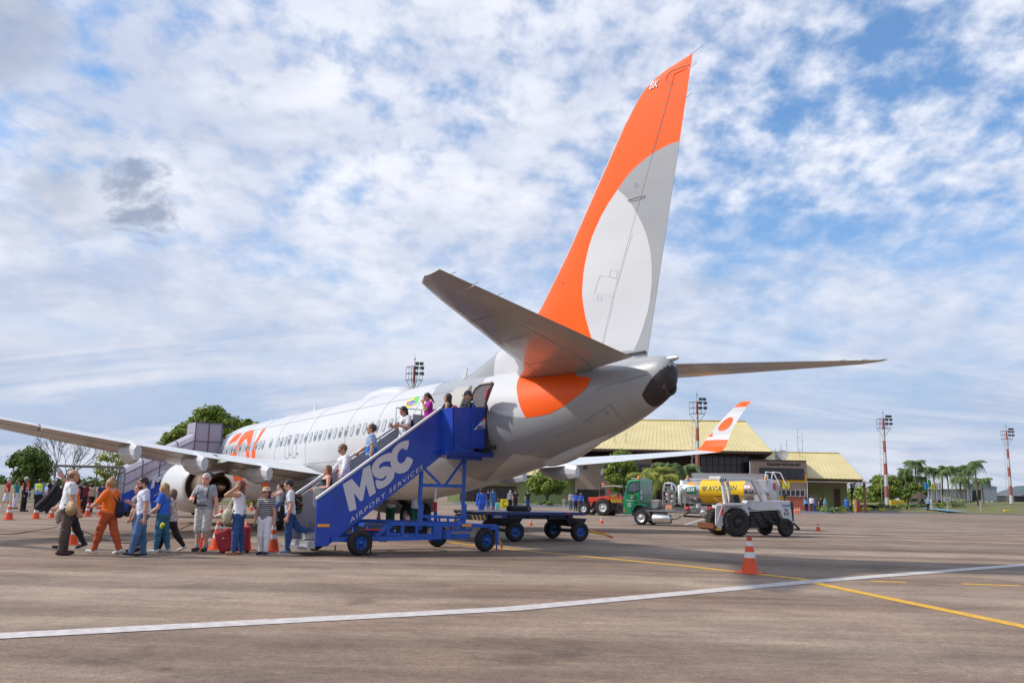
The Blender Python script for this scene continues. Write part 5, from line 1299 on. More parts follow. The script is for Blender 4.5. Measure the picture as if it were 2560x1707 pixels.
# flagpoles and flags
for i, (px, py, fl, lab) in enumerate([(2318, 1190, (.02, .2, .55), 'blue'), (2326, 1184, (.05, .32, .12), 'green'), (2339, 1192, (.55, .50, .05), 'yellow'), (2350, 1190, (.6, .6, .6), 'white')]):
    d = 136; base = cp(px+5, d, .6); tp = onplane(px, py, base, -VWH)
    t = thing('flagpole', 'slender white flagpole with a limp %s flag' % lab, 'flagpole', tuple(base), 0, 'flagpoles beyond the grass')
    b = MB(); b.tube([(0, 0, 0), tp-base], [.07, .04], 6); b.build('pole', m_mastw, t)
    q0 = (tp-base)*.82; b = MB(); n = 7; A = []; 
    for k in range(n+1):
        s = k/n; off = -CRH*(.65*s)+VWH*.1*math.sin(9*s); A.append(q0+off+Vector((0, 0, -.25*s)))
    b.add(A+[p+Vector((0, 0, -1.1+.2*(k % 2))) for k, p in enumerate(A)], [(k, k+1, n+2+k, n+1+k) for k in range(n)]); b.build('flag', mat('flag_'+lab, fl, .8, noise=.2, nscale=3), t, fix=False)
# signs and small things on the far side
def post_sign(label, px, py0, py1, wpx, hpx_, d, z0, col=None, name='notice_board', posts=1):
    base = cp(px, d, z0); s = thing(name, label, 'sign', tuple(base)); k = d/FPX
    tz_ = onplane(px, py0, base, -VWH).z-z0; b = MB()
    b.tube([(0, 0, 0), (0, 0, tz_)], .045, 6); b.build('post', m_mastw, s)
    b = MB(); w_ = wpx*k; h_ = hpx_*k; b.box(Vector((0, 0, tz_-h_/2))-VWH*.07, (w_, .05, h_), 0, Matrix.Rotation(math.atan2(CRH.y, CRH.x), 3, 'Z')); b.build('board', col or mat('board_white', (.62, .62, .62), .5), s)
    b = MB(); 
    for j in range(3):
        z = tz_-h_*(.25+.25*j); b.beam(Vector((0, 0, z))-CRH*w_*.36-VWH*.11, Vector((0, 0, z))+CRH*w_*.36-VWH*.11, .02, h_*.09)
    b.build('printed_lines', mat('print_red', (.30, .06, .06), .6), s)
post_sign('small white notice with red print on a post by the brown wall', 1409, 1247, 1272, 9, 8, 100, 0)
post_sign('white two-line direction board on the grass', 2369, 1244, 1266, 17, 8, 122, .3, name='direction_board')
post_sign('narrow white box sign at the right light mast', 2452, 1250, 1266, 5, 9, 123, .35, name='box_sign')
post_sign('narrow white post sign beside the canopy entrance', 2138, 1253, 1272, 5, 12, 105, .05, name='box_sign')
for px, d, z, c, lab in [(2106, 103.6, .15, .4, 'yellow block at the terminal corner'), (2164, 118, .2, .6, 'low yellow block at the path'), (2205, 119, .2, .4, 'yellow block left of the striped mast'), (2517, 121, .45, .35, 'yellow block at the foot of the right mast'), (2243, 136, .5, .8, 'yellow container under the trees')]:
    o = thing('yellow_block', lab, 'block', tuple(cp(px, d, z))); b = MB(); b.box((0, 0, c*.3), (c*2.2 if c < .7 else 2.2, .5, c*.6 if c < .7 else 1.8), 0, Matrix.Rotation(math.atan2(CRH.y, CRH.x), 3, 'Z')); b.build('body', mat('block_yellow', (.65, .45, .02), .6), o, bevel=.05)
for px, col, lab in ((2117, (.02, .12, .42), 'blue recycling bin under the canopy'), (2137, (.62, .42, .02), 'yellow recycling bin under the canopy'), (2144, (.40, .02, .03), 'red and white banner stand at the canopy')):
    o = thing('recycling_bin', lab, 'bin', tuple(cp(px, 112, .1))); b = MB(); b.lathe((0, 0, 0), (0, 0, 1), [(0, .32), (1.35, .36), (1.5, .30), (1.62, .1)], 12); b.build('body', mat('bin%d' % px, col, .5), o)
    b = MB(); b.lathe((0, 0, 1.36), (0, 0, 1), [(0, .385), (.06, .385)], 12); b.build('rim', m_conc, o)
# left side: small shelter and low fence
SH = thing('walkway_shelter', 'small grey flat-roofed shelter left of the covered stairs', 'shelter', tuple(cp(220, 58)))
def lp(px, py, d=58, dd=0): return onplane(px, py, cp(220, d), -VWH)+VWH*dd
b = MB(); A = lp(134, 1166); Bq = lp(304, 1176); Bq.z = A.z; b.prism([A, Bq, Bq+VWH*2.2, A+VWH*2.2], (0, 0, .14)); b.build('flat_roof', mat('shelter_grey', (.15, .145, .13), .6, noise=.1), SH, world=True)
for px, dd in ((137, .1), (149, 2.0), (280, .1), (292, 2.0)):
    p = lp(px, 1170, 58, dd); b = MB(); b.beam((p.x, p.y, 0), (p.x, p.y, A.z), .1, .1, up=CRH); b.build('post', mat('shelter_grey', (0, 0, 0)), SH, world=True)
FN_ = thing('low_fence', 'low white fence at the left edge of the apron', 'fence', tuple(cp(70, 66)))
b = MB(); 
p0, p1 = cp(-80, 66), cp(300, 68)
for z in (.35, .75): b.beam(p0+Vector((0, 0, z)), p1+Vector((0, 0, z)), .06, .07)
b.build('rails', m_mastw, FN_, world=True)
for i in range(14):
    p = p0.lerp(p1, i/13); b = MB(); b.beam(p, p+Vector((0, 0, .85)), .08, .08, up=CRH); b.build('post', m_mastw, FN_, world=True)
for px, h_, lab in ((236, 6.5, 'thin wooden utility pole behind the people at the covered stairs'), ):
    o = thing('utility_pole', lab, 'pole', tuple(cp(px, 92))); b = MB(); b.tube([(0, 0, 0), (0, 0, 3.1)], .07, 6); b.build('pole', m_bark, o); b = MB(); b.beam(-CRH*.5+Vector((0, 0, 2.9)), CRH*.5+Vector((0, 0, 2.9)), .07, .07); b.build('cross_arm', m_bark, o)

def treeline(name, px0, px1, d, h0, h1, z, m, seed, n=60, per=90, leaf=.5):
    rng = np.random.default_rng(seed); b = MB(); C = []
    for i in range(n):
        px = px0+(px1-px0)*(i+rng.random())/n; r_ = h0+(h1-h0)*rng.random(); c = cp(px, d+rng.uniform(-6, 6), z); C.append(((c.x, c.y, z+r_*.45), r_*.75, (1.3, 1.3, .8)))
    leaves(b, C, per, leaf, rng); o = b.build(name, m, fix=False); tag(o, 'low band of far green trees along the horizon '+('left of the airliner' if px1 < 1000 else 'behind the right end of the terminal'), 'trees', kind='stuff')
treeline('distant_treeline', -150, 640, 240, 2.2, 3.4, -.5, m_leafd, 5)
treeline('distant_woodland', 2080, 2440, 230, 3.5, 6.5, 0, m_leafm, 6, 50)
treeline('distant_scrub', 2470, 2900, 260, 1.8, 3.0, .4, m_leafd, 8, 40)
# ================================================================== baggage trailer
def frame_of(o, a):
    a = Vector(a).normalized(); n = Vector((a.y, -a.x, 0))
    if n.dot(CC-Vector(o)) < 0: n = -n
    F = Matrix((a, n, Vector((0, 0, 1)))).transposed().to_4x4(); F.translation = Vector(o); return F
class Side:
    """reads a thing's own (s, z) coordinates on the lateral plane y"""
    def __init__(s, F): s.F = F; s.I = F.inverted(); s.n = F.to_3x3() @ Vector((0, 1, 0))
    def __call__(s, px, py, y=0.0):
        p = s.I @ onplane(px, py, s.F.translation+s.n*y, s.n); return Vector((p.x, y, p.z))
FT = frame_of((27.85, 2.32, 0), (.115, .993, 0)); VT = Side(FT)
TRL = thing('baggage_trailer', 'empty dark blue flatbed trailer with four big blue-hubbed wheels behind the stairs', 'baggage trailer', frame=FT)
m_navy = mat('trailer_blue', (.008, .035, .17), .4, noise=.2, nscale=4); m_deck = mat('deck_steel', (.26, .25, .27), .45, metal=.4, noise=.15, nscale=5)
def pb(b, name, m, par=TRL, **k): return b.build(name, m, par, **k)
s1 = VT(1459, 1283, .25).x; s0 = VT(1195, 1283, .25).x; dz = VT(1459, 1281, .25).z
BW = -1.75
b = MB(); b.bb((s0, BW, dz-.05), (s1, .25, dz)); pb(b, 'deck', m_deck)
b = MB(); b.bb((s0, .25, dz-.10), (s1, .29, dz+.005)); b.bb((s0, BW-.04, dz-.10), (s1, BW, dz+.005)); b.bb((s1, BW, dz-.10), (s1+.04, .29, dz+.005)); pb(b, 'deck_edge', m_navy)
b = MB()
for y in (-.05, -1.45): b.bb((s0+.3, y-.06, dz-.24), (s1-.3, y+.06, dz-.05))
for s in np.linspace(s0+.5, s1-.5, 5): b.bb((s-.05, BW+.1, dz-.2), (s+.05, .1, dz-.05))
pb(b, 'underframe', mat('frame_dark_blue', (.012, .018, .06), .5))
for s, k in ((-.02, 0), (2.62, 1)):
    b = MB(); b.prism([(s-.25, -.1, .5), (s+.25, -.1, .5), (s+.45, -.1, dz-.22), (s-.45, -.1, dz-.22)], (0, -1.5, 0)); b.tube([(s, .0, .34), (s, -1.7, .34)], .05, 8); pb(b, 'axle_bogie', m_black)
for s, y in ((0, .12), (2.62, .12), (0, -1.85), (2.62, -1.8)):
    b = MB(); wheel_shape(b, (s, y, .345), (0, 1, 0), .345, .24, .18); pb(b, 'wheel', [m_tyre, m_rimb])
b = MB(); b.bb((s0-.25, -.9, dz-.28), (s0+.35, .27, dz-.10)); pb(b, 'bumper', m_navy)
b = MB()
for i in range(4): b.prism([(s0-.2+.14*i, .275, dz-.27), (s0-.13+.14*i, .275, dz-.27), (s0-.19+.14*i, .275, dz-.11), (s0-.26+.14*i, .275, dz-.11)], (0, .006, 0))
pb(b, 'hazard_stripes', mat('hazard_yellow', (.70, .42, .02), .5))
o_ = VT(1236, 1293.5, .30); letters_on(b2 := MB(), 'SUZUKI', o_, Vector((VT(1255, 1293, .30).x-o_.x, 0, 0)), Vector((0, 0, .075)), bold=.02)
b2.build('lettering', m_wpaint, TRL, fix=False); b = MB(); b.bb((o_.x-.1, .292, dz-.22), (o_.x+.5, .296, dz-.10)); pb(b, 'name_plate', m_navy)
b = MB(); b.bb((s0+.25, .291, dz-.05), (s0+.45, .298, dz-.02)); b.bb((s1-.75, .291, dz-.05), (s1-.55, .298, dz-.02)); pb(b, 'reflector', m_redp)
h0 = VT(1467, 1322, -.8); h1 = VT(1525, 1343, -.8)
b = MB(); b.beam((h0.x, -1.1, .34), (h1.x-.1, -.82, .16), .06, .07); b.beam((h0.x, -.5, .34), (h1.x-.1, -.78, .16), .06, .07); pb(b, 'tow_bar', mat('tow_yellow', (.62, .36, .02), .5, noise=.2))
b = MB(); b.beam((h1.x-.15, -.8, .15), (h1.x+.12, -.8, .08), .06, .06); b.beam((h1.x-.5, -.8, .30), (h1.x-.2, -.8, .26), .03, .03); pb(b, 'tow_hook', m_redp)
# black bag lying on the trailer
p = VT(1300, 1274, -.5); w0 = FT @ Vector((p.x, -.6, dz))
BG = thing('duffel_bag', 'black soft bag lying on the deck of the blue trailer', 'bag', frame=Matrix.Translation(w0) @ FT.to_3x3().to_4x4())
b = MB(); b.bb((-.42, -.2, .0), (.42, .2, .20)); b.build('body', mat('bag_black', (.012, .011, .014), .7, bump=.3, bscale=9), BG, bevel=.06)
b = MB(); b.tube([(-.15, 0, .19), (-.1, 0, .25), (.1, 0, .25), (.15, 0, .19)], .012, 5); b.bb((.25, .2, .05), (.40, .212, .15)); b.build('handle', mat('bag_strap', (.15, .12, .15), .7), BG)
# yellow letter board near the trailer
bx = gp(1263, 1279); d_ = (bx-CC).dot(FW); a_ = cp(1250, 88, 0); a_ = onplane(1250, 1271, a_, -VWH); u_ = CRH*(20.5*88/FPX); v_ = Vector((0, 0, 24*88/FPX))
c_sign('yellow free-standing board with a black C behind the blue trailer', a_, u_, v_, -VWH)
b = MB(); o = thing('sign_stand', 'low stand under the yellow C board behind the trailer', 'stand', tuple(Vector((a_.x, a_.y, 0))+VWH*.2))
for s in (.15, .85): b.beam(u_*s, u_*s+Vector((0, 0, a_.z+.3)), .06, .06, up=VWH)
b.beam(Vector((0, 0, .03)), u_+Vector((0, 0, .03)), .2, .05); b.build('frame', m_black, o)

# ================================================================== white tow tractor
FR = frame_of((26.98, 14.56, 0), (.84, 4.9, 0)); VR = Side(FR)
TR = thing('tow_tractor', 'white airport tow tractor with an open roll frame and black wheels, marked TR 03', 'tractor', frame=FR)
def tb(b, name, m, par=TR, **k): return b.build(name, m, par, **k)
m_trw = mat('tractor_white', (.60, .61, .62), .45, noise=.10, nscale=2.5); m_grease = mat('greasy_engine', (.028, .022, .022), .6, noise=.4, nscale=8)
def z7(u, v, y=0.0): return VR(1560+u*.2126, 1100+v*.2126, y)
def side_prism(b, pts, y0, y1, m=0):
    P = [z7(u, v, y0) for u, v in pts]; b.prism(P, (0, y1-y0, 0), m)
RW = .60
for s, y in ((0, 0), (.08, -1.30)):
    b = MB(); c = Vector((s, y-.02, RW)); wheel_shape(b, c, (0, 1, 0), RW, .36, .30)
    b.m = [0 if m_ == 0 else 1 for m_ in b.m]
    for k in range(26):
        a = 2*PI*k/26
        for sd in (-1, 1): b.box(c+Vector((math.cos(a)*(RW-.005), sd*.09, math.sin(a)*(RW-.005))), (.035, .17, .05), 0, Matrix.Rotation(-a, 3, 'Y'))
    wo = tb(b, 'rear_wheel', [m_tyre, m_grease])
    b = MB(); b.lathe(c+Vector((0, .11, 0)), (0, 1, 0), [(0, .22), (.04, .2), (.05, .1), (.1, .08), (.12, .02)], 18); tb(b, 'wheel_hub', m_grease, wo)
sf = z7(1900, 1030).x
for s, y in ((sf, 0), (sf-.1, -1.25)):
    b = MB(); wheel_shape(b, (s, y, .40), (0, 1, 0), .40, .25, .19); tb(b, 'front_wheel', [m_tyre, m_grease])
b = MB(); side_prism(b, [(1480, 845), (1850, 830), (1870, 960), (1680, 1020), (1500, 1030)], -.35, -.95); b.tube([z7(1700, 950, -.15), z7(1900, 1030, -.15)], .07, 8); b.tube([z7(1900, 1010, .0), z7(1900, 1010, -1.2)], .06, 8)
for i in range(12): b.ball(z7(1520+28*i, 870+40*(i % 4), -.33), (.09, .05, .09), 0, 8, 6)
tb(b, 'engine', m_grease)
b = MB(); side_prism(b, [(1520, 710), (1955, 712), (1968, 740), (1965, 815), (1640, 830), (1500, 818), (1490, 790)], -.25, -1.0); tb(b, 'hood', m_trw, bevel=.025)
b = MB(); side_prism(b, [(1838, 818), (1968, 812), (1985, 960), (1985, 1000), (1880, 935), (1862, 900)], -.15, -1.1); tb(b, 'front_cowl', m_trw, bevel=.02)
b = MB(); side_prism(b, [(1962, 718), (1985, 725), (2000, 955), (1976, 950)], -.22, -1.05); tb(b, 'grille', m_grease)
b = MB(); side_prism(b, [(1165, 760), (1440, 745), (1480, 880), (1440, 870), (1395, 820), (1330, 795), (1250, 800), (1190, 850), (1165, 900), (1150, 1050), (1100, 1035), (1078, 1010), (1085, 765)], -.16, -.22); tb(b, 'fender', m_trw, bevel=.01)
b = MB(); side_prism(b, [(1165, 745), (1440, 740), (1440, 765), (1165, 770)], .10, -.35); side_prism(b, [(1140, 765), (1420, 765), (1470, 880), (1450, 1000), (1160, 1000)], -.4, -.45); side_prism(b, [(1150, 765), (1430, 765), (1460, 800), (1150, 800)], -.4, -1.1); tb(b, 'platform', m_trw, bevel=.01)
b = MB(); b.tube([z7(1165, 752, .05), z7(1100, 752, .05), z7(1080, 790, .05), z7(1080, 1000, .05)], .022, 6); b.tube([z7(1160, 760, .05), z7(1085, 985, .05)], .018, 6); tb(b, 'side_rail', m_trw)
def rbeam(p, q_, y, wd, name='roll_frame', m=None):
    b = MB(); b.beam(z7(*p, y), z7(*q_, y), .11, wd, up=(0, 1, 0)); return tb(b, name, m or m_trw)
rbeam((1155, 485), (1190, 752), -.1, .13); rbeam((1210, 490), (1255, 752), -.9, .13); rbeam((1500, 465), (1625, 712), -.1, .13); rbeam((1555, 480), (1650, 640), -.9, .10)
b = MB(); P = [z7(1120, 448, -.05), z7(1560, 442, -.05), z7(1560, 470, -.05), z7(1120, 490, -.05)]; b.prism(P, (0, -.12, 0)); P = [z7(1135, 440, -.85), z7(1570, 438, -.85), z7(1570, 462, -.85), z7(1135, 470, -.85)]; b.prism(P, (0, -.12, 0)); b.bb((z7(1150, 460).x, -.9, z7(1150, 452).z-.02), (z7(1560, 452).x, -.1, z7(1560, 440).z+.02)); tb(b, 'canopy_beam', m_trw)
b = MB()
for i in range(3): side_prism(b, [(1130+26*i, 485), (1142+26*i, 485), (1150+26*i, 450), (1138+26*i, 450)], -.045, -.05)
tb(b, 'hazard_stripes', m_signk)
b = MB(); side_prism(b, [(1310, 640), (1350, 640), (1370, 760), (1300, 760)], -.45, -.85); side_prism(b, [(1290, 735), (1420, 735), (1420, 765), (1290, 765)], -.45, -.85); tb(b, 'seat', m_black, bevel=.02)
b = MB(); c = z7(1475, 700, -.6); b.tube([z7(1530, 780, -.6), c], .02, 6); 
ring = [c+Vector((.10*math.cos(a)*.6, .2*math.sin(a), .16*math.cos(a))) for a in np.linspace(0, 2*PI, 17)]; b.tube(ring, .016, 5, caps=False); tb(b, 'steering_wheel', m_black)
b = MB(); b.tube([z7(1890, 712, -.6), z7(1888, 660, -.6)], .045, 8); b.tube([z7(1889, 668, -.6), z7(1887, 632, -.6)], .09, 10); tb(b, 'exhaust_pipe', m_grease)
b = MB(); b.tube([z7(1158, 888, .02), z7(1158, 812, .02)], .05, 10); b.tube([z7(1158, 812, .02), z7(1158, 795, .02)], .02, 6); tb(b, 'fire_extinguisher', m_redp)
b = MB(); side_prism(b, [(1045, 970), (1080, 975), (1100, 1040), (1100, 1060), (1050, 1035)], -.1, -1.2); tb(b, 'rear_hitch', mat('rusty_steel', (.16, .06, .03), .8, noise=.4))
b = MB(); side_prism(b, [(1078, 1036), (1140, 1040), (1140, 1062), (1082, 1055)], -.08, -.1); tb(b, 'rear_plate', mat('hazard_yellow', (0, 0, 0)))
b = MB(); b.beam(z7(1990, 975, -.6), z7(2060, 1040, -.6), .08, .06); b.beam(z7(2010, 1045, -.6), z7(2065, 1045, -.6), .06, .08); tb(b, 'front_hook', m_grease)
for u in (1135, 1210):
    b = MB(); b.tube([z7(u, 742, -.05), z7(u, 716, -.05)], .045, 8); tb(b, 'marker_lamp', mat('lamp_amber', (.60, .25, .05), .4))
b = MB(); YF = -.145
o_ = z7(1882, 840, YF); letters_on(b, 'TR', o_, z7(1935, 840, YF)-o_, Vector((0, 0, z7(1882, 805, YF).z-o_.z)), bold=.03)
o_ = z7(1882, 882, YF); letters_on(b, '03', o_, z7(1938, 882, YF)-o_, Vector((0, 0, z7(1882, 847, YF).z-o_.z)), bold=.03)
tb(b, 'lettering', m_signk, fix=False)
b = MB(); P = [z7(u, v, -.243) for u, v in [(1862, 738), (1880, 768), (1905, 758), (1928, 770), (1950, 742), (1948, 778), (1866, 778)]]; fillp(P, b); tb(b, 'emblem', mat('emblem_blue', (.03, .08, .4), .5), fix=False)

# ================================================================== fuel truck
FX = frame_of(tuple(gp(1603, 1312)), (.889, .457, 0)); VX = Side(FX)
FTK = thing('fuel_truck', 'green-cabbed fuel truck with a polished tank and yellow AVIATION band', 'fuel truck', frame=FX)
def xb(b, name, m, par=FTK, **k): return b.build(name, m, par, **k)
m_green = mat('cab_green', (.008, .21, .09), .32, noise=.08, nscale=2, coat=.4); m_pol = mat('polished_tank', (.52, .52, .53), .24, metal=.85, noise=.15, nscale=1.2)
m_ty = mat('tank_yellow', (.82, .50, .012), .3, coat=.4); m_equip = mat('pump_metal', (.36, .36, .37), .38, metal=.6, noise=.25, nscale=9)
def x7(u, v, y=0.0): return VX(1560+u*.2126, 1100+v*.2126, y)
CW = -2.05
def sx_prism(b, pts, y0, y1, m=0): b.prism([x7(u, v, y0) for u, v in pts], (0, y1-y0, 0), m)
# cab body with arched roof and wheel arch
cabP = [(5, 875), (0, 740), (5, 650), (35, 500), (50, 475), (95, 462), (182, 455), (186, 500), (186, 760), (262, 765), (150, 745), (100, 775), (85, 820), (80, 865)]
b = MB(); sx_prism(b, [(-6, 870), (-10, 700), (4, 620), (34, 490), (60, 470), (184, 455), (186, 745), (150, 742), (112, 765), (90, 805), (82, 868)], .06, CW); xb(b, 'cab', m_green, bevel=.06)
b = MB(); sx_prism(b, [(118, 760), (150, 742), (200, 745), (262, 770), (262, 780), (200, 760), (150, 758), (120, 780), (95, 830), (92, 868), (84, 868), (88, 810)], .10, -.25); sx_prism(b, [(118, 760), (150, 742), (200, 745), (262, 770), (262, 780), (200, 760), (150, 758), (120, 780), (95, 830), (92, 868), (84, 868), (88, 810)], CW+.25, CW-.03); xb(b, 'wheel_arch', m_green)
sb = x7(186, 500).x
b = MB(); sx_prism(b, [(40, 612), (72, 505), (175, 500), (178, 588), (110, 605)], .065, .08); xb(b, 'side_window', m_glass, fix=True)
b = MB()
for (u0, v0), (u1, v1) in zip([(33, 618), (68, 498), (180, 494), (182, 592), (110, 610)], [(68, 498), (180, 494), (182, 592), (110, 610), (33, 618)]): b.beam(x7(u0, v0, .075), x7(u1, v1, .075), .03, .02, up=(0, 1, 0))
b.beam(x7(150, 500, .085), x7(150, 594, .085), .02, .02, up=(0, 1, 0)); xb(b, 'window_seal', m_black)
zt = x7(186, 455).z; zb = x7(186, 640).z
for y0 in (-.25, -1.15):
    b = MB(); b.bb((sb+.002, y0-.72, zt-.92), (sb+.02, y0, zt-.38)); xb(b, 'rear_window', m_glass, bevel=.01)
b = MB(); b.bb((sb, CW, .95), (sb+.012, .05, zt-.30)); 
for i in range(5): b.bb((sb+.005, CW+.1, 1.15+.12*i), (sb+.03, -.05, 1.19+.12*i))
xb(b, 'cab_back', mat('cab_back_green', (.008, .17, .075), .6, noise=.1))
b = MB(); b.bb((x7(60, 460).x, CW+.35, zt-.01), (sb-.1, -.3, zt+.05)); xb(b, 'roof_hatch', mat('hatch_grey', (.4, .42, .42), .5), bevel=.02)
b = MB(); b.lathe(x7(177, 455, -.3)+Vector((0, 0, 0)), (0, 0, 1), [(0, .10), (.10, .10), (.18, .03)], 12); xb(b, 'beacon', mat('beacon_orange', (.75, .16, .01), .3))
b = MB(); b.tube([x7(8, 560, .1), x7(-4, 530, .35)], .02, 6); b.box(x7(-2, 565, .38), (.05, .2, .42)); xb(b, 'side_mirror', m_black)
b = MB(); sx_prism(b, [(-6, 800), (8, 800), (8, 840), (-8, 840)], .06, -.1); xb(b, 'indicator_lamp', mat('beacon_orange', (0, 0, 0)))
b = MB(); sx_prism(b, [(-14, 862), (95, 866), (95, 892), (-14, 885)], .04, CW+.02); xb(b, 'bumper', m_equip)
b = MB()
fillp([x7(u, v, .072) for u, v in [(78, 645), (122, 645), (118, 658), (82, 658)]], b, 0); o_ = x7(80, 684, .072); letters_on(b, 'BR', o_, x7(118, 684, .072)-o_, Vector((0, 0, x7(80, 662, .072).z-o_.z)), m=1, bold=.03)
o_ = x7(40, 755, .072); letters_on(b, 'CTA', o_, x7(82, 755, .072)-o_, Vector((0, 0, x7(40, 733, .072).z-o_.z)), m=1, bold=.02)
o_ = x7(40, 782, .072); letters_on(b, '1491', o_, x7(82, 782, .072)-o_, Vector((0, 0, x7(40, 760, .072).z-o_.z)), m=1, bold=.02)
o_ = x7(22, 714, .072); letters_on(b, 'PETROBRAS', o_, x7(150, 712, .072)-o_, Vector((0, 0, x7(22, 702, .072).z-o_.z)), m=1, bold=.02)
xb(b, 'door_lettering', [m_ty, m_wpaint], fix=False)
for u, v in ((210, 622), (210, 686)):
    b = MB(); c = Vector((sb+.03, 0, 0)); pz_ = x7(u, v, 0); b.lathe((sb+.022, -.16, pz_.z), (1, 0, 0), [(0, .13), (.01, .13), (.012, .01)], 16); xb(b, 'speed_badge', m_wpaint)
# wheels
RWX = .42
for s, y in ((0, -.02), (.0, CW+.08)):
    b = MB(); wheel_shape(b, (s, y, RWX), (0, 1, 0), RWX, .26, .24); xb(b, 'front_wheel', [m_tyre, m_alu])
sr = 4.6
for y in (-.1, -.42, CW+.15, CW+.47):
    b = MB(); wheel_shape(b, (sr, y, RWX), (0, 1, 0), RWX, .25, .24); xb(b, 'rear_wheel', [m_tyre, m_equip])
b = MB(); sx_prism(b, [(195, 770), (262, 770), (285, 800), (300, 850), (310, 945), (262, 945), (250, 850), (228, 800)], -.05, -.35); xb(b, 'mudguard', mat('mudguard_grey', (.10, .10, .12), .6))
b = MB()
for y in (-.55, CW+.55): b.bb((-.6, y-.06, .72), (7.0, y+.06, .92))
for s in (0.2, 1.5, 3, 4.6, 6.5): b.bb((s-.05, CW+.5, .74), (s+.05, -.5, .90))
b.bb((-.05, CW+.2, .37), (.05, -.2, .47)); b.bb((sr-.07, CW+.3, .35), (sr+.07, -.3, .50)); xb(b, 'chassis', m_equip)
b = MB(); b.lathe(x7(335, 920, -.12), (1, 0, 0), [(0, .01), (.02, .22), (.1, .26), (1.0, .26), (1.08, .22), (1.1, .01)], 20); xb(b, 'air_tank', m_alu)
# the tank: elliptical barrel with coloured bands
ts0 = x7(690, 620, -.1).x; ts1 = x7(1705, 600, -.02).x; tcz = (x7(900, 450).z+x7(900, 740, 0).z)/2; tw = 1.10; thh = (x7(900, 440).z-x7(900, 750).z)/2*1.0; tcy = CW/2
def el(s, k=1.0, n=36): return [Vector((s, tcy+tw*k*math.cos(2*PI*i/n), tcz+thh*k*math.sin(2*PI*i/n))) for i in range(n)]
y0_ = x7(890, 600, -.02).x; y1_ = x7(1410, 600, -.02).x
b = MB(); stn = [(ts0-.16, .55), (ts0-.10, .82), (ts0-.02, .96), (ts0+.08, 1), (y0_, 1), (y0_+.01, 1), (y1_, 1), (y1_+.01, 1), (ts1-.08, 1), (ts1+.02, .96), (ts1+.10, .82), (ts1+.16, .55)]
b.loft([el(s, k) for s, k in stn])
for i in range(len(b.m)):
    seg = i//36
    if seg in (5,): b.m[i] = 1
    if seg >= 9: b.m[i] = 2
xb(b, 'tank', [m_pol, m_ty, mat('tank_end_white', (.55, .56, .57), .4)])
def on_tank(s, z, off=.012):
    k = max(-.99, min(.99, (z-tcz)/thh)); return Vector((s, tcy+(tw+off)*math.sqrt(1-k*k), tcz+(thh+off)*k))
def tank_s(u, v): return x7(u, v, -.02)
def tank_poly(b_, pts, off, m, step=(.2, .06)): patch(b_, [(tank_s(u, v).x, tank_s(u, v).z) for u, v in pts], lambda s, z: on_tank(s, z, off), step, m)
def tank_text(b_, t, a, c, top, m, off=.014, **k):
    A = tank_s(*a); Cq = tank_s(*c); T_ = tank_s(a[0], top); vs, fs = lettering(t, **k)
    b_.add([on_tank(A.x+(Cq.x-A.x)*float(x), A.z+(Cq.z-A.z)*float(x)+(T_.z-A.z)*float(y), off) for x, y in vs], fs, m)
b = MB()
tank_poly(b, [(732, 500), (852, 498), (852, 526), (732, 527)], .008, 0); tank_poly(b, [(728, 545), (854, 545), (856, 634), (742, 634)], .008, 1)
tank_text(b, 'BR', (742, 602), (842, 602), 562, 2, shear=.12, bold=.03)
lm_ = [mat('sign_orange2', (.75, .33, .03), .5), mat('logo_green', (.005, .16, .09), .4), m_wpaint, m_redp]; xb(b, 'tank_logo', lm_, fix=False); b = MB()
for i in range(5): tank_poly(b, [(915+4*i, 545+11*i), (985-4*i, 542+11*i), (983-4*i, 548+11*i), (915+4*i, 551+11*i)], .008, 1)
tank_text(b, 'AVIATION', (988, 598), (1330, 588), 540, 1, shear=.12, bold=.02)
tank_poly(b, [(1078, 655), (1145, 655), (1145, 664), (1078, 664)], .008, 3)
xb(b, 'aviation_lettering', lm_, fix=False)
b = MB(); tank_poly(b, [(1425, 590), (1522, 588), (1526, 618), (1430, 620)], .008, 0); tank_text(b, 'JET A', (1455, 612), (1512, 611), 594, 1, bold=.02)
for u in (1427, 1465):
    c = tank_s(u, 548); patch(b, [(c.x+.13*math.cos(a), c.z+.13*math.sin(a)) for a in np.linspace(0, 2*PI, 17)[:-1]], lambda s, z: on_tank(s, z, .008), (.2, .06), 2); patch(b, [(c.x+.10*math.cos(a), c.z+.10*math.sin(a)) for a in np.linspace(0, 2*PI, 17)[:-1]], lambda s, z: on_tank(s, z, .011), (.2, .06), 1)
xb(b, 'warning_plates', [m_signk, m_wpaint, m_redp], fix=False)
b = MB(); ty_ = tcz+thh; b.bb((ts0+.35, tcy+.42, ty_-.12), (ts1-.35, tcy+.50, ty_+.26)); b.bb((ts0+.35, tcy-.50, ty_-.12), (ts1-.35, tcy-.42, ty_+.26)); b.bb((ts0+.35, tcy-.5, ty_-.12), (ts0+.42, tcy+.5, ty_+.26)); b.bb((ts1-.42, tcy-.5, ty_-.12), (ts1-.35, tcy+.5, ty_+.26)); xb(b, 'top_coaming', m_alu)
b = MB(); b.tube([(ts0+.05, tcy+.6, ty_-.08), (ts1-.1, tcy+.6, ty_-.08)], .03, 6); xb(b, 'side_gutter', m_alu)
for k in range(2):
    b = MB(); p0 = Vector((ts1-.3+.35*k, tcy+.5, ty_)); b.tube([p0, p0+Vector((.05, 0, .36)), p0+Vector((.45, 0, .32)), p0+Vector((.75, 0, -.35))], .03, 6); xb(b, 'ladder_hoop', mat('hoop_white', (.7, .7, .7), .4))
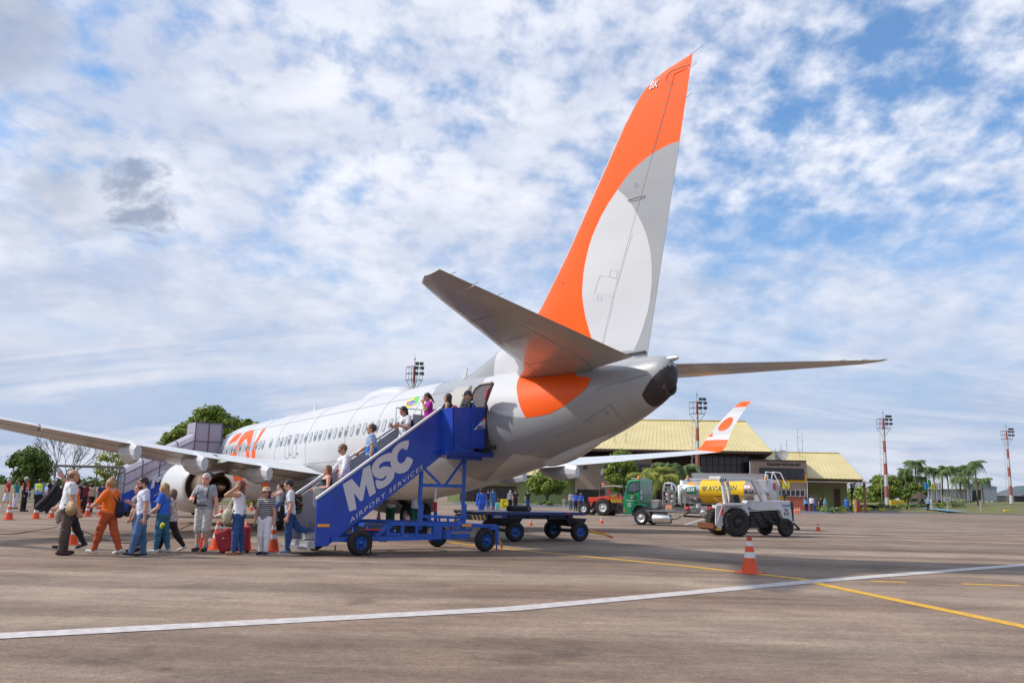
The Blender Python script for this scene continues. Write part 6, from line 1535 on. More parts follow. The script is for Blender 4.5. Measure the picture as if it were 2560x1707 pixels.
for s in (ts0+.2, ts1-.25):
    b = MB(); b.lathe((s, tcy+.62, ty_-.05), (0, 0, 1), [(0, .08), (.12, .08), (.17, .02)], 10); xb(b, 'marker_lamp', mat('lamp_amber', (0, 0, 0)))
b = MB()
for y in (-.35, -.6): b.beam((ts1+.2, tcy+.2+y, .9), (ts1+.2, tcy+.2+y, ty_), .05, .05, up=(1, 0, 0))
for i in range(7): b.beam((ts1+.2, tcy-.15, 1.0+.25*i), (ts1+.2, tcy-.40, 1.0+.25*i), .04, .04)
xb(b, 'rear_ladder', m_alu)
b = MB(); b.bb((ts1+.17, tcy+.2, tcz+.1), (ts1+.19, tcy+.6, tcz+.5)); xb(b, 'rear_placard', m_redp)
b = MB(); b.bb((ts1+.17, tcy+.0, tcz+.45), (ts1+.19, tcy+.16, tcz+.65)); xb(b, 'rear_plate', m_ty)
b = MB(); b.bb((ts1-.75, .05, .95), (ts1-.1, -.35, tcz+thh*.9)); xb(b, 'hose_locker', mat('locker_grey', (.42, .43, .45), .45, noise=.12), bevel=.02)
for u in (705, 1295, 1395):
    b = MB(); p = x7(u, 680, .0); b.bb((p.x-.10, -.1, p.z-.28), (p.x+.12, -.04, p.z+.12)); b.beam((p.x, -.2, p.z-.6), (p.x, -.08, p.z-.2), .06, .06); xb(b, 'tank_bracket', m_alu)
# pump and meter cabinet between cab and tank: frame, gauges, valves, hose
e0_, e1_ = x7(455, 600, -.1), x7(585, 745, -.1)
b = MB()
for s in (e0_.x, (e0_.x+e1_.x)/2, e1_.x):
    for y in (-.1, -1.3): b.beam((s, y, e1_.z-.1), (s, y, e0_.z), .05, .05, up=(1, 0, 0))
for z in (e0_.z, e1_.z, (e0_.z+e1_.z)/2):
    for y in (-.1, -1.3): b.beam((e0_.x, y, z), (e1_.x, y, z), .05, .05)
xb(b, 'pump_rack', m_equip)
rs = random.Random(3); m_val = mat('valve_body', (.30, .30, .31), .35, metal=.7)
for i in range(16):
    b = MB(); p = Vector((e0_.x+.08+(e1_.x-e0_.x-.16)*rs.random(), -.15-.5*rs.random(), e1_.z+.08+(e0_.z-e1_.z-.16)*rs.random()))
    if i % 4 == 0: b.lathe(p, (0, 1, 0), [(0, .075), (.05, .075), (.055, .065), (.06, .01)], 14); xb(b, 'gauge', m_wpaint)
    elif i % 4 == 1: b.tube([p, p+Vector((.0, 0, -.2)), p+Vector((.18, 0, -.22))], .035, 7); xb(b, 'pipe_bend', m_val)
    elif i % 4 == 2: b.tube([p, p+Vector((0, .06, 0))], .06, 10); b.tube([p+Vector((-.08, .06, 0)), p+Vector((.08, .06, 0))], .014, 5); xb(b, 'valve', m_val if i != 6 else m_redp)
    else: b.box(p, (.14, .1, .12)); xb(b, 'control_box', m_val, bevel=.01)
b = MB(); c = x7(530, 575, -.4); ring = [c+Vector((.36*math.cos(a), 0, .36*math.sin(a))) for a in np.linspace(-.3, PI+.3, 20)]; b.tube(ring, .035, 6); ring = [p+Vector((0, -.2, 0)) for p in ring]; b.tube(ring, .035, 6); b.tube([c+Vector((0, .1, 0)), c+Vector((0, -.4, 0))], .12, 14); xb(b, 'hose_reel', m_alu)
b = MB(); a_ = x7(485, 560, -.2); b.box(a_+Vector((.2, 0, .15)), (.42, .3, .26)); xb(b, 'meter_head', m_alu, bevel=.02)
b = MB(); b.box(a_+Vector((.2, .16, .15)), (.3, .02, .12)); xb(b, 'meter_window', m_signk)
b = MB(); p = x7(525, 783, -.08); b.box(p, (.38, .02, .24)); xb(b, 'warning_sign', mat('sign_salmon', (.62, .25, .18), .5))
b = MB(); b.bb((x7(275, 830).x, -1.5, x7(400, 830).z-.04), (x7(735, 830).x, 0.0, x7(400, 830).z+.03)); xb(b, 'working_deck', m_equip)
b = MB(); b.bb((x7(330, 860).x, -.5, x7(400, 905).z), (x7(480, 860).x, -.05, x7(400, 838).z)); xb(b, 'tool_chest', mat('chest_dark', (.09, .09, .10), .4, metal=.5), bevel=.02)
b = MB()
for (u0, v0), (u1, v1) in [((605, 835), (605, 890)), ((605, 890), (697, 885)), ((697, 885), (697, 835)), ((650, 835), (650, 890))]: b.beam(x7(u0, v0, .02), x7(u1, v1, .02), .04, .04, up=(0, 1, 0))
xb(b, 'step_frame', m_alu)
b = MB(); sx_prism(b, [(305, 700), (420, 700), (400, 790), (350, 810), (320, 790)], -.3, -1.4); xb(b, 'filter_housing', m_equip, bevel=.03)
b = MB(); b.lathe(x7(690, 590, -.6), (0, 0, 1), [(-.6, .16), (.5, .16), (.55, .10)], 14); b.lathe(x7(655, 600, -.3), (0, 0, 1), [(-.7, .12), (.3, .12), (.35, .07)], 14); xb(b, 'filter_vessel', m_alu)
for u in (750, 1015):
    b = MB(); p = x7(u, 803, -.05); b.lathe(p, (0, 1, 0), [(-.3, .06), (-.05, .06), (-.04, .11), (.05, .11), (.06, .02)], 14); xb(b, 'coupling_cap', m_redp)
    b = MB(); b.tube([p, p+Vector((.25, -.2, .1)), x7(u+90, 755, -.5)], .07, 8); xb(b, 'suction_pipe', m_alu)
b = MB(); p = x7(935, 860, -.2); b.lathe(p, (0, 1, 0), [(-.3, .2), (.05, .2), (.06, .12), (.12, .1)], 16); b.box(p+Vector((0, -.1, .3)), (.3, .3, .2)); xb(b, 'pump', m_alu)
b = MB(); b.tube([x7(860, 860, -.3), x7(780, 850, -.2), x7(700, 880, -.15), x7(620, 925, -.1), x7(540, 930, -.1), x7(500, 895, -.1)], .03, 6); xb(b, 'hose', m_black)
b = MB(); b.beam(x7(700, 890, -.4), x7(1080, 915, -.4), .08, .10); b.tube([x7(960, 900, -.3), x7(965, 935, -.3), x7(955, 965, -.3)], .03, 6); xb(b, 'underrun_bar', m_grease)

# ================================================================== red farm tractor
pR = gp(1508, 1288.5); pF = gp(1460, 1281.5)
ax = (pF-pR); ax = (-CRH*.88+VWH*.47).normalized(); FF = frame_of(tuple(pR), tuple(ax)); VF = Side(FF)
RT = thing('farm_tractor', 'red farm tractor with a grey sun canopy parked before the brown wall', 'tractor', frame=FF)
kf = (pR-CC).dot(FW)/FPX
def z4(u, v, y=0.0): return VF(1200+u*.20408, 1100+v*.20408, y)
def fb(b, name, m, par=RT, **k): return b.build(name, m, par, **k)
RR = 20.5*kf; RFW = 15.5*kf
m_tred = mat('tractor_red', (.55, .045, .03), .4, noise=.12, nscale=3)
for y in (0, -1.6):
    b = MB(); c = Vector((0, y, RR)); wheel_shape(b, c, (0, 1, 0), RR, .42, RR*.52)
    for k in range(22):
        a = 2*PI*k/22; b.box(c+Vector((math.cos(a)*RR, 0, math.sin(a)*RR)), (.06, .40, .07), 0, Matrix.Rotation(-a, 3, 'Y'))
    fb(b, 'rear_wheel', [m_tyre, m_grey2])
sfr = z4(1275, 830).x
for y in (0, -1.5):
    b = MB(); c = Vector((sfr, y, RFW)); wheel_shape(b, c, (0, 1, 0), RFW, .34, RFW*.5); 
    for k in range(18):
        a = 2*PI*k/18; b.box(c+Vector((math.cos(a)*RFW, 0, math.sin(a)*RFW)), (.05, .32, .06), 0, Matrix.Rotation(-a, 3, 'Y'))
    fb(b, 'front_wheel', [m_tyre, m_grey2])
def fpz(b, pts, y0, y1): b.prism([z4(u, v, y0) for u, v in pts], (0, y1-y0, 0))
b = MB(); fpz(b, [(1325, 700), (1470, 695), (1480, 755), (1325, 750)], -.45, -1.15); fb(b, 'hood', m_tred, bevel=.03)
b = MB(); fpz(b, [(1440, 690), (1560, 682), (1600, 715), (1575, 740), (1500, 712), (1450, 730)], -.0, -.45); fpz(b, [(1440, 690), (1560, 682), (1600, 715), (1575, 740), (1500, 712), (1450, 730)], -1.2, -1.6); fb(b, 'fender', m_tred, bevel=.02)
b = MB(); fpz(b, [(1330, 750), (1480, 755), (1500, 830), (1350, 840)], -.5, -1.1); b.tube([(sfr, .05, RFW), (sfr, -1.6, RFW)], .09, 8); b.tube([(0, .05, RR), (0, -1.6, RR)], .14, 8); fb(b, 'engine', m_grease)
b = MB(); fpz(b, [(1350, 745), (1385, 745), (1365, 810), (1350, 800)], -.38, -.44); fb(b, 'side_plate', m_tred)
b = MB(); b.tube([z4(1468, 700, -.7), z4(1470, 560, -.7), z4(1480, 540, -.7)], .055, 8); fb(b, 'exhaust_pipe', mat('rusty_steel', (0, 0, 0)))
b = MB(); P = [z4(u, v, .05) for u, v in [(1480, 575), (1500, 558), (1600, 550), (1725, 558), (1728, 574), (1600, 562), (1500, 572)]]; b.prism(P, (0, -1.7, 0)); fb(b, 'sun_canopy', mat('canopy_grey', (.38, .38, .36), .5))
for u, y in ((1515, -.2), (1515, -1.4), (1690, -.2), (1690, -1.4)):
    b = MB(); b.beam(z4(u, 700, y), z4(u, 565, y), .05, .05, up=(1, 0, 0)); fb(b, 'canopy_post', m_black)
b = MB(); fpz(b, [(1600, 665), (1640, 660), (1640, 720), (1590, 720)], -.5, -1.1); fb(b, 'seat', m_ty, bevel=.02)
b = MB(); b.tube([z4(1578, 655, -.15), z4(1578, 600, -.15)], .07, 10); fb(b, 'fire_extinguisher', m_redp)
b = MB(); b.lathe(z4(1510, 552, -.5), (0, 0, 1), [(0, .1), (.14, .1), (.2, .02)], 10); fb(b, 'beacon', mat('beacon_orange', (0, 0, 0)))
b = MB(); fpz(b, [(1600, 720), (1740, 720), (1735, 765), (1605, 765)], .04, -.02); rp = fb(b, 'rear_guard', mat('hazard_yellow', (0, 0, 0)))
b = MB()
for i in range(7): fpz(b, [(1606+19*i, 765), (1614+19*i, 765), (1624+19*i, 720), (1616+19*i, 720)], .05, .045)
fb(b, 'hazard_stripes', m_signk, rp)
b = MB(); fpz(b, [(1620, 770), (1735, 770), (1750, 900), (1650, 900)], -.3, -1.3); fb(b, 'rear_implement', m_grease)
b = MB(); fpz(b, [(1650, 690), (1730, 688), (1730, 716), (1650, 718)], -.2, -1.3); fb(b, 'rear_rack', m_tred)
# ================================================================== people
class SDF:
    def __init__(s, lo, hi, h):
        s.h = h; s.lo = np.array(lo)-2*h; n = np.ceil((np.array(hi)-s.lo)/h).astype(int)+3
        s.n = n; s.f = np.full(n, 1.0, np.float32); s.ax = [s.lo[i]+h*np.arange(n[i]) for i in range(3)]
    def _sl(s, lo, hi):
        out = []
        for i in range(3):
            a = int(max(0, math.floor((lo[i]-s.lo[i])/s.h))); b = int(min(s.n[i], math.ceil((hi[i]-s.lo[i])/s.h)+1))
            if b <= a: return None
            out.append(slice(a, b))
        return tuple(out)
    def _grid(s, sl):
        return np.meshgrid(s.ax[0][sl[0]], s.ax[1][sl[1]], s.ax[2][sl[2]], indexing='ij', sparse=True)
    def _mix(s, sl, d, k):
        f = s.f[sl]; h = np.maximum(k-np.abs(f-d), 0)/k; s.f[sl] = np.minimum(f, d)-h*h*k*.25
    def cone(s, a, b, ra, rb, k=.02):
        a = np.array(a, float); b = np.array(b, float); R_ = max(ra, rb)+k+2*s.h
        sl = s._sl(np.minimum(a, b)-R_, np.maximum(a, b)+R_)
        if sl is None: return
        X, Y, Z = s._grid(sl); ab = b-a; L2 = max(ab@ab, 1e-9)
        t = np.clip(((X-a[0])*ab[0]+(Y-a[1])*ab[1]+(Z-a[2])*ab[2])/L2, 0, 1)
        d = np.sqrt((X-a[0]-t*ab[0])**2+(Y-a[1]-t*ab[1])**2+(Z-a[2]-t*ab[2])**2)-(ra+(rb-ra)*t); s._mix(sl, d.astype(np.float32), k)
    def ell(s, c, r, k=.02, rot=0):
        c = np.array(c, float); r = np.array(r, float); R_ = r.max()+k+2*s.h; sl = s._sl(c-R_, c+R_)
        if sl is None: return
        X, Y, Z = s._grid(sl); x, y, z = X-c[0], Y-c[1], Z-c[2]
        if rot: x, y = x*math.cos(rot)+y*math.sin(rot), -x*math.sin(rot)+y*math.cos(rot)
        q_ = np.sqrt((x/r[0])**2+(y/r[1])**2+(z/r[2])**2); d = (q_-1)*r.min()*np.where(q_ > 1, 1.0, 1.0); s._mix(sl, d.astype(np.float32), k)
    def cut(s, p, n):
        """keep the side of the plane away from n"""
        n = np.array(n, float); n /= np.linalg.norm(n); X, Y, Z = np.meshgrid(*s.ax, indexing='ij', sparse=True)
        d = (X-p[0])*n[0]+(Y-p[1])*n[1]+(Z-p[2])*n[2]; s.f = np.maximum(s.f, d.astype(np.float32))
    def wrinkle(s, amp, seed=0, fr=26):
        r_ = np.random.default_rng(seed); X, Y, Z = np.meshgrid(*s.ax, indexing='ij', sparse=True); w_ = 0
        for i in range(4):
            k = r_.normal(size=3)*fr*(.6+.5*i); k[2] *= 1.2; w_ = w_+np.sin(X*k[0]+Y*k[1]+Z*k[2]+r_.random()*6.28)/(1+.4*i)
        s.f = s.f+(amp*w_).astype(np.float32)
    def mesh(s):
        f = s.f; ins = f < 0; nx, ny, nz = f.shape
        c = np.zeros((nx-1, ny-1, nz-1), np.int8)
        for i in (0, 1):
            for j in (0, 1):
                for k in (0, 1): c += ins[i:nx-1+i, j:ny-1+j, k:nz-1+k]
        act = (c > 0) & (c < 8); idx = np.full(act.shape, -1, np.int64); ci = np.argwhere(act); idx[act] = np.arange(len(ci))
        P = np.zeros((len(ci), 3)); W = np.zeros(len(ci))
        I, J, K = ci.T
        cor = [(i, j, k) for i in (0, 1) for j in (0, 1) for k in (0, 1)]
        for a in cor:
            for ax in range(3):
                if a[ax]: continue
                b = list(a); b[ax] = 1
                fa = f[I+a[0], J+a[1], K+a[2]]; fb_ = f[I+b[0], J+b[1], K+b[2]]; m = (fa < 0) != (fb_ < 0)
                t = np.where(m, fa/np.where(m, fa-fb_, 1), 0)
                for d in range(3): P[:, d] += np.where(m, a[d]+(t if d == ax else 0), 0)
                W += m
        P = P/W[:, None]; V = s.lo+(ci+P)*s.h; F = []
        for ax in range(3):
            sl0 = [slice(1, -1)]*3; sl0[ax] = slice(0, -1); sl1 = list(sl0); sl1[ax] = slice(1, None)
            A = ins[tuple(sl0)]; B = ins[tuple(sl1)]; e = np.argwhere(A != B); flip = A[tuple(e.T)]
            off = [1, 1, 1]; off[ax] = 0; g = e+np.array(off)
            o1, o2 = (ax+1) % 3, (ax+2) % 3; q_ = []
            for d1, d2 in ((-1, -1), (0, -1), (0, 0), (-1, 0)):
                gg = g.copy(); gg[:, o1] += d1; gg[:, o2] += d2; q_.append(idx[gg[:, 0], gg[:, 1], gg[:, 2]])
            q_ = np.stack(q_, 1); q_ = np.where(flip[:, None], q_, q_[:, ::-1]); F.append(q_)
        return V, np.concatenate(F)
def sdf_obj(S, name, m, parent, extra=None):
    V, F = S.mesh(); b = MB(); b.v = [tuple(v) for v in V]; b.f = [tuple(int(i) for i in f) for f in F]; b.m = [0]*len(b.f); b.sm = [True]*len(b.f)
    if extra: extra(b)
    o = b.build(name, m, parent, fix=False)
    return o
SKINS = dict(fair=(.66, .38, .27), tan=(.50, .26, .165), brown=(.32, .155, .09), pink=(.68, .34, .24))
def skin(k): return mat('skin_'+k, SKINS[k], .5, noise=.06, nscale=7)
def cloth(name, col, **k): return mat('cloth_'+name, col, .85, noise=k.pop('noise', .14), nscale=k.pop('nscale', 7), bump=.25, bscale=45, **k)
m_hairs = dict(dark=mat('hair_dark', (.018, .012, .010), .5, noise=.4, nscale=30), brown=mat('hair_brown', (.07, .035, .018), .5, noise=.4, nscale=30), blonde=mat('hair_blonde', (.36, .22, .09), .5, noise=.4, nscale=30),
               grey=mat('hair_grey', (.45, .44, .43), .6, noise=.3, nscale=30), red=mat('hair_auburn', (.16, .05, .02), .5, noise=.4, nscale=30), mid=mat('hair_lightbrown', (.17, .095, .045), .5, noise=.4, nscale=30))
m_eye = mat('eye_dark', (.015, .012, .012), .3); m_lip = mat('lips', (.35, .09, .08), .5)
def V3(*a): return np.array(a, float)
def pattern(name, fn):
    if name in MATS: return MATS[name]
    m = bpy.data.materials.new(name); m.use_nodes = True; nt = m.node_tree; b = nt.nodes['Principled BSDF']; b.inputs['Roughness'].default_value = .85
    tc = nt.nodes.new('ShaderNodeTexCoord'); fn(nt, b, tc.outputs['Object']); MATS[name] = m; return m
def stripes(c0, c1, scale, th=.5):
    def f(nt, b, co):
        sp_ = nt.nodes.new('ShaderNodeSeparateXYZ'); nt.links.new(co, sp_.inputs[0]); s = nt.nodes.new('ShaderNodeMath'); s.operation = 'MULTIPLY'; s.inputs[1].default_value = scale; nt.links.new(sp_.outputs[2], s.inputs[0])
        fr = nt.nodes.new('ShaderNodeMath'); fr.operation = 'FRACT'; nt.links.new(s.outputs[0], fr.inputs[0]); g = nt.nodes.new('ShaderNodeMath'); g.operation = 'GREATER_THAN'; g.inputs[1].default_value = th; nt.links.new(fr.outputs[0], g.inputs[0])
        mx = nt.nodes.new('ShaderNodeMixRGB'); mx.inputs[1].default_value = (*c0, 1); mx.inputs[2].default_value = (*c1, 1); nt.links.new(g.outputs[0], mx.inputs[0]); nt.links.new(mx.outputs[0], b.inputs['Base Color'])
    return f
def spots(c0, cols, scale, r_):
    def f(nt, b, co):
        v = nt.nodes.new('ShaderNodeTexVoronoi'); v.inputs['Scale'].default_value = scale; nt.links.new(co, v.inputs['Vector'])
        cr = nt.nodes.new('ShaderNodeValToRGB'); cr.color_ramp.interpolation = 'CONSTANT'
        while len(cr.color_ramp.elements) < len(cols): cr.color_ramp.elements.new(.5)
        for i, c in enumerate(cols): cr.color_ramp.elements[i].position = i/len(cols); cr.color_ramp.elements[i].color = (*c, 1)
        sp_ = nt.nodes.new('ShaderNodeSeparateXYZ'); nt.links.new(v.outputs['Color'], sp_.inputs[0]); nt.links.new(sp_.outputs[0], cr.inputs[0])
        g = nt.nodes.new('ShaderNodeMath'); g.operation = 'LESS_THAN'; g.inputs[1].default_value = r_; nt.links.new(v.outputs['Distance'], g.inputs[0])
        mx = nt.nodes.new('ShaderNodeMixRGB'); mx.inputs[1].default_value = (*c0, 1); nt.links.new(g.outputs[0], mx.inputs[0]); nt.links.new(cr.outputs[0], mx.inputs[2]); nt.links.new(mx.outputs[0], b.inputs['Base Color'])
    return f
def bands(stops):
    """garment coloured in broad bands by height above its wearer's feet"""
    def f(nt, b, co):
        sp_ = nt.nodes.new('ShaderNodeSeparateXYZ'); nt.links.new(co, sp_.inputs[0]); cr = nt.nodes.new('ShaderNodeValToRGB'); cr.color_ramp.interpolation = 'CONSTANT'
        s = nt.nodes.new('ShaderNodeMath'); s.operation = 'MULTIPLY'; s.inputs[1].default_value = .5; nt.links.new(sp_.outputs[2], s.inputs[0])
        while len(cr.color_ramp.elements) < len(stops): cr.color_ramp.elements.new(.5)
        for i, (p, c) in enumerate(stops): cr.color_ramp.elements[i].position = p/2; cr.color_ramp.elements[i].color = (*c, 1)
        nt.links.new(s.outputs[0], cr.inputs[0]); nt.links.new(cr.outputs[0], b.inputs['Base Color'])
    return f
def person(label, loc, H, face, group=None, h=.012, sk='fair', hair='dark', style='short', top=None, sleeve='short', bottom=None, legs_='full', shoes=(.02, .02, .02), sole=None, fat=1.0, fem=False,
           legs=((.0, .05), (.0, .05)), armL=None, armR=None, lean=0.0, turn=0.0, nod=0.0, hat=None, vest=None, belt=None, child=False, glasses=False, long_top=0.0, socks=None, beard=None, wide=1.0, cap=None, twist=0):
    """face: degrees; 0 looks to the camera, 90 to the left of the photo, 180 away, -90 right"""
    loc = Vector(loc); toc = (CC-loc); toc.z = 0; toc.normalize()
    a = R(face); fwd = Vector((toc.x*math.cos(a)+toc.y*math.sin(a), -toc.x*math.sin(a)+toc.y*math.cos(a), 0))
    right = Vector((fwd.y, -fwd.x, 0))
    F = Matrix((right, fwd, Vector((0, 0, 1)))).transposed().to_4x4(); F.translation = loc
    P = thing('person', label, 'person', frame=F, group=group)
    u = H; hs = 1.25 if child else 1.0
    # skeleton (x right, y forward, z up)
    thigh, shank, foot = .245*u, .235*u, .045*u
    feet = []
    hipw = (.056 if fem else .052)*u
    J = {}
    low = 0
    for sd, (sw, kn) in zip((-1, 1), legs):
        hip = V3(sd*hipw, 0, 0); knee = hip+thigh*V3(sd*.01, math.sin(sw), -math.cos(sw)); an = sw-kn; ank = knee+shank*V3(0, math.sin(an), -math.cos(an))
        J['hip', sd], J['knee', sd], J['ank', sd] = hip, knee, ank; low = min(low, ank[2])
    base = foot-low
    for k in J: J[k] = J[k]+V3(0, 0, base)
    pel = V3(0, 0, base+.01*u); ln = V3(0, math.sin(lean), math.cos(lean))
    waist = pel+ln*.095*u; chest = pel+ln*.20*u; neck = pel+ln*.300*u; ft = fat = fat*.955; 
    sw_ = (.094 if fem else .106)*u*(.92 if child else 1)*wide
    sx = V3(math.cos(twist), math.sin(twist), 0)
    hd = neck+V3(math.sin(turn)*.0, .02*u+.05*u*nod, .088*u)
    face_d = V3(math.sin(turn)*math.cos(nod), math.cos(turn)*math.cos(nod), -math.sin(nod)); face_r = V3(math.cos(turn), -math.sin(turn), 0); face_u = np.cross(face_r, face_d)
    ua, fa = .172*u, .148*u
    arms = {}
    for sd, A in ((-1, armL), (1, armR)):
        sh = neck+sx*(sd*sw_)-ln*.028*u
        d1, d2 = A or ((.16, .03, -1), (.08, .16, -1))
        d1 = V3(*d1)*V3(sd, 1, 1); d2 = V3(*d2)*V3(sd, 1, 1); d1 /= np.linalg.norm(d1); d2 /= np.linalg.norm(d2)
        el = sh+d1*ua; wr = el+d2*fa; arms[sd] = (sh, el, wr, d1, d2)
    pts = [hd+.13*u, hd-.13*u]+[w for a_ in arms.values() for w in a_[:3]]+[J[k] for k in J]
    lo = np.min(pts, 0)-.16*u*fat; hi = np.max(pts, 0)+.16*u*fat; lo[2] = -.02; hi[1] += .04*u; 
    ft = fat
    S = SDF(lo, hi, h)
    # head: skull, jaw, nose, ears
    hr = .058*u*hs
    S.ell(hd+face_u*.012*u-face_d*.008*u, (hr*.93, hr*1.12, hr*1.12), .02, 0); S.ell(hd-face_u*.038*u*hs+face_d*.016*u*hs, (hr*.66, hr*.72, hr*.66), .03)
    S.cone(hd+face_d*.057*u*hs+face_u*.008*u, hd+face_d*.0655*u*hs-face_u*.013*u, .006*u, .009*u, .012)
    for sd in (-1, 1): S.ell(hd+face_r*sd*.055*u*hs-face_u*.006*u, (.012*u, .013*u, .020*u), .008)
    S.cone(neck-ln*.02*u, hd-face_u*.03*u, .036*u*(.85 if fem else 1.05), .031*u*(.85 if fem else 1.05), .03)
    # trunk
    S.cone(neck-ln*.035*u-sx*sw_*.75, neck-ln*.035*u+sx*sw_*.75, .036*u, .036*u, .05)
    for sd in (-1, 1): S.cone(chest+V3(sd*.042*u, .01*u, .03*u), waist+V3(sd*.03*u, .0, .01*u), .062*u*ft, .060*u*ft, .06)
    for sd in (-1, 1): S.cone(waist+V3(sd*.03*u, .012*u*(ft-1)*6, 0), pel+V3(sd*hipw*.75, -.01*u, 0), .060*u*ft, .068*u*ft*(1.06 if fem else 1), .06)
    if fem:
        for sd in (-1, 1): S.ell(chest+V3(sd*.038*u, .055*u, .03*u), (.036*u, .034*u, .036*u), .03)
    if ft > 1.1: S.ell(waist+V3(0, .05*u*ft, .0), (.075*u*ft, .055*u*ft, .075*u*ft), .06)
    for sd in (-1, 1):
        hp, kn, an = J['hip', sd], J['knee', sd], J['ank', sd]
        S.cone(hp, kn, .058*u*ft**.7, .034*u, .04); S.cone(kn, kn+(an-kn)*.35+V3(0, -.008*u, 0), .034*u, .036*u, .03); S.cone(kn+(an-kn)*.35+V3(0, -.008*u, 0), an, .036*u, .021*u, .02)
        sl_ = math.atan2((an-kn)[1], -(an-kn)[2]); fd = V3(sd*.12, math.cos(sl_*.6), math.sin(sl_*.75)); fd /= np.linalg.norm(fd); J['fd', sd] = fd; bt = an+V3(0, -.022*u, -.020*u)
        S.cone(bt, an+fd*.085*u+V3(0, 0, -.026*u), .022*u, .018*u, .02)
        sh, el, wr, d1, d2 = arms[sd]
        S.cone(sh, el, .036*u*ft**.4, .026*u, .03); S.cone(el, el+(wr-el)*.35, .026*u, .027*u, .02); S.cone(el+(wr-el)*.35, wr, .027*u, .017*u, .02)
        S.cone(wr, wr+d2*.045*u, .016*u, .020*u, .012)
    S.f = S.f.astype(np.float32)
    ext = None
    def extra(b):
        for sd in (-1, 1):
            sh, el, wr, d1, d2 = arms[sd]; pl = wr+d2*.045*u
            n_ = np.cross(d2, V3(sd, .2, 0)); n_ = n_/(np.linalg.norm(n_)+1e-9); sidev = np.cross(n_, d2); cur = V3(-sd*.35, .35, 0)
            for i in range(4):
                o_ = (i-1.5)*.0125*u; st = pl+n_*o_; L_ = (.040, .046, .044, .034)[i]*u
                m1_ = st+(d2*.9+cur*.15)*L_*.5; m2_ = m1_+(d2*.75+cur*.5)*L_*.35; m3_ = m2_+(d2*.45+cur*.8)*L_*.25
                b.tube([st-d2*.012*u, m1_, m2_, m3_], [.0075*u, .0068*u, .006*u, .0045*u], 6)
            tb_ = wr+d2*.012*u+n_*(.016*u); b.tube([tb_, tb_+n_*.018*u+d2*.018*u+cur*.008*u, tb_+n_*.018*u+d2*.040*u+cur*.014*u], [.009*u, .0075*u, .0055*u], 6)
        for sd in (-1, 1): b.ball(hd+face_r*sd*.021*u*hs+face_d*.0545*u*hs+face_u*.012*u, (.0085*u, .0085*u, .006*u), 1, 8, 6)
        for sd in (-1, 1): b.tube([hd+face_r*sd*.012*u*hs+face_d*.060*u*hs+face_u*.024*u, hd+face_r*sd*.032*u*hs+face_d*.052*u*hs+face_u*.024*u], .003*u, 5, 3)
        b.ball(hd+face_d*.060*u*hs-face_u*.030*u*hs, (.016*u, .007*u, .005*u), 2, 8, 6)
    body = sdf_obj(S, 'body', [skin(sk), m_eye, m_lip, m_hairs[hair]], P, extra)
    def shell(): return SDF(lo, hi, h)
    o = .008+.003*u
    # trousers / shorts / skirt
    if bottom is not None:
        T = shell()
        for sd in (-1, 1): T.cone(waist+V3(sd*.03*u, 0, -.035*u), pel+V3(sd*hipw*.75, -.012*u, 0), .060*u*ft+o*.6, .069*u*ft*(1.06 if fem else 1)+o, .05)
        for sd in (-1, 1):
            hp, kn, an = J['hip', sd], J['knee', sd], J['ank', sd]; lw = {'full': (.0455, .034), 'slim': (.047, .030), 'wide': (.052, .044), 'shorts': (.058, .05), 'crop': (.047, .033)}[legs_]
            T.cone(hp, kn, .059*u*ft**.7+o, lw[0]*u+o*.5, .035)
            if legs_ != 'shorts': T.ell(kn, (lw[0]*u+o*.7,)*3, .03); T.cone(kn, kn+(an-kn)*.42+V3(0, -.008*u, 0), lw[0]*u+o*.4, max(lw[1], .041)*u+o*.4, .02); T.cone(kn, kn+(an-kn)*(.97 if legs_ != 'crop' else .75), lw[0]*u+o*.5, lw[1]*u+o*.3, .02)
            else: T.cone(kn, kn+V3(0, 0, -.02*u), lw[0]*u, lw[1]*u, .02)
        T.cut(waist+V3(0, 0, -.01*u), (0, 0, 1)); 
        for sd in (-1, 1): pass
        T.cut(V3(0, 0, .030*u), (0, 0, -1)); T.wrinkle(.0034, int(H*1000) % 97, 22); sdf_obj(T, 'trousers' if legs_ != 'shorts' else 'shorts', bottom, P)
    if top is not None:
        T = shell(); o2 = o*(1.35 if not fem else 1.0)
        T.cone(neck-ln*.035*u-sx*sw_*.78, neck-ln*.035*u+sx*sw_*.78, .037*u+o2*.8, .037*u+o2*.8, .05)
        for sd in (-1, 1): T.cone(chest+V3(sd*.042*u, .01*u, .03*u), waist+V3(sd*.03*u, 0, .01*u), .063*u*ft+o2, .062*u*ft+o2, .06)
        for sd in (-1, 1): T.cone(waist+V3(sd*.03*u, .012*u*(ft-1)*6, 0), pel+V3(sd*hipw*.75, -.01*u, .015*u), .062*u*ft+o2, .070*u*ft+o2*1.1, .06)
        if fem:
            for sd in (-1, 1): T.ell(chest+V3(sd*.038*u, .057*u, .03*u), (.038*u+o, .036*u+o, .038*u+o), .04)
        if ft > 1.1: T.ell(waist+V3(0, .052*u*ft, .0), (.077*u*ft+o, .057*u*ft+o, .077*u*ft+o), .06)
        if long_top > 0:
            for sd in (-1, 1): T.cone(pel+V3(sd*hipw*.6, 0, 0), pel+V3(sd*hipw*1.0, .01*u, -long_top*u), .072*u*ft+o, .080*u+o, .08)
        T.cut(pel+V3(0, 0, .0-long_top*u*.95-(.012*u)), (0, 0, -1)); T.cut(neck+V3(0, 0, .006*u)+ln*.012*u, (0, -.35, 1))
        if sleeve == 'none':
            for sd in (-1, 1): T.cut(neck+sx*(sd*sw_*1.02), (sd, 0, .25))
        if sleeve == 'strap':
            T.cut(chest+V3(0, 0, .055*u), (0, .15, 1))
        T2 = T
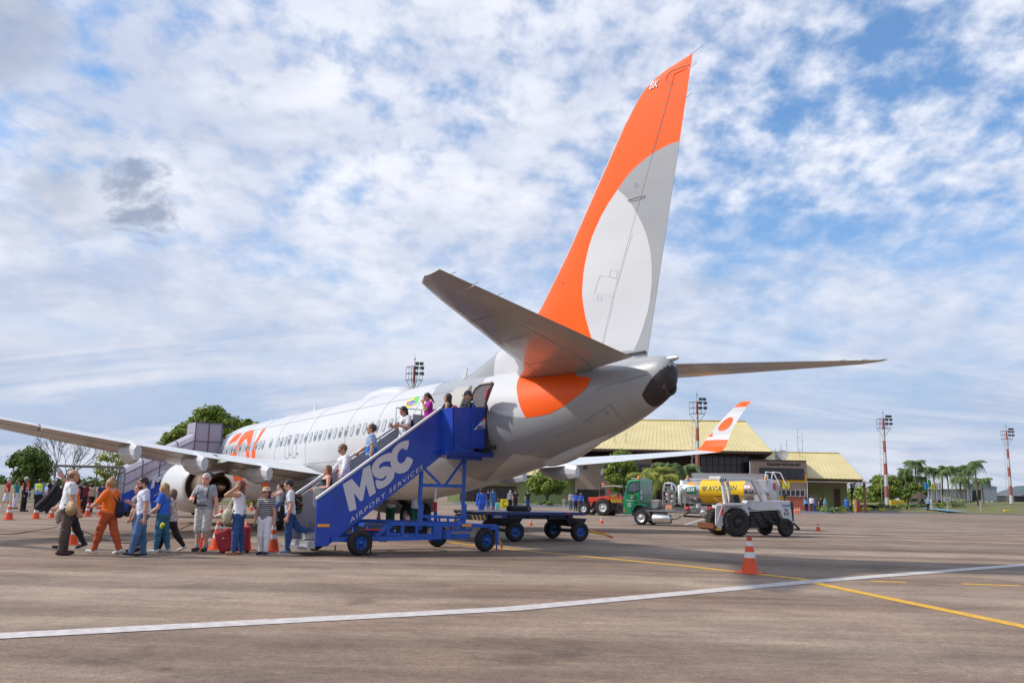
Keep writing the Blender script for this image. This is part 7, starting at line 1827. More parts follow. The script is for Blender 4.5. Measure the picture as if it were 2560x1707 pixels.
        if sleeve in ('short', 'long', 'half'):
            for sd in (-1, 1):
                sh, el, wr, d1, d2 = arms[sd]; f_ = {'short': .62, 'half': 1.0, 'long': 1.0}[sleeve]
                c = shell(); c.cone(sh-d1*.01*u, sh+(el-sh)*min(1, f_+.12), .037*u*ft**.4+o, .030*u+o*1.1, .02)
                if sleeve == 'long': c.cone(el, el+(wr-el)*1.02, .030*u+o*.9, .021*u+o*.8, .015)
                else:
                    e_ = sh+(el-sh)*f_; c.cut(e_, d1)
                k_ = .03; hh = np.maximum(k_-np.abs(T.f-c.f), 0)/k_; T.f = np.minimum(T.f, c.f)-hh*hh*k_*.25
        T.wrinkle(.0042, int(H*777) % 89, 24); tp = sdf_obj(T, {'none': 'sleeveless_top', 'strap': 'camisole'}.get(sleeve, 'shirt'), top, P)
    if vest is not None:
        T = shell(); o3 = o+.016
        for sd in (-1, 1): T.cone(chest+V3(sd*.045*u, .01*u, .05*u), waist+V3(sd*.03*u, 0, -.03*u), .064*u*ft+o3, .066*u*ft+o3, .06)
        T.cone(neck-ln*.035*u-sx*sw_*.6, neck-ln*.035*u+sx*sw_*.6, .042*u+o3, .042*u+o3, .04)
        T.cut(pel+V3(0, 0, .03*u), (0, 0, -1)); T.cut(neck+V3(0, 0, .01*u), (0, 0, 1)); T.f = np.maximum(T.f, np.abs(np.meshgrid(*T.ax, indexing='ij', sparse=True)[0])-sw_*1.0); sdf_obj(T, 'safety_vest', vest, P)
    if belt is not None:
        T = shell()
        for sd in (-1, 1): T.cone(waist+V3(sd*.03*u, .012*u*(ft-1)*6, -.03*u), pel+V3(sd*hipw*.7, -.008*u, .01*u), .068*u*ft+o*1.5, .073*u*ft+o*1.6, .06)
        T.cut(waist+V3(0, 0, -.030*u), (0, 0, 1)); T.cut(waist+V3(0, 0, -.052*u), (0, 0, -1)); sdf_obj(T, 'belt', belt, P)
    # shoes
    for sd in (-1, 1):
        an = J['ank', sd]; fd = J['fd', sd]; T = SDF(an-V3(.08, .16, .12), an+V3(.08, .26, .08), min(h, .012)); toe = an+fd*.088*u+V3(0, 0, -.024*u)
        T.cone(an+V3(0, -.024*u, -.020*u), toe, .029*u, .024*u, .03); T.cone(an+V3(0, 0, -.01*u), an+V3(0, 0, .004*u), .027*u, .024*u, .02)
        n_ = np.cross(V3(1, 0, 0), fd); T.cut(an+fd*.03*u-n_*.041*u, -n_); sm = cloth('shoe_%d%d%d' % tuple(int(99*c) for c in shoes), shoes)
        so = sdf_obj(T, 'shoe', sm, P)
        if sole is not None:
            T = SDF(an-V3(.08, .16, .12), an+V3(.08, .26, .08), min(h, .012)); T.cone(an+V3(0, -.024*u, -.024*u), toe-V3(0, 0, .003), .031*u, .026*u, .02); T.cut(an+fd*.03*u-n_*.045*u, -n_); T.cut(an+fd*.03*u-n_*.034*u, n_); sdf_obj(T, 'sole', cloth('sole_pale', sole), so)
    # hair
    hm = m_hairs[hair]
    if style != 'bald' and style != 'none':
        T = SDF(hd-.34*u, hd+.16*u, h*.9)
        T.ell(hd+face_u*.020*u-face_d*.014*u, (hr*1.04, hr*1.17, hr*1.14), .02)
        if style == 'fringe': T.cut(hd+face_u*.002*u, -face_u*1+face_d*.9*1)
        if style in ('long', 'wavy'):
            L_ = .17 if style == 'long' else .13
            for k in range(4):
                ofs = face_r*(k-1.5)*.022*u; T.cone(hd-face_d*.030*u+ofs, neck-ln*(L_-.03*abs(k-1.5))*u-face_d*.040*u+ofs*1.3, .036*u, .022*u, .03)
            for sd in (-1, 1): T.cone(hd+face_r*sd*.045*u, neck+face_r*sd*.055*u-ln*.06*u+face_d*.0*u, .026*u, .018*u, .02)
        if style in ('bob', 'curly'):
            for sd in (-1, 1): T.cone(hd+face_r*sd*.046*u-face_d*.01*u, hd+face_r*sd*.052*u-face_u*.05*u-face_d*.01*u, .028*u, .022*u, .03)
            T.cone(hd-face_d*.035*u, hd-face_d*.04*u-face_u*.055*u, .045*u, .035*u, .03)
        if style == 'bun': T.ell(hd+face_u*.078*u-face_d*.035*u, (.030*u, .030*u, .030*u), .015); T.cone(hd+face_u*.05*u-face_d*.03*u, hd+face_u*.1*u-face_d*.02*u, .02*u, .012*u, .02)
        if style == 'pony': T.cone(hd-face_d*.06*u, hd-face_d*.085*u-face_u*.12*u, .026*u, .012*u, .02)
        T.cut(hd+face_d*.030*u*hs+face_u*.030*u, face_d*1-face_u*.55)
        if style in ('short', 'fringe'): T.cut(hd-face_u*.018*u+face_d*.0*u, -face_u*1.0+face_d*.55)
        T.wrinkle(.0022 if style != 'curly' else .006, 3, 48); sdf_obj(T, 'hair', hm, P)
    if beard:
        T = SDF(hd-.12*u, hd+.12*u, h*.8); T.ell(hd-face_u*.040*u*hs+face_d*.018*u*hs, (hr*.70, hr*.76, hr*.68), .02); T.cut(hd-face_u*.026*u, face_u); T.cut(hd-face_d*.0, -face_d); sdf_obj(T, 'beard', m_hairs[beard], P)
    if style == 'bald' and hair == 'grey':
        T = SDF(hd-.12*u, hd+.12*u, h*.8); T.ell(hd+face_u*.004*u-face_d*.012*u, (hr*1.0, hr*1.12, hr*.98), .02); T.cut(hd+face_u*.034*u, face_u); T.cut(hd-face_u*.03*u, -face_u); T.cut(hd+face_d*.012*u, face_d); sdf_obj(T, 'hair_rim', m_hairs['mid'], P)
    if hat is not None:
        b = MB(); c = hd+face_u*.030*u; b.lathe(c, Vector(face_u)*1.0, [(0, .105*u), (.006, .108*u), (.010, .060*u), (.05*u, .056*u), (.062*u, .045*u), (.066*u, .01)], 22); b.build('straw_hat', mat('straw', (.50, .31, .14), .8, noise=.2, nscale=30), P)
        b = MB(); b.lathe(c+face_u*.012*u, Vector(face_u), [(0, .0605*u), (.024*u, .0595*u)], 22, caps=False); b.build('hat_band', mat('hat_band', (.62, .60, .62), .7), P)
    if cap is not None:
        T = SDF(hd-.14*u, hd+.16*u, h*.8); T.ell(hd+face_u*.024*u-face_d*.006*u, (hr*1.10, hr*1.22, hr*1.12), .02); T.cut(hd+face_u*.022*u, -face_u); T.cone(hd+face_d*.06*u+face_u*.026*u-face_r*.02*u, hd+face_d*.095*u+face_u*.022*u, .008*u, .007*u, .02); T.cone(hd+face_d*.06*u+face_u*.026*u+face_r*.02*u, hd+face_d*.095*u+face_u*.022*u, .008*u, .007*u, .02); sdf_obj(T, 'cap', cap, P)
    if glasses:
        b = MB()
        for sd in (-1, 1):
            c = hd+face_r*sd*.023*u+face_d*.064*u+face_u*.012*u; b.lathe(c, Vector(face_d), [(0, .013*u), (.004, .013*u)], 12, caps=False); b.tube([c+face_r*sd*.012*u, hd+face_r*sd*.057*u-face_d*.0*u+face_u*.01*u], .0022*u, 4)
        b.build('glasses', m_signk, P)
    if socks is not None:
        for sd in (-1, 1):
            kn, an = J['knee', sd], J['ank', sd]; T = SDF(an-.08, an+V3(.08, .08, .12), h*.8); T.cone(an, an+(kn-an)*.12, .027*u, .027*u, .01); sdf_obj(T, 'sock', socks, P)
    PERS[P.name] = dict(F=F, neck=neck, chest=chest, waist=waist, pel=pel, arms=arms, hd=hd, J=J, u=u, sw=sw_, ln=ln, fwd=fwd, right=right)
    return P
PERS = {}
def wpt(P, v): return PERS[P.name]['F'] @ Vector(v)
def backpack(P, label, m, sz=(.15, .09, .22), side=0, low=0, cat='backpack', fr=-1, strap=True, name='backpack', strap_m=None):
    d = PERS[P.name]; u = d['u']; c = d['chest']+V3(side*.09*u, fr*.115*u, -.02*u-low*u)
    F2 = d['F'].copy(); B = thing(name, label, cat, frame=Matrix.Translation(F2 @ Vector(c)) @ F2.to_3x3().to_4x4())
    S = SDF(-V3(*sz)-.04, V3(*sz)+.04, .012); S.ell((0, 0, -.02), (sz[0], sz[1], sz[2]), .03); S.cone((0, 0, -sz[2]*.55), (0, 0, sz[2]*.5), sz[0]*.78, sz[0]*.62, .05)
    X = np.meshgrid(*S.ax, indexing='ij', sparse=True); S.f = np.maximum(S.f, (np.abs(X[1])-sz[1]).astype(np.float32)); S.f = np.maximum(S.f, (np.abs(X[0])-sz[0]*.95).astype(np.float32)); S.wrinkle(.003, 5, 25)
    sdf_obj(S, 'body', m, B)
    b = MB(); b.box((0, fr*sz[1]*.95, -sz[2]*.35), (sz[0]*1.3, .05, sz[2]*.6)); b.build('front_pocket', m, B, bevel=.02)
    if strap:
        for sd in (-1, 1):
            sh = d['neck']+V3(sd*d['sw']*.68, 0, -.035*u)-c; b = MB(); o_ = .058*u
            pts = [V3(sd*sz[0]*.5, -fr*sz[1]*.6, sz[2]*.7), sh+V3(0, fr*.03, o_), sh+V3(0, -fr*(.055*u+.015), .02), sh+V3(sd*.004, -fr*(.095*u+.02), -.11*u), V3(sd*(sz[0]+.02), -fr*.06*u, -sz[2]*.5), V3(sd*sz[0]*.8, 0, -sz[2]*.75)]
            b.tube([Vector(p) for p in pts], .014, 6); b.build('strap', strap_m or m_black, B)
    return B
def handbag(P, label, m, at, sz=(.15, .06, .12), strap_to=None, name='shoulder_bag', cat='bag', soft=1):
    """at: local offset from the pelvis; strap_to: shoulder side (-1, 1) or None"""
    d = PERS[P.name]; u = d['u']; c = d['pel']+V3(*at); F2 = d['F']
    B = thing(name, label, cat, frame=Matrix.Translation(F2 @ Vector(c)) @ F2.to_3x3().to_4x4())
    S = SDF(-V3(*sz)-.05, V3(*sz)+.05, .012); S.cone((0, -sz[1]*0, -sz[2]*.4), (0, 0, sz[2]*.3), sz[0]*.55, sz[0]*.5, .05); S.ell((0, 0, -.01), sz, .04)
    X = np.meshgrid(*S.ax, indexing='ij', sparse=True); S.f = np.maximum(S.f, (np.abs(X[0])-sz[0]).astype(np.float32)); S.wrinkle(.004*soft, 9, 22); sdf_obj(S, 'body', m, B)
    if strap_to is not None:
        sh = d['neck']+V3(strap_to*d['sw']*.55, 0, .012*u)-c; b = MB()
        for yy in (.055, -.055): b.tube([Vector((0, yy*.6, sz[2]*.6)), Vector(sh*.55+V3(.0, yy*2.0*u/1.7, 0)), Vector(sh+V3(0, yy*1.0, -.005)), Vector(sh)], .012, 6)
        b.build('strap', m, B)
    return B
def P_at(foot, top_y):
    p = gp(*foot); t = onplane(foot[0], top_y, p, -VWH); return p, t.z
near = {}
def G(key, label, foot, topy, face, **k):
    p, H = P_at(foot, topy); print('person', key, round(H, 2)); P = person(label, p, H, face, **k); near[key] = P; return P
c_white = cloth('white', (.66, .67, .72)); c_denim = cloth('denim', (.07, .15, .30), nscale=3, noise=.35); c_denimd = cloth('denim_dark', (.03, .085, .24), nscale=3, noise=.3); c_black = cloth('black', (.016, .016, .02)); c_brown = cloth('brown_trouser', (.085, .062, .05), nscale=3, noise=.25)
c_rust = cloth('rust', (.46, .085, .025)); c_oran = cloth('orange_top', (.80, .16, .008)); c_blue = cloth('royal_blue', (.025, .12, .60)); c_grey = cloth('grey_tee', (.33, .35, .38)); c_khaki = cloth('pale_shorts', (.56, .54, .51)); c_navy = cloth('navy', (.012, .018, .05))
c_stripe = pattern('cloth_striped', stripes((.015, .015, .02), (.50, .50, .50), 21, .60)); c_bri = cloth('bright_white', (.72, .72, .78)); c_cream = cloth('cream', (.56, .52, .44))
# --- near group on the left
G('a', 'bald man in a white shirt and dark brown trousers facing right', (158, 1387), 1173, -100, hair='grey', style='bald', sk='tan', top=c_white, bottom=c_brown, shoes=(.05, .02, .015), belt=c_black, legs=((.06, .04), (-.08, .03)), armR=((.16, .10, -1), (.05, .55, -1)), armL=((.25, .3, -1), (.2, .6, -.8)), fat=1.06, nod=.1)
handbag(near['a'], 'tan leather shoulder bag on the hip of the bald man', mat('tan_leather', (.40, .27, .13), .55, noise=.15), (.23, .03, .05), (.22, .11, .16), -1)
G('b', 'person half hidden behind the bald man, black sneakers and a reddish arm', (172, 1372), 1188, 80, hair='dark', sk='pink', top=c_oran, bottom=c_black, legs_='slim', shoes=(.02, .02, .02), sole=(.6, .6, .6), legs=((.30, .10), (-.32, .2)), armL=((.5, .55, .3), (.2, .6, .7)), armR=((.3, .3, -1), (.1, .8, -.5)))
# black jacket carried on the raised arm: a hanging sheet with folds
d = PERS[near['b'].name]; 
JK = thing('black_jacket', 'black jacket held out to the left of the bald man', 'jacket', tuple(cp(120, 20.5, 1.1)))
base = cp(120, 21.3, 0)
cA, cB, cC, cD = [onplane(x, y, base, -VWH) for x, y in [(148, 1193), (84, 1268), (117, 1281), (149, 1238)]]
b = MB(); NU, NV = 14, 9; rows = []
for i in range(NU+1):
    t = i/NU; e0_ = cA.lerp(cB, t); e1_ = cD.lerp(cC, t)
    rows.append([e0_.lerp(e1_, j/NV)+VWH*(.03*math.sin(j*1.5+t*2)+.012*math.sin(j*3.1+t*9))+Vector((0, 0, -.05*math.sin(PI*t)*(1-j/NV)-.04*math.sin(j*2+3*t)*t)) for j in range(NV+1)])
b.add([p for r_ in rows for p in r_], [(i*(NV+1)+j, i*(NV+1)+j+1, (i+1)*(NV+1)+j+1, (i+1)*(NV+1)+j) for i in range(NU) for j in range(NV)], 0, True); jo = b.build('cloth', c_black, JK, world=True, fix=False)
sd_ = jo.modifiers.new('thick', 'SOLIDIFY'); sd_.thickness = .03
rows[3] = [cD]*2+[cD.lerp(cC, .5)]*2; rows[2] = [cA.lerp(cD, .6)]
b = MB(); q0, q1 = rows[3][1], rows[3][3]; b.tube([rows[2][0], q0-Vector((0, 0, .06)), q1-Vector((0, 0, .02))], [.07, .06, .05], 8); b.build('sleeve', c_black, JK, world=True)
handbag(near['b'], 'beige canvas backpack hanging behind the bald man', mat('beige_canvas', (.34, .29, .24), .8, noise=.2), (.10, .30, -.12), (.12, .09, .2), None, 'canvas_backpack', 'backpack')
G('c', 'woman with a blonde bun in an orange top and rust trousers walking left', (262, 1384), 1193, 125, hair='blonde', style='bun', sk='pink', fem=True, top=c_oran, sleeve='half', bottom=c_rust, legs_='full', shoes=(.62, .62, .62), legs=((.30, .06), (-.30, .12)), armL=((.55, .35, -.8), (-.7, .9, -.25)), armR=((.45, .3, -.8), (-.6, .8, -.2)), wide=1.1, turn=.3, fat=1.08)
backpack(near['c'], 'navy backpack with black straps on the woman in orange', c_navy, (.13, .08, .20), .75, .10)
G('d', 'woman with curly auburn hair partly hidden by the bearded young man', (336, 1379), 1209, 70, hair='red', style='curly', sk='pink', fem=True, top=cloth('grey_print', (.28, .26, .27), nscale=20, noise=.5), sleeve='none', bottom=c_denimd, legs_='crop', shoes=(.02, .02, .02), armL=((.2, .35, -1), (.1, .9, .5)), armR=((.2, .1, -1), (.1, .3, -1)), legs=((.12, .05), (-.1, .05)))
G('e', 'bearded young man in a white t-shirt and blue jeans walking left', (347, 1391), 1192, 80, hair='dark', style='short', sk='tan', beard='dark', top=cloth('pale_tee', (.60, .62, .76)), bottom=c_denim, shoes=(.03, .03, .035), sole=(.6, .6, .6), legs=((.26, .06), (-.10, .05)), armL=((.15, -.05, -1), (.1, .05, -1)), armR=((.15, .15, -1), (.1, .4, -1)), nod=.25, fat=1.02)
G('f', 'woman with long blonde hair in a blue t-shirt and jeans behind the young man', (399, 1381), 1207, 115, hair='blonde', style='long', sk='fair', fem=True, top=c_blue, bottom=cloth('teal_denim', (.04, .15, .25), nscale=3, noise=.3), legs_='slim', shoes=(.5, .5, .5), sole=(.7, .7, .7), legs=((.10, .05), (-.14, .12)), armL=((.25, .15, -1), (-.2, .8, -.5)), armR=((.2, .1, -1), (.05, .9, -.3)))
G('g', 'woman in a cream patterned blouse and black leggings behind the long-haired blonde', (421, 1378), 1219, 100, hair='mid', style='bob', sk='tan', fem=True, top=pattern('cloth_lace', spots((.30, .24, .20), [(.62, .58, .54), (.55, .5, .46)], 22, .6)), bottom=c_black, legs_='slim', shoes=(.58, .56, .54), sole=(.8, .8, .8), long_top=.03, legs=((.34, .10), (-.34, .28)), armL=((.2, .0, -1), (.1, .3, -1)), armR=((.2, .0, -1), (.1, .3, -1)))
b = MB(); c = wpt(near['f'], PERS[near['f'].name]['arms'][-1][2])+Vector((0, 0, -.02)); YC = thing('yellow_cloth', 'small bright yellow bundle between the blonde woman and the woman in cream', 'bundle', tuple(dp(407, 1311, 21.0)))
b.ball(dp(407, 1311, 21.0), (.07, .05, .05), 0, 10, 8); b.ball(dp(404, 1315, 21.0), (.05, .04, .06), 0, 10, 8); b.build('cloth', mat('lime_cloth', (.60, .62, .02), .8), YC, world=True)
G('h', 'grey-haired man in a grey t-shirt and pale shorts standing by the cones', (502, 1377), 1183, 25, hair='grey', style='short', sk='pink', top=c_grey, bottom=c_khaki, legs_='shorts', shoes=(.05, .05, .055), belt=cloth('belt_brown', (.07, .03, .02)), legs=((.05, .04), (.02, .03)), armL=((.32, -.05, -1), (.15, .15, -1)), armR=((.45, .35, -1), (-.65, .95, .05)), fat=1.0, wide=.95, glasses=True, turn=-.1, socks=c_grey)
backpack(near['h'], 'dark backpack worn by the grey-haired man', c_navy, (.14, .09, .22))
G('i', 'auburn-haired woman in a white sleeveless top and jeans, hand raised', (590, 1386), 1201, 100, hair='red', style='long', sk='tan', fem=True, top=c_bri, sleeve='none', bottom=c_denimd, legs_='full', shoes=(.30, .15, .08), belt=cloth('belt_red', (.12, .02, .02)), legs=((.08, .06), (-.10, .05)), armL=((.35, .9, -.05), (-.15, -.85, .75)), armR=((.35, .85, .05), (-.1, -.8, .8)), fat=1.05)
handbag(near['i'], 'cream leather shoulder bag in front of the woman with raised hand', mat('cream_leather', (.48, .44, .30), .5, noise=.15), (-.10, .26, -.02), (.19, .12, .19), 1)
G('j', 'woman in a straw hat, black striped t-shirt and white trousers', (657, 1386), 1219, 25, hair='brown', style='bob', sk='tan', fem=True, top=c_stripe, bottom=c_bri, legs_='slim', shoes=(.02, .02, .05), sole=(.5, .5, .5), legs=((.08, .04), (-.05, .10)), armL=((.30, .0, -1), (.12, .12, -1)), armR=((.28, -.05, -1), (.15, .1, -1)), hat=1, turn=.35, fat=1.08)
G('k', 'man in a white polo shirt and jeans carrying a child, stepping off the stairs', (717, 1382), 1199, 85, hair='dark', style='short', sk='pink', top=c_white, bottom=c_denimd, legs_='full', shoes=(.18, .24, .38), sole=(.6, .6, .6), legs=((.02, .04), (-.62, .75)), armL=((.15, -.02, -1), (.1, .25, -1)), armR=((.3, .5, -.8), (-.2, 1, .1)), nod=.35, fat=1.0)
backpack(near['k'], 'backpack with bright multicoloured dots on the man in the white polo', pattern('dotted_cloth', spots((.02, .015, .02), [(.62, .55, .03), (.45, .03, .08), (.25, .40, .04), (.04, .18, .40), (.6, .58, .05)], 18, .32)), (.16, .10, .25), .35, .03)
# the carried child
pc = wpt(near['k'], PERS[near['k'].name]['chest']+V3(.06, .26, -.56))
person('dark-haired small child carried against the chest of the man in the white polo', pc, .98, 70, hair='dark', style='short', sk='fair', child=True, top=c_grey, sleeve='none', bottom=c_denim, legs_='full', shoes=(.5, .5, .5), legs=((.9, 1.2), (.5, .9)), armL=((.3, .8, -.5), (.1, 1, -.3)), armR=((.3, .8, -.4), (-.1, 1, -.1)))
# --- going down the stairs
def on_stair(key, label, px, topy, w_, face, Hmin=1.5, **k):
    p = SF.inverted() @ onplane(px, topy, O3+B3*w_, B3); s = p.x; z = tread_z(s); H = min(1.85, max(Hmin, p.z-z))
    if H+z > p.z+.03 or H+z < p.z-.03: z = p.z-H
    lo = SF @ Vector((s, w_, z)); print('stair', key, round(H, 2), round(tread_z(s)-z, 2)); P = person(label, lo, H, face, **k); near[key] = P; return P
fl = pattern('cloth_floral', spots((.50, .02, .02), [(.62, .58, .55), (.45, .02, .02), (.60, .5, .45)], 16, .42))
on_stair('s1', 'long-haired blonde woman in a black camisole near the foot of the stairs', 822, 1163, -.55, 82, hair='mid', style='long', sk='pink', fem=True, top=c_black, sleeve='strap', bottom=c_khaki, shoes=(.5, .3, .2), armL=((.35, .1, -1), (-.3, .9, -.2)), armR=((.3, .2, -1), (.0, .9, -.2)), fat=1.05)
T_ = near['s1']; sc = thing('pale_scarf', 'pale cloth hanging over the arm of the blonde woman on the stairs', 'scarf', tuple(wpt(T_, PERS[T_.name]['arms'][-1][2])))
b = MB(); rows = []
for i in range(5):
    r_ = []
    for j in range(6):
        c = PERS[T_.name]['arms'][-1][2]*1.0; r_.append(wpt(T_, c+V3(-.05+.045*math.sin(i*1.9+j), -.14+.07*i, .05-.09*j-.02*(i % 2)*j)))
    rows.append(r_)
b.add([p for r_ in rows for p in r_], [(i*6+j, i*6+j+1, i*6+j+7, i*6+j+6) for i in range(4) for j in range(5)], 0, True); o_ = b.build('cloth', c_cream, sc, world=True, fix=False); m_ = o_.modifiers.new('t', 'SOLIDIFY'); m_.thickness = .02; m_ = o_.modifiers.new('s', 'SUBSURF'); m_.levels = 1; m_.render_levels = 2
on_stair('s2', 'short-haired woman in a white jacket over a red floral dress on the stairs', 864, 1111, -.62, 75, hair='mid', style='short', sk='tan', fem=True, top=c_bri, sleeve='long', bottom=fl, shoes=(.3, .1, .05), armL=((.25, .2, -1), (.3, .5, -1)), armR=((.55, .4, -.8), (.4, .7, -.8)), nod=.45, glasses=True, fat=1.06)
d = PERS[near['s2'].name]; T = SDF(d['chest']-.3, d['chest']+.3, .012); T.cone(d['chest']+V3(0, .065, .10), d['pel']+V3(0, .085, -.06), .075, .085, .04); DR = sdf_obj(T, 'dress_front', fl, near['s2'])
on_stair('s3', 'grey-haired man in a pale and bright blue polo shirt holding the far rail', 932, 1060, -.55, 90, hair='brown', style='short', sk='tan', top=pattern('cloth_bluebands', bands([(0, (.05, .20, .45)), (.92, (.22, .34, .55)), (1.06, (.03, .17, .60)), (1.22, (.30, .42, .62))])), bottom=c_denimd, shoes=(.1, .1, .1), armR=((.35, .5, -.8), (.55, .8, -.6)), armL=((.2, -.05, -1), (.1, .1, -1)), glasses=True, fat=1.15)
on_stair('s4', 'woman in a white t-shirt looking at her phone on the upper stairs', 1015, 1017, -.60, 60, hair='dark', style='long', sk='tan', fem=True, top=c_bri, bottom=c_white, shoes=(.3, .3, .3), armL=((.3, .15, -1), (-.25, .9, .25)), armR=((.3, .15, -1), (-.25, .9, .25)), nod=.5, fat=1.1)
backpack(near['s4'], 'black backpack worn by the woman with the phone', c_black, (.12, .08, .17), .3)
d = PERS[near['s4'].name]; ph = thing('phone', 'mobile phone in the hands of the woman in white on the stairs', 'phone', tuple(wpt(near['s4'], d['arms'][-1][2]+V3(.04, .06, .03))))
b = MB(); b.box((0, 0, 0), (.07, .012, .14), 0, Matrix.Rotation(-.5, 3, 'X')); b.build('body', m_signk, ph); b = MB(); b.box((0, .008, .001), (.06, .004, .12), 0, Matrix.Rotation(-.5, 3, 'X')); b.build('screen', m_glass, ph)
on_stair('s5', 'woman in a magenta blouse, hand at her neck, near the top of the stairs', 1074, 983, -.70, 85, hair='dark', style='pony', sk='tan', fem=True, top=cloth('magenta', (.50, .015, .36)), bottom=c_black, shoes=(.02, .02, .02), armL=((.35, .35, -.6), (-.4, .3, 1)), armR=((.2, .1, -1), (.1, .2, -1)), nod=.4, glasses=True, fat=1.05)
on_stair('s6', 'woman with long black hair on the platform by the open door', 1122, 984, -.45, 100, hair='dark', style='long', sk='tan', fem=True, top=c_black, sleeve='none', bottom=c_denimd, shoes=(.02, .02, .02), armL=((.2, .1, -1), (.0, .8, .2)))
backpack(near['s6'], 'pink backpack strap of the black-haired woman on the platform', mat('hot_pink', (.70, .03, .12), .6), (.11, .06, .14), .5)
on_stair('s7', 'man in a black cap and black t-shirt on the platform at the doorway', 1176, 977, .08, 85, hair='dark', style='short', sk='tan', top=c_black, bottom=c_denimd, shoes=(.02, .02, .02), cap=cloth('cap_black', (.03, .03, .045)), nod=.3)
# --- ground crew under the belly
HV = .016
c_dkgreen = cloth('crew_green', (.012, .08, .05)); c_hv = pattern('cloth_hivis', bands([(0, (.62, .80, .02)), (1.02, (.72, .72, .70)), (1.09, (.62, .80, .02)), (1.22, (.72, .72, .70)), (1.29, (.62, .80, .02))])); c_ho = pattern('cloth_hivis_orange', bands([(0, (.85, .13, .02)), (1.05, (.72, .72, .70)), (1.12, (.85, .13, .02)), (1.22, (.72, .72, .70)), (1.28, (.85, .13, .02))]))
def W(label, px, footy, H, face, d=None, z=0, **k):
    p = gp(px, footy) if d is None else cp(px, d, z); return person(label, p, H, face, **{**dict(h=.018), **k})
W('ground worker in dark green trousers seen under the belly, left of the landing gear', 974, 1325, 1.72, 30, top=c_white, bottom=c_dkgreen, legs_='wide', sk='brown', shoes=(.015, .015, .015), armL=((.3, .3, -1), (-.5, .8, .1)), armR=((.3, .3, -1), (-.5, .8, .1)))
W('ground worker in green trousers with his back turned beside the main wheel', 1036, 1327, 1.74, 170, top=c_white, bottom=cloth('crew_green2', (.015, .13, .08)), legs_='wide', sk='brown', shoes=(.015, .015, .015), armL=((.2, .5, -.8), (.1, .9, .2)))
W('worker in bright blue overalls standing beyond the trailer behind the stairs', 1202, 1300, 1.80, 160, top=c_blue, sleeve='long', bottom=c_blue, legs_='wide', sk='brown', shoes=(.02, .02, .02), fat=1.1)
# --- left background
gl = 'passengers and staff beyond the cones on the left'
W('man in an orange safety vest and dark clothes facing right by the barrier', 57, 1278, 1.86, -75, group=gl, top=c_navy, sleeve='long', bottom=c_black, vest=c_ho, sk='brown', hair='grey', shoes=(.02, .02, .02), legs=((.05, .03), (-.05, .03)))
W('man in a yellow-green safety vest and black trousers', 92, 1279, 1.76, -160, group=gl, top=cloth('sky_shirt', (.14, .30, .55)), bottom=c_black, vest=c_hv, sk='tan', shoes=(.02, .02, .02), cap=c_navy)
W('grey-haired man in a red t-shirt and white shorts at the left edge', 14, 1269, 1.74, -80, group=gl, top=cloth('red_tee', (.50, .015, .02)), bottom=c_bri, legs_='shorts', hair='grey', sk='pink', shoes=(.6, .6, .6), legs=((.2, .1), (-.2, .1)))
W('stooping grey-haired person in a light blue shirt behind the green vest man', 108, 1275, 1.55, -120, group=gl, top=cloth('light_blue', (.18, .36, .62)), bottom=c_navy, hair='grey', lean=.3)
W('person with white hair above the black jacket', 126, 1276, 1.80, 170, group=gl, top=c_navy, bottom=c_black, hair='grey')
W('man in a dark navy jacket behind the bald man', 191, 1281, 1.62, 160, group=gl, top=c_navy, sleeve='long', bottom=c_black, hair='grey', fat=1.15)
W('person in a navy top just right of the bald man', 186, 1290, 1.72, 170, group=gl, top=c_navy, sleeve='long', bottom=c_black, hair='dark')
W('woman in a beige patterned top and black leggings walking away', 223, 1281, 1.62, 185, group=gl, top=pattern('cloth_beige_print', spots((.52, .40, .30), [(.60, .50, .42), (.42, .28, .2)], 14, .5)), sleeve='long', bottom=c_black, legs_='slim', hair='brown', style='bob', sk='tan', fem=True, shoes=(.02, .02, .02))
W('man in a navy t-shirt walking to the covered stairs', 251, 1282, 1.66, 180, group=gl, top=cloth('navy_tee', (.02, .05, .14)), bottom=c_denimd, hair='mid', sk='tan')
W('person bending in an orange-red top at the covered stairs foot', 291, 1278, 1.5, 150, group=gl, top=c_oran, bottom=c_denimd, hair='dark', lean=.3)
W('person in a maroon shirt beside the dark suitcase behind the bald man', 204, 1284, 1.66, 175, group=gl, top=cloth('maroon', (.20, .015, .03)), bottom=c_black, hair='dark', sk='tan')
W('man with a cap and light shirt beyond the cones, left of the covered stairs', 268, 1279, 1.7, 165, group=gl, top=cloth('pale_shirt', (.45, .47, .5)), bottom=c_denimd, cap=c_navy, sk='tan')
W('woman in teal with dark hair near the white fence at the left edge', 36, 1271, 1.62, -60, group=gl, top=cloth('teal_top', (.03, .22, .24)), bottom=c_bri, hair='dark', style='bob', fem=True, sk='tan')
# person at the front door of the airliner
person('crew member in a red uniform standing in the front doorway', (5.2, -1.95, 2.86), 1.68, 60, h=.02, top=cloth('red_uniform', (.45, .01, .05)), sleeve='long', bottom=c_navy, hair='dark', style='bob', sk='brown', fem=True)
person('passenger in white climbing inside the covered stairs', (5.1, -3.6, 2.3), 1.68, 0, h=.022, top=c_white, bottom=c_navy, hair='dark')
person('passenger in a reddish top climbing inside the covered stairs', (5.1, -5.2, 1.05), 1.68, 0, h=.022, top=cloth('dull_red', (.30, .05, .08)), bottom=c_navy, hair='brown')
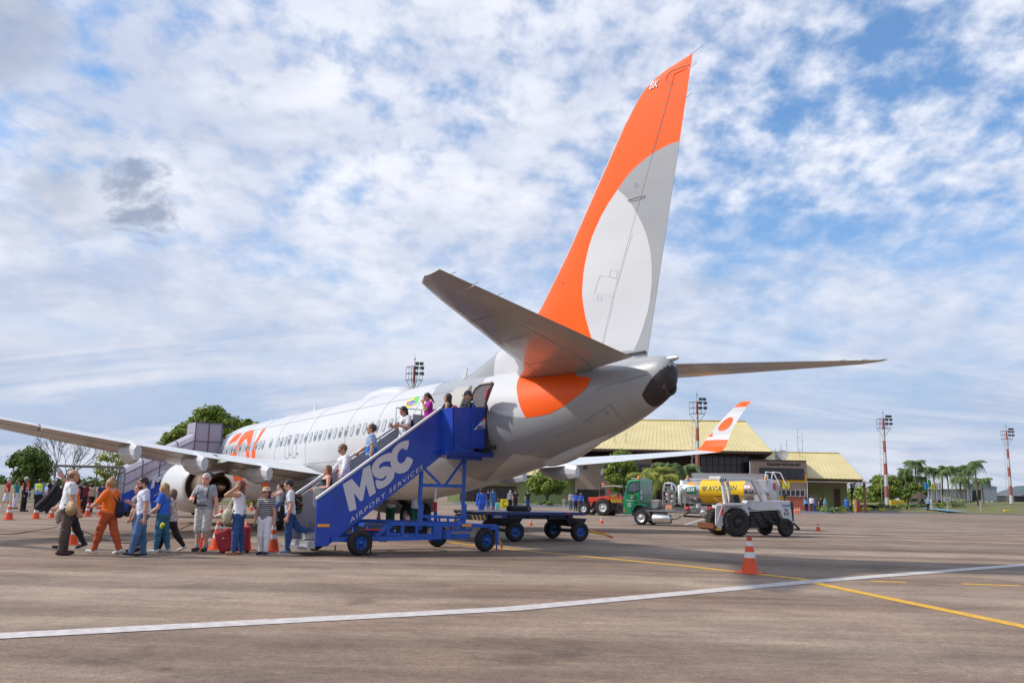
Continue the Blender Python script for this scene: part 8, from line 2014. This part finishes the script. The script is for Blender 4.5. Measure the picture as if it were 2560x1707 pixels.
# --- far people at the terminal and on the right
gt = 'passengers near the terminal'
FAR = dict(h=.03)
def far(label, px, footy, H, face, **k): p = gp(px, footy); return person(label, p, H, face, group=gt, h=.028, **k)
far('person with a backpack and jeans left of the yellow C board', 1220, 1273, 1.75, 170, top=c_black, bottom=c_denim, hair='dark')
far('man in blue clothes standing left of the yellow C board', 1232, 1274, 1.85, 150, top=cloth('mid_blue', (.04, .14, .36)), sleeve='long', bottom=cloth('mid_blue', (0, 0, 0)), hair='dark')
far('grey-coated person right of the yellow C board', 1275, 1274, 1.75, 170, top=c_grey, sleeve='long', bottom=c_black, hair='grey')
far('person with a dark backpack right of the yellow C board', 1288, 1275, 1.80, 175, top=c_black, bottom=c_black, hair='dark')
far('person with a black backpack before the green wall', 1319, 1274, 1.80, 165, top=c_black, bottom=c_denimd, hair='brown')
far('person in a grey top with a backpack by the notice board', 1427, 1275, 1.75, 175, top=c_grey, bottom=c_denim, hair='dark')
far('person in a blue top and pink scarf left of the red tractor', 1439, 1277, 1.70, 175, top=c_blue, bottom=c_black, hair='dark', style='bob')
far('blond person in blue just left of the red tractor wheel', 1452, 1277, 1.66, 175, top=c_blue, bottom=c_black, hair='mid', style='bob')
far('woman in a light blue jacket pulling a pink case by the terminal', 2016, 1280, 1.80, 160, top=cloth('light_blue', (0, 0, 0)), sleeve='long', bottom=c_navy, hair='dark', style='long', fem=True)
far('man in a white shirt and dark trousers walking to the terminal', 2030, 1280, 1.95, 170, top=c_bri, bottom=c_brown, hair='dark', legs=((.2, .1), (-.2, .1)))
far('person in blue half hidden beside the man in the white shirt', 2037, 1280, 1.5, 170, top=c_blue, bottom=c_blue, hair='dark')
far('person with a dark backpack and shorts near the cycad', 2053, 1280, 1.88, 175, top=c_black, bottom=c_navy, legs_='shorts', hair='dark', legs=((.25, .1), (-.2, .1)))
far('small blond person in a turquoise top near the cycad', 2063, 1280, 1.72, 175, top=cloth('turquoise', (.05, .38, .45)), bottom=cloth('tan_shorts', (.4, .3, .2)), legs_='shorts', hair='blonde', style='bob')
far('woman with a white bag on her back walking on the far kerb', 2305, 1273, 1.95, 178, top=c_black, bottom=c_black, hair='mid', style='bob', legs=((.15, .1), (-.1, .05)))
W('man in a light blue shirt on the blue footpath', 2321, 0, 1.85, 175, d=122, z=.3, h=.03, group=gt, top=cloth('light_blue', (0, 0, 0)), bottom=c_navy, hair='grey')
W('person in pale clothes on the blue footpath', 2328, 0, 1.7, 175, d=124, z=.35, h=.03, group=gt, top=c_khaki, bottom=c_khaki, hair='grey')
far('person in black pulling a red suitcase on the far kerb', 2408, 1271, 2.05, 95, top=c_black, sleeve='long', bottom=c_black, hair='dark', legs=((.3, .1), (-.25, .1)), armL=((.3, -.6, -.8), (.2, -.6, -.7)))

# ================================================================== suitcases, cones, ropes
def suitcase(label, loc, sz, m, tilt=0, rz=0, handle=True, group=None):
    t = thing('suitcase', label, 'suitcase', frame=Matrix.Translation(Vector(loc)) @ Matrix.Rotation(rz, 4, 'Z') @ Matrix.Rotation(tilt, 4, 'Y'), group=group)
    w_, d_, h_ = sz; b = MB(); b.bb((-w_/2, -d_/2, .05), (w_/2, d_/2, .05+h_)); b.build('shell', m, t, bevel=.04)
    b = MB(); b.bb((-w_*.36, -d_/2-.012, .05+h_*.12), (w_*.36, -d_/2, .05+h_*.60)); b.bb((-w_*.36, -d_/2-.012, .05+h_*.66), (w_*.36, -d_/2, .05+h_*.9)); b.build('pocket', m, t, bevel=.01)
    for x in (-w_*.38, w_*.38):
        for y in (-d_*.35, d_*.35): q_ = MB(); q_.lathe((x, y-.012, .028), (0, 1, 0), [(0, .028), (.024, .028)], 10); q_.build('wheel', m_black, t)
    if handle:
        b = MB(); b.tube([(-w_*.2, 0, .05+h_), (-w_*.2, 0, .45+h_)], .009, 5); b.tube([(w_*.2, 0, .05+h_), (w_*.2, 0, .45+h_)], .009, 5); b.tube([(-w_*.22, 0, .45+h_), (w_*.22, 0, .45+h_)], .016, 6); b.build('pull_handle', m_alu, t)
    b = MB(); b.box((0, -d_/2-.015, .05+h_*.63), (.05, .006, .025)); b.build('badge', m_alu, t)
    return t
m_rc = mat('red_case', (.36, .006, .022), .5, noise=.15, nscale=4)
ang = math.atan2(CRH.y, CRH.x)
suitcase('red wheeled suitcase tilted towards the grey-haired man', gp(574, 1382), (.40, .24, .56), m_rc, tilt=-.38, rz=ang)
suitcase('red wheeled suitcase standing behind the woman in the white top', gp(603, 1381), (.38, .24, .62), m_rc, 0, ang, handle=False)
suitcase('red suitcase pulled by the person in black on the far kerb', gp(2400, 1271), (.42, .3, .62), m_rc, 0, ang)
suitcase('grey and pink case pulled beside the terminal', gp(2018, 1280), (.42, .3, .68), mat('pink_case', (.55, .10, .22), .5), .3, ang)
suitcase('small turquoise suitcase left of the yellow C board', gp(1244, 1275), (.38, .3, .55), mat('turq_case', (.12, .50, .45), .5), 0, ang)
suitcase('dark suitcase beside the person in the maroon queue behind the bald man', gp(212, 1282), (.45, .3, .7), mat('maroon_case', (.22, .01, .03), .5), 0, ang)
m_co = mat('cone_orange', (.72, .085, .018), .5, noise=.12, nscale=6); m_cw = mat('cone_white', (.66, .66, .66), .45, noise=.1, nscale=9); m_cb = mat('cone_top', (.33, .045, .015), .6)
def cone_at(label, px, by, topy, tip=None, group='traffic cones on the apron', name='traffic_cone', fatk=1.0):
    p, H = P_at((px, by), topy); t = thing(name, label, 'traffic cone', tuple(p), 0, group)
    def rr(f): return (.175-.135*f)*H/.75*fatk
    b = MB(); b.lathe((0, 0, 0), (0, 0, 1), [(.03*H, rr(0)), (.40*H, rr(.40)), (.62*H, rr(.62)), (.86*H, rr(.86)), (.99*H, rr(1)), (H, .01)], 24)
    b.build('cone_body', m_co, t)
    for f0, f1 in ((.42, .58), (.74, .87)):
        b = MB(); b.lathe((0, 0, 0), (0, 0, 1), [(f0*H, rr(f0)+.004), (f1*H, rr(f1)+.004)], 24, caps=False); b.build('reflective_band', m_cw, t)
    b = MB(); s = .235*H/.75*fatk; b.bb((-s, -s, 0), (s, s, .035*H)); b.build('cone_base', m_co, t, bevel=.01)
    if H > .8: 
        b = MB(); b.lathe((0, 0, 0), (0, 0, 1), [(.90*H, rr(.9)+.004), (.99*H, rr(.99)+.005), (1.0*H, .01)], 16); b.build('cone_tip', m_cb, t)
    return t
for a in [('big orange and white cone alone on the apron in front of the tow tractor', 1875, 1432, 1340), ('traffic cone at the far left edge, standing clear', 21, 1299, 1254), ('traffic cone under the hem of the black jacket', 89, 1296, 1258), ('traffic cone left of the tan bag', 128, 1294, 1262), ('traffic cone beyond the woman in orange, left one', 218, 1290, 1255),
          ('traffic cone beyond the woman in orange, partly hidden by her', 248, 1288, 1262), ('orange cone standing behind the legs of the bald man', 180, 1361, 1300), ('stout cone between the legs of the grey-haired man', 505, 1371, 1302), ('cone right of the grey-haired man, behind the tilted suitcase', 541, 1373, 1303), ('cone behind the red suitcase, right of the woman in the white top', 612, 1375, 1304),
          ('cone between the woman in the hat and the man with the child', 680, 1377, 1304), ('cone with its back to the engine, under the nacelle', 553, 1283, 1262), ('cone in the distance between the hat woman and the white top woman', 628, 1276, 1254), ('cone left of the green-trousered workers', 946, 1306, 1275), ('cone standing in front of the main wheel', 1018, 1333, 1285),
          ('cone seen between the stair masts', 1140, 1316, 1281), ('small cone beyond the trailer deck', 1327, 1313, 1295), ('small cone left of the fuel truck', 1504, 1308, 1289), ('small cone right of the tow tractor', 2046, 1327, 1302), ('small cone at the kerb by the light mast', 2218, 1275, 1264), ('small cone left of the striped light mast', 2180, 1276, 1264), ('small cone on the far kerb right of the direction board', 2448, 1272, 1262), ('rightmost small cone on the far kerb', 2482, 1272, 1262),
          ('leftmost of the three cones at the terminal kerb', 1988, 1281, 1268), ('middle of the three cones at the terminal kerb', 1993.5, 1281, 1268), ('right one of the three cones at the terminal kerb', 1999, 1281, 1268)]:
    cone_at(*a)
def rope(label, pts, r_=.018):
    P = [gp(x, y, z) for x, y, z in pts]; t = thing('rope', label, 'rope', tuple(P[0])); Q = smooth_poly3(P); b = MB(); b.tube(Q, r_, 6); b.build('cord', mat('rope_dark', (.07, .06, .045), .8), t, world=True)
def smooth_poly3(P, k=5):
    out = []
    for i in range(len(P)-1):
        a, b_, c, d_ = P[max(0, i-1)], P[i], P[i+1], P[min(len(P)-1, i+2)]
        for j in range(k):
            t = j/k; out.append(.5*((2*b_)+(c-a)*t+(2*a-5*b_+4*c-d_)*t*t+(3*b_-a-3*c+d_)*t**3))
    out.append(P[-1]); return out
rope('dark ground cable running left behind the bald man', [(-40, 1333, .0), (30, 1334, .02), (80, 1327, .05), (145, 1316, .3)], .014)
rope('barrier cord sagging behind the walking passengers up to the cones', [(195, 1322, .25), (260, 1347, .03), (300, 1356, .02), (360, 1352, .02), (420, 1335, .1), (500, 1300, .5)], .014)
rope('barrier cord between the two leftmost background cones', [(23, 1256, .0), (45, 1270, .0), (70, 1268, .0), (90, 1259, .0)], .02)
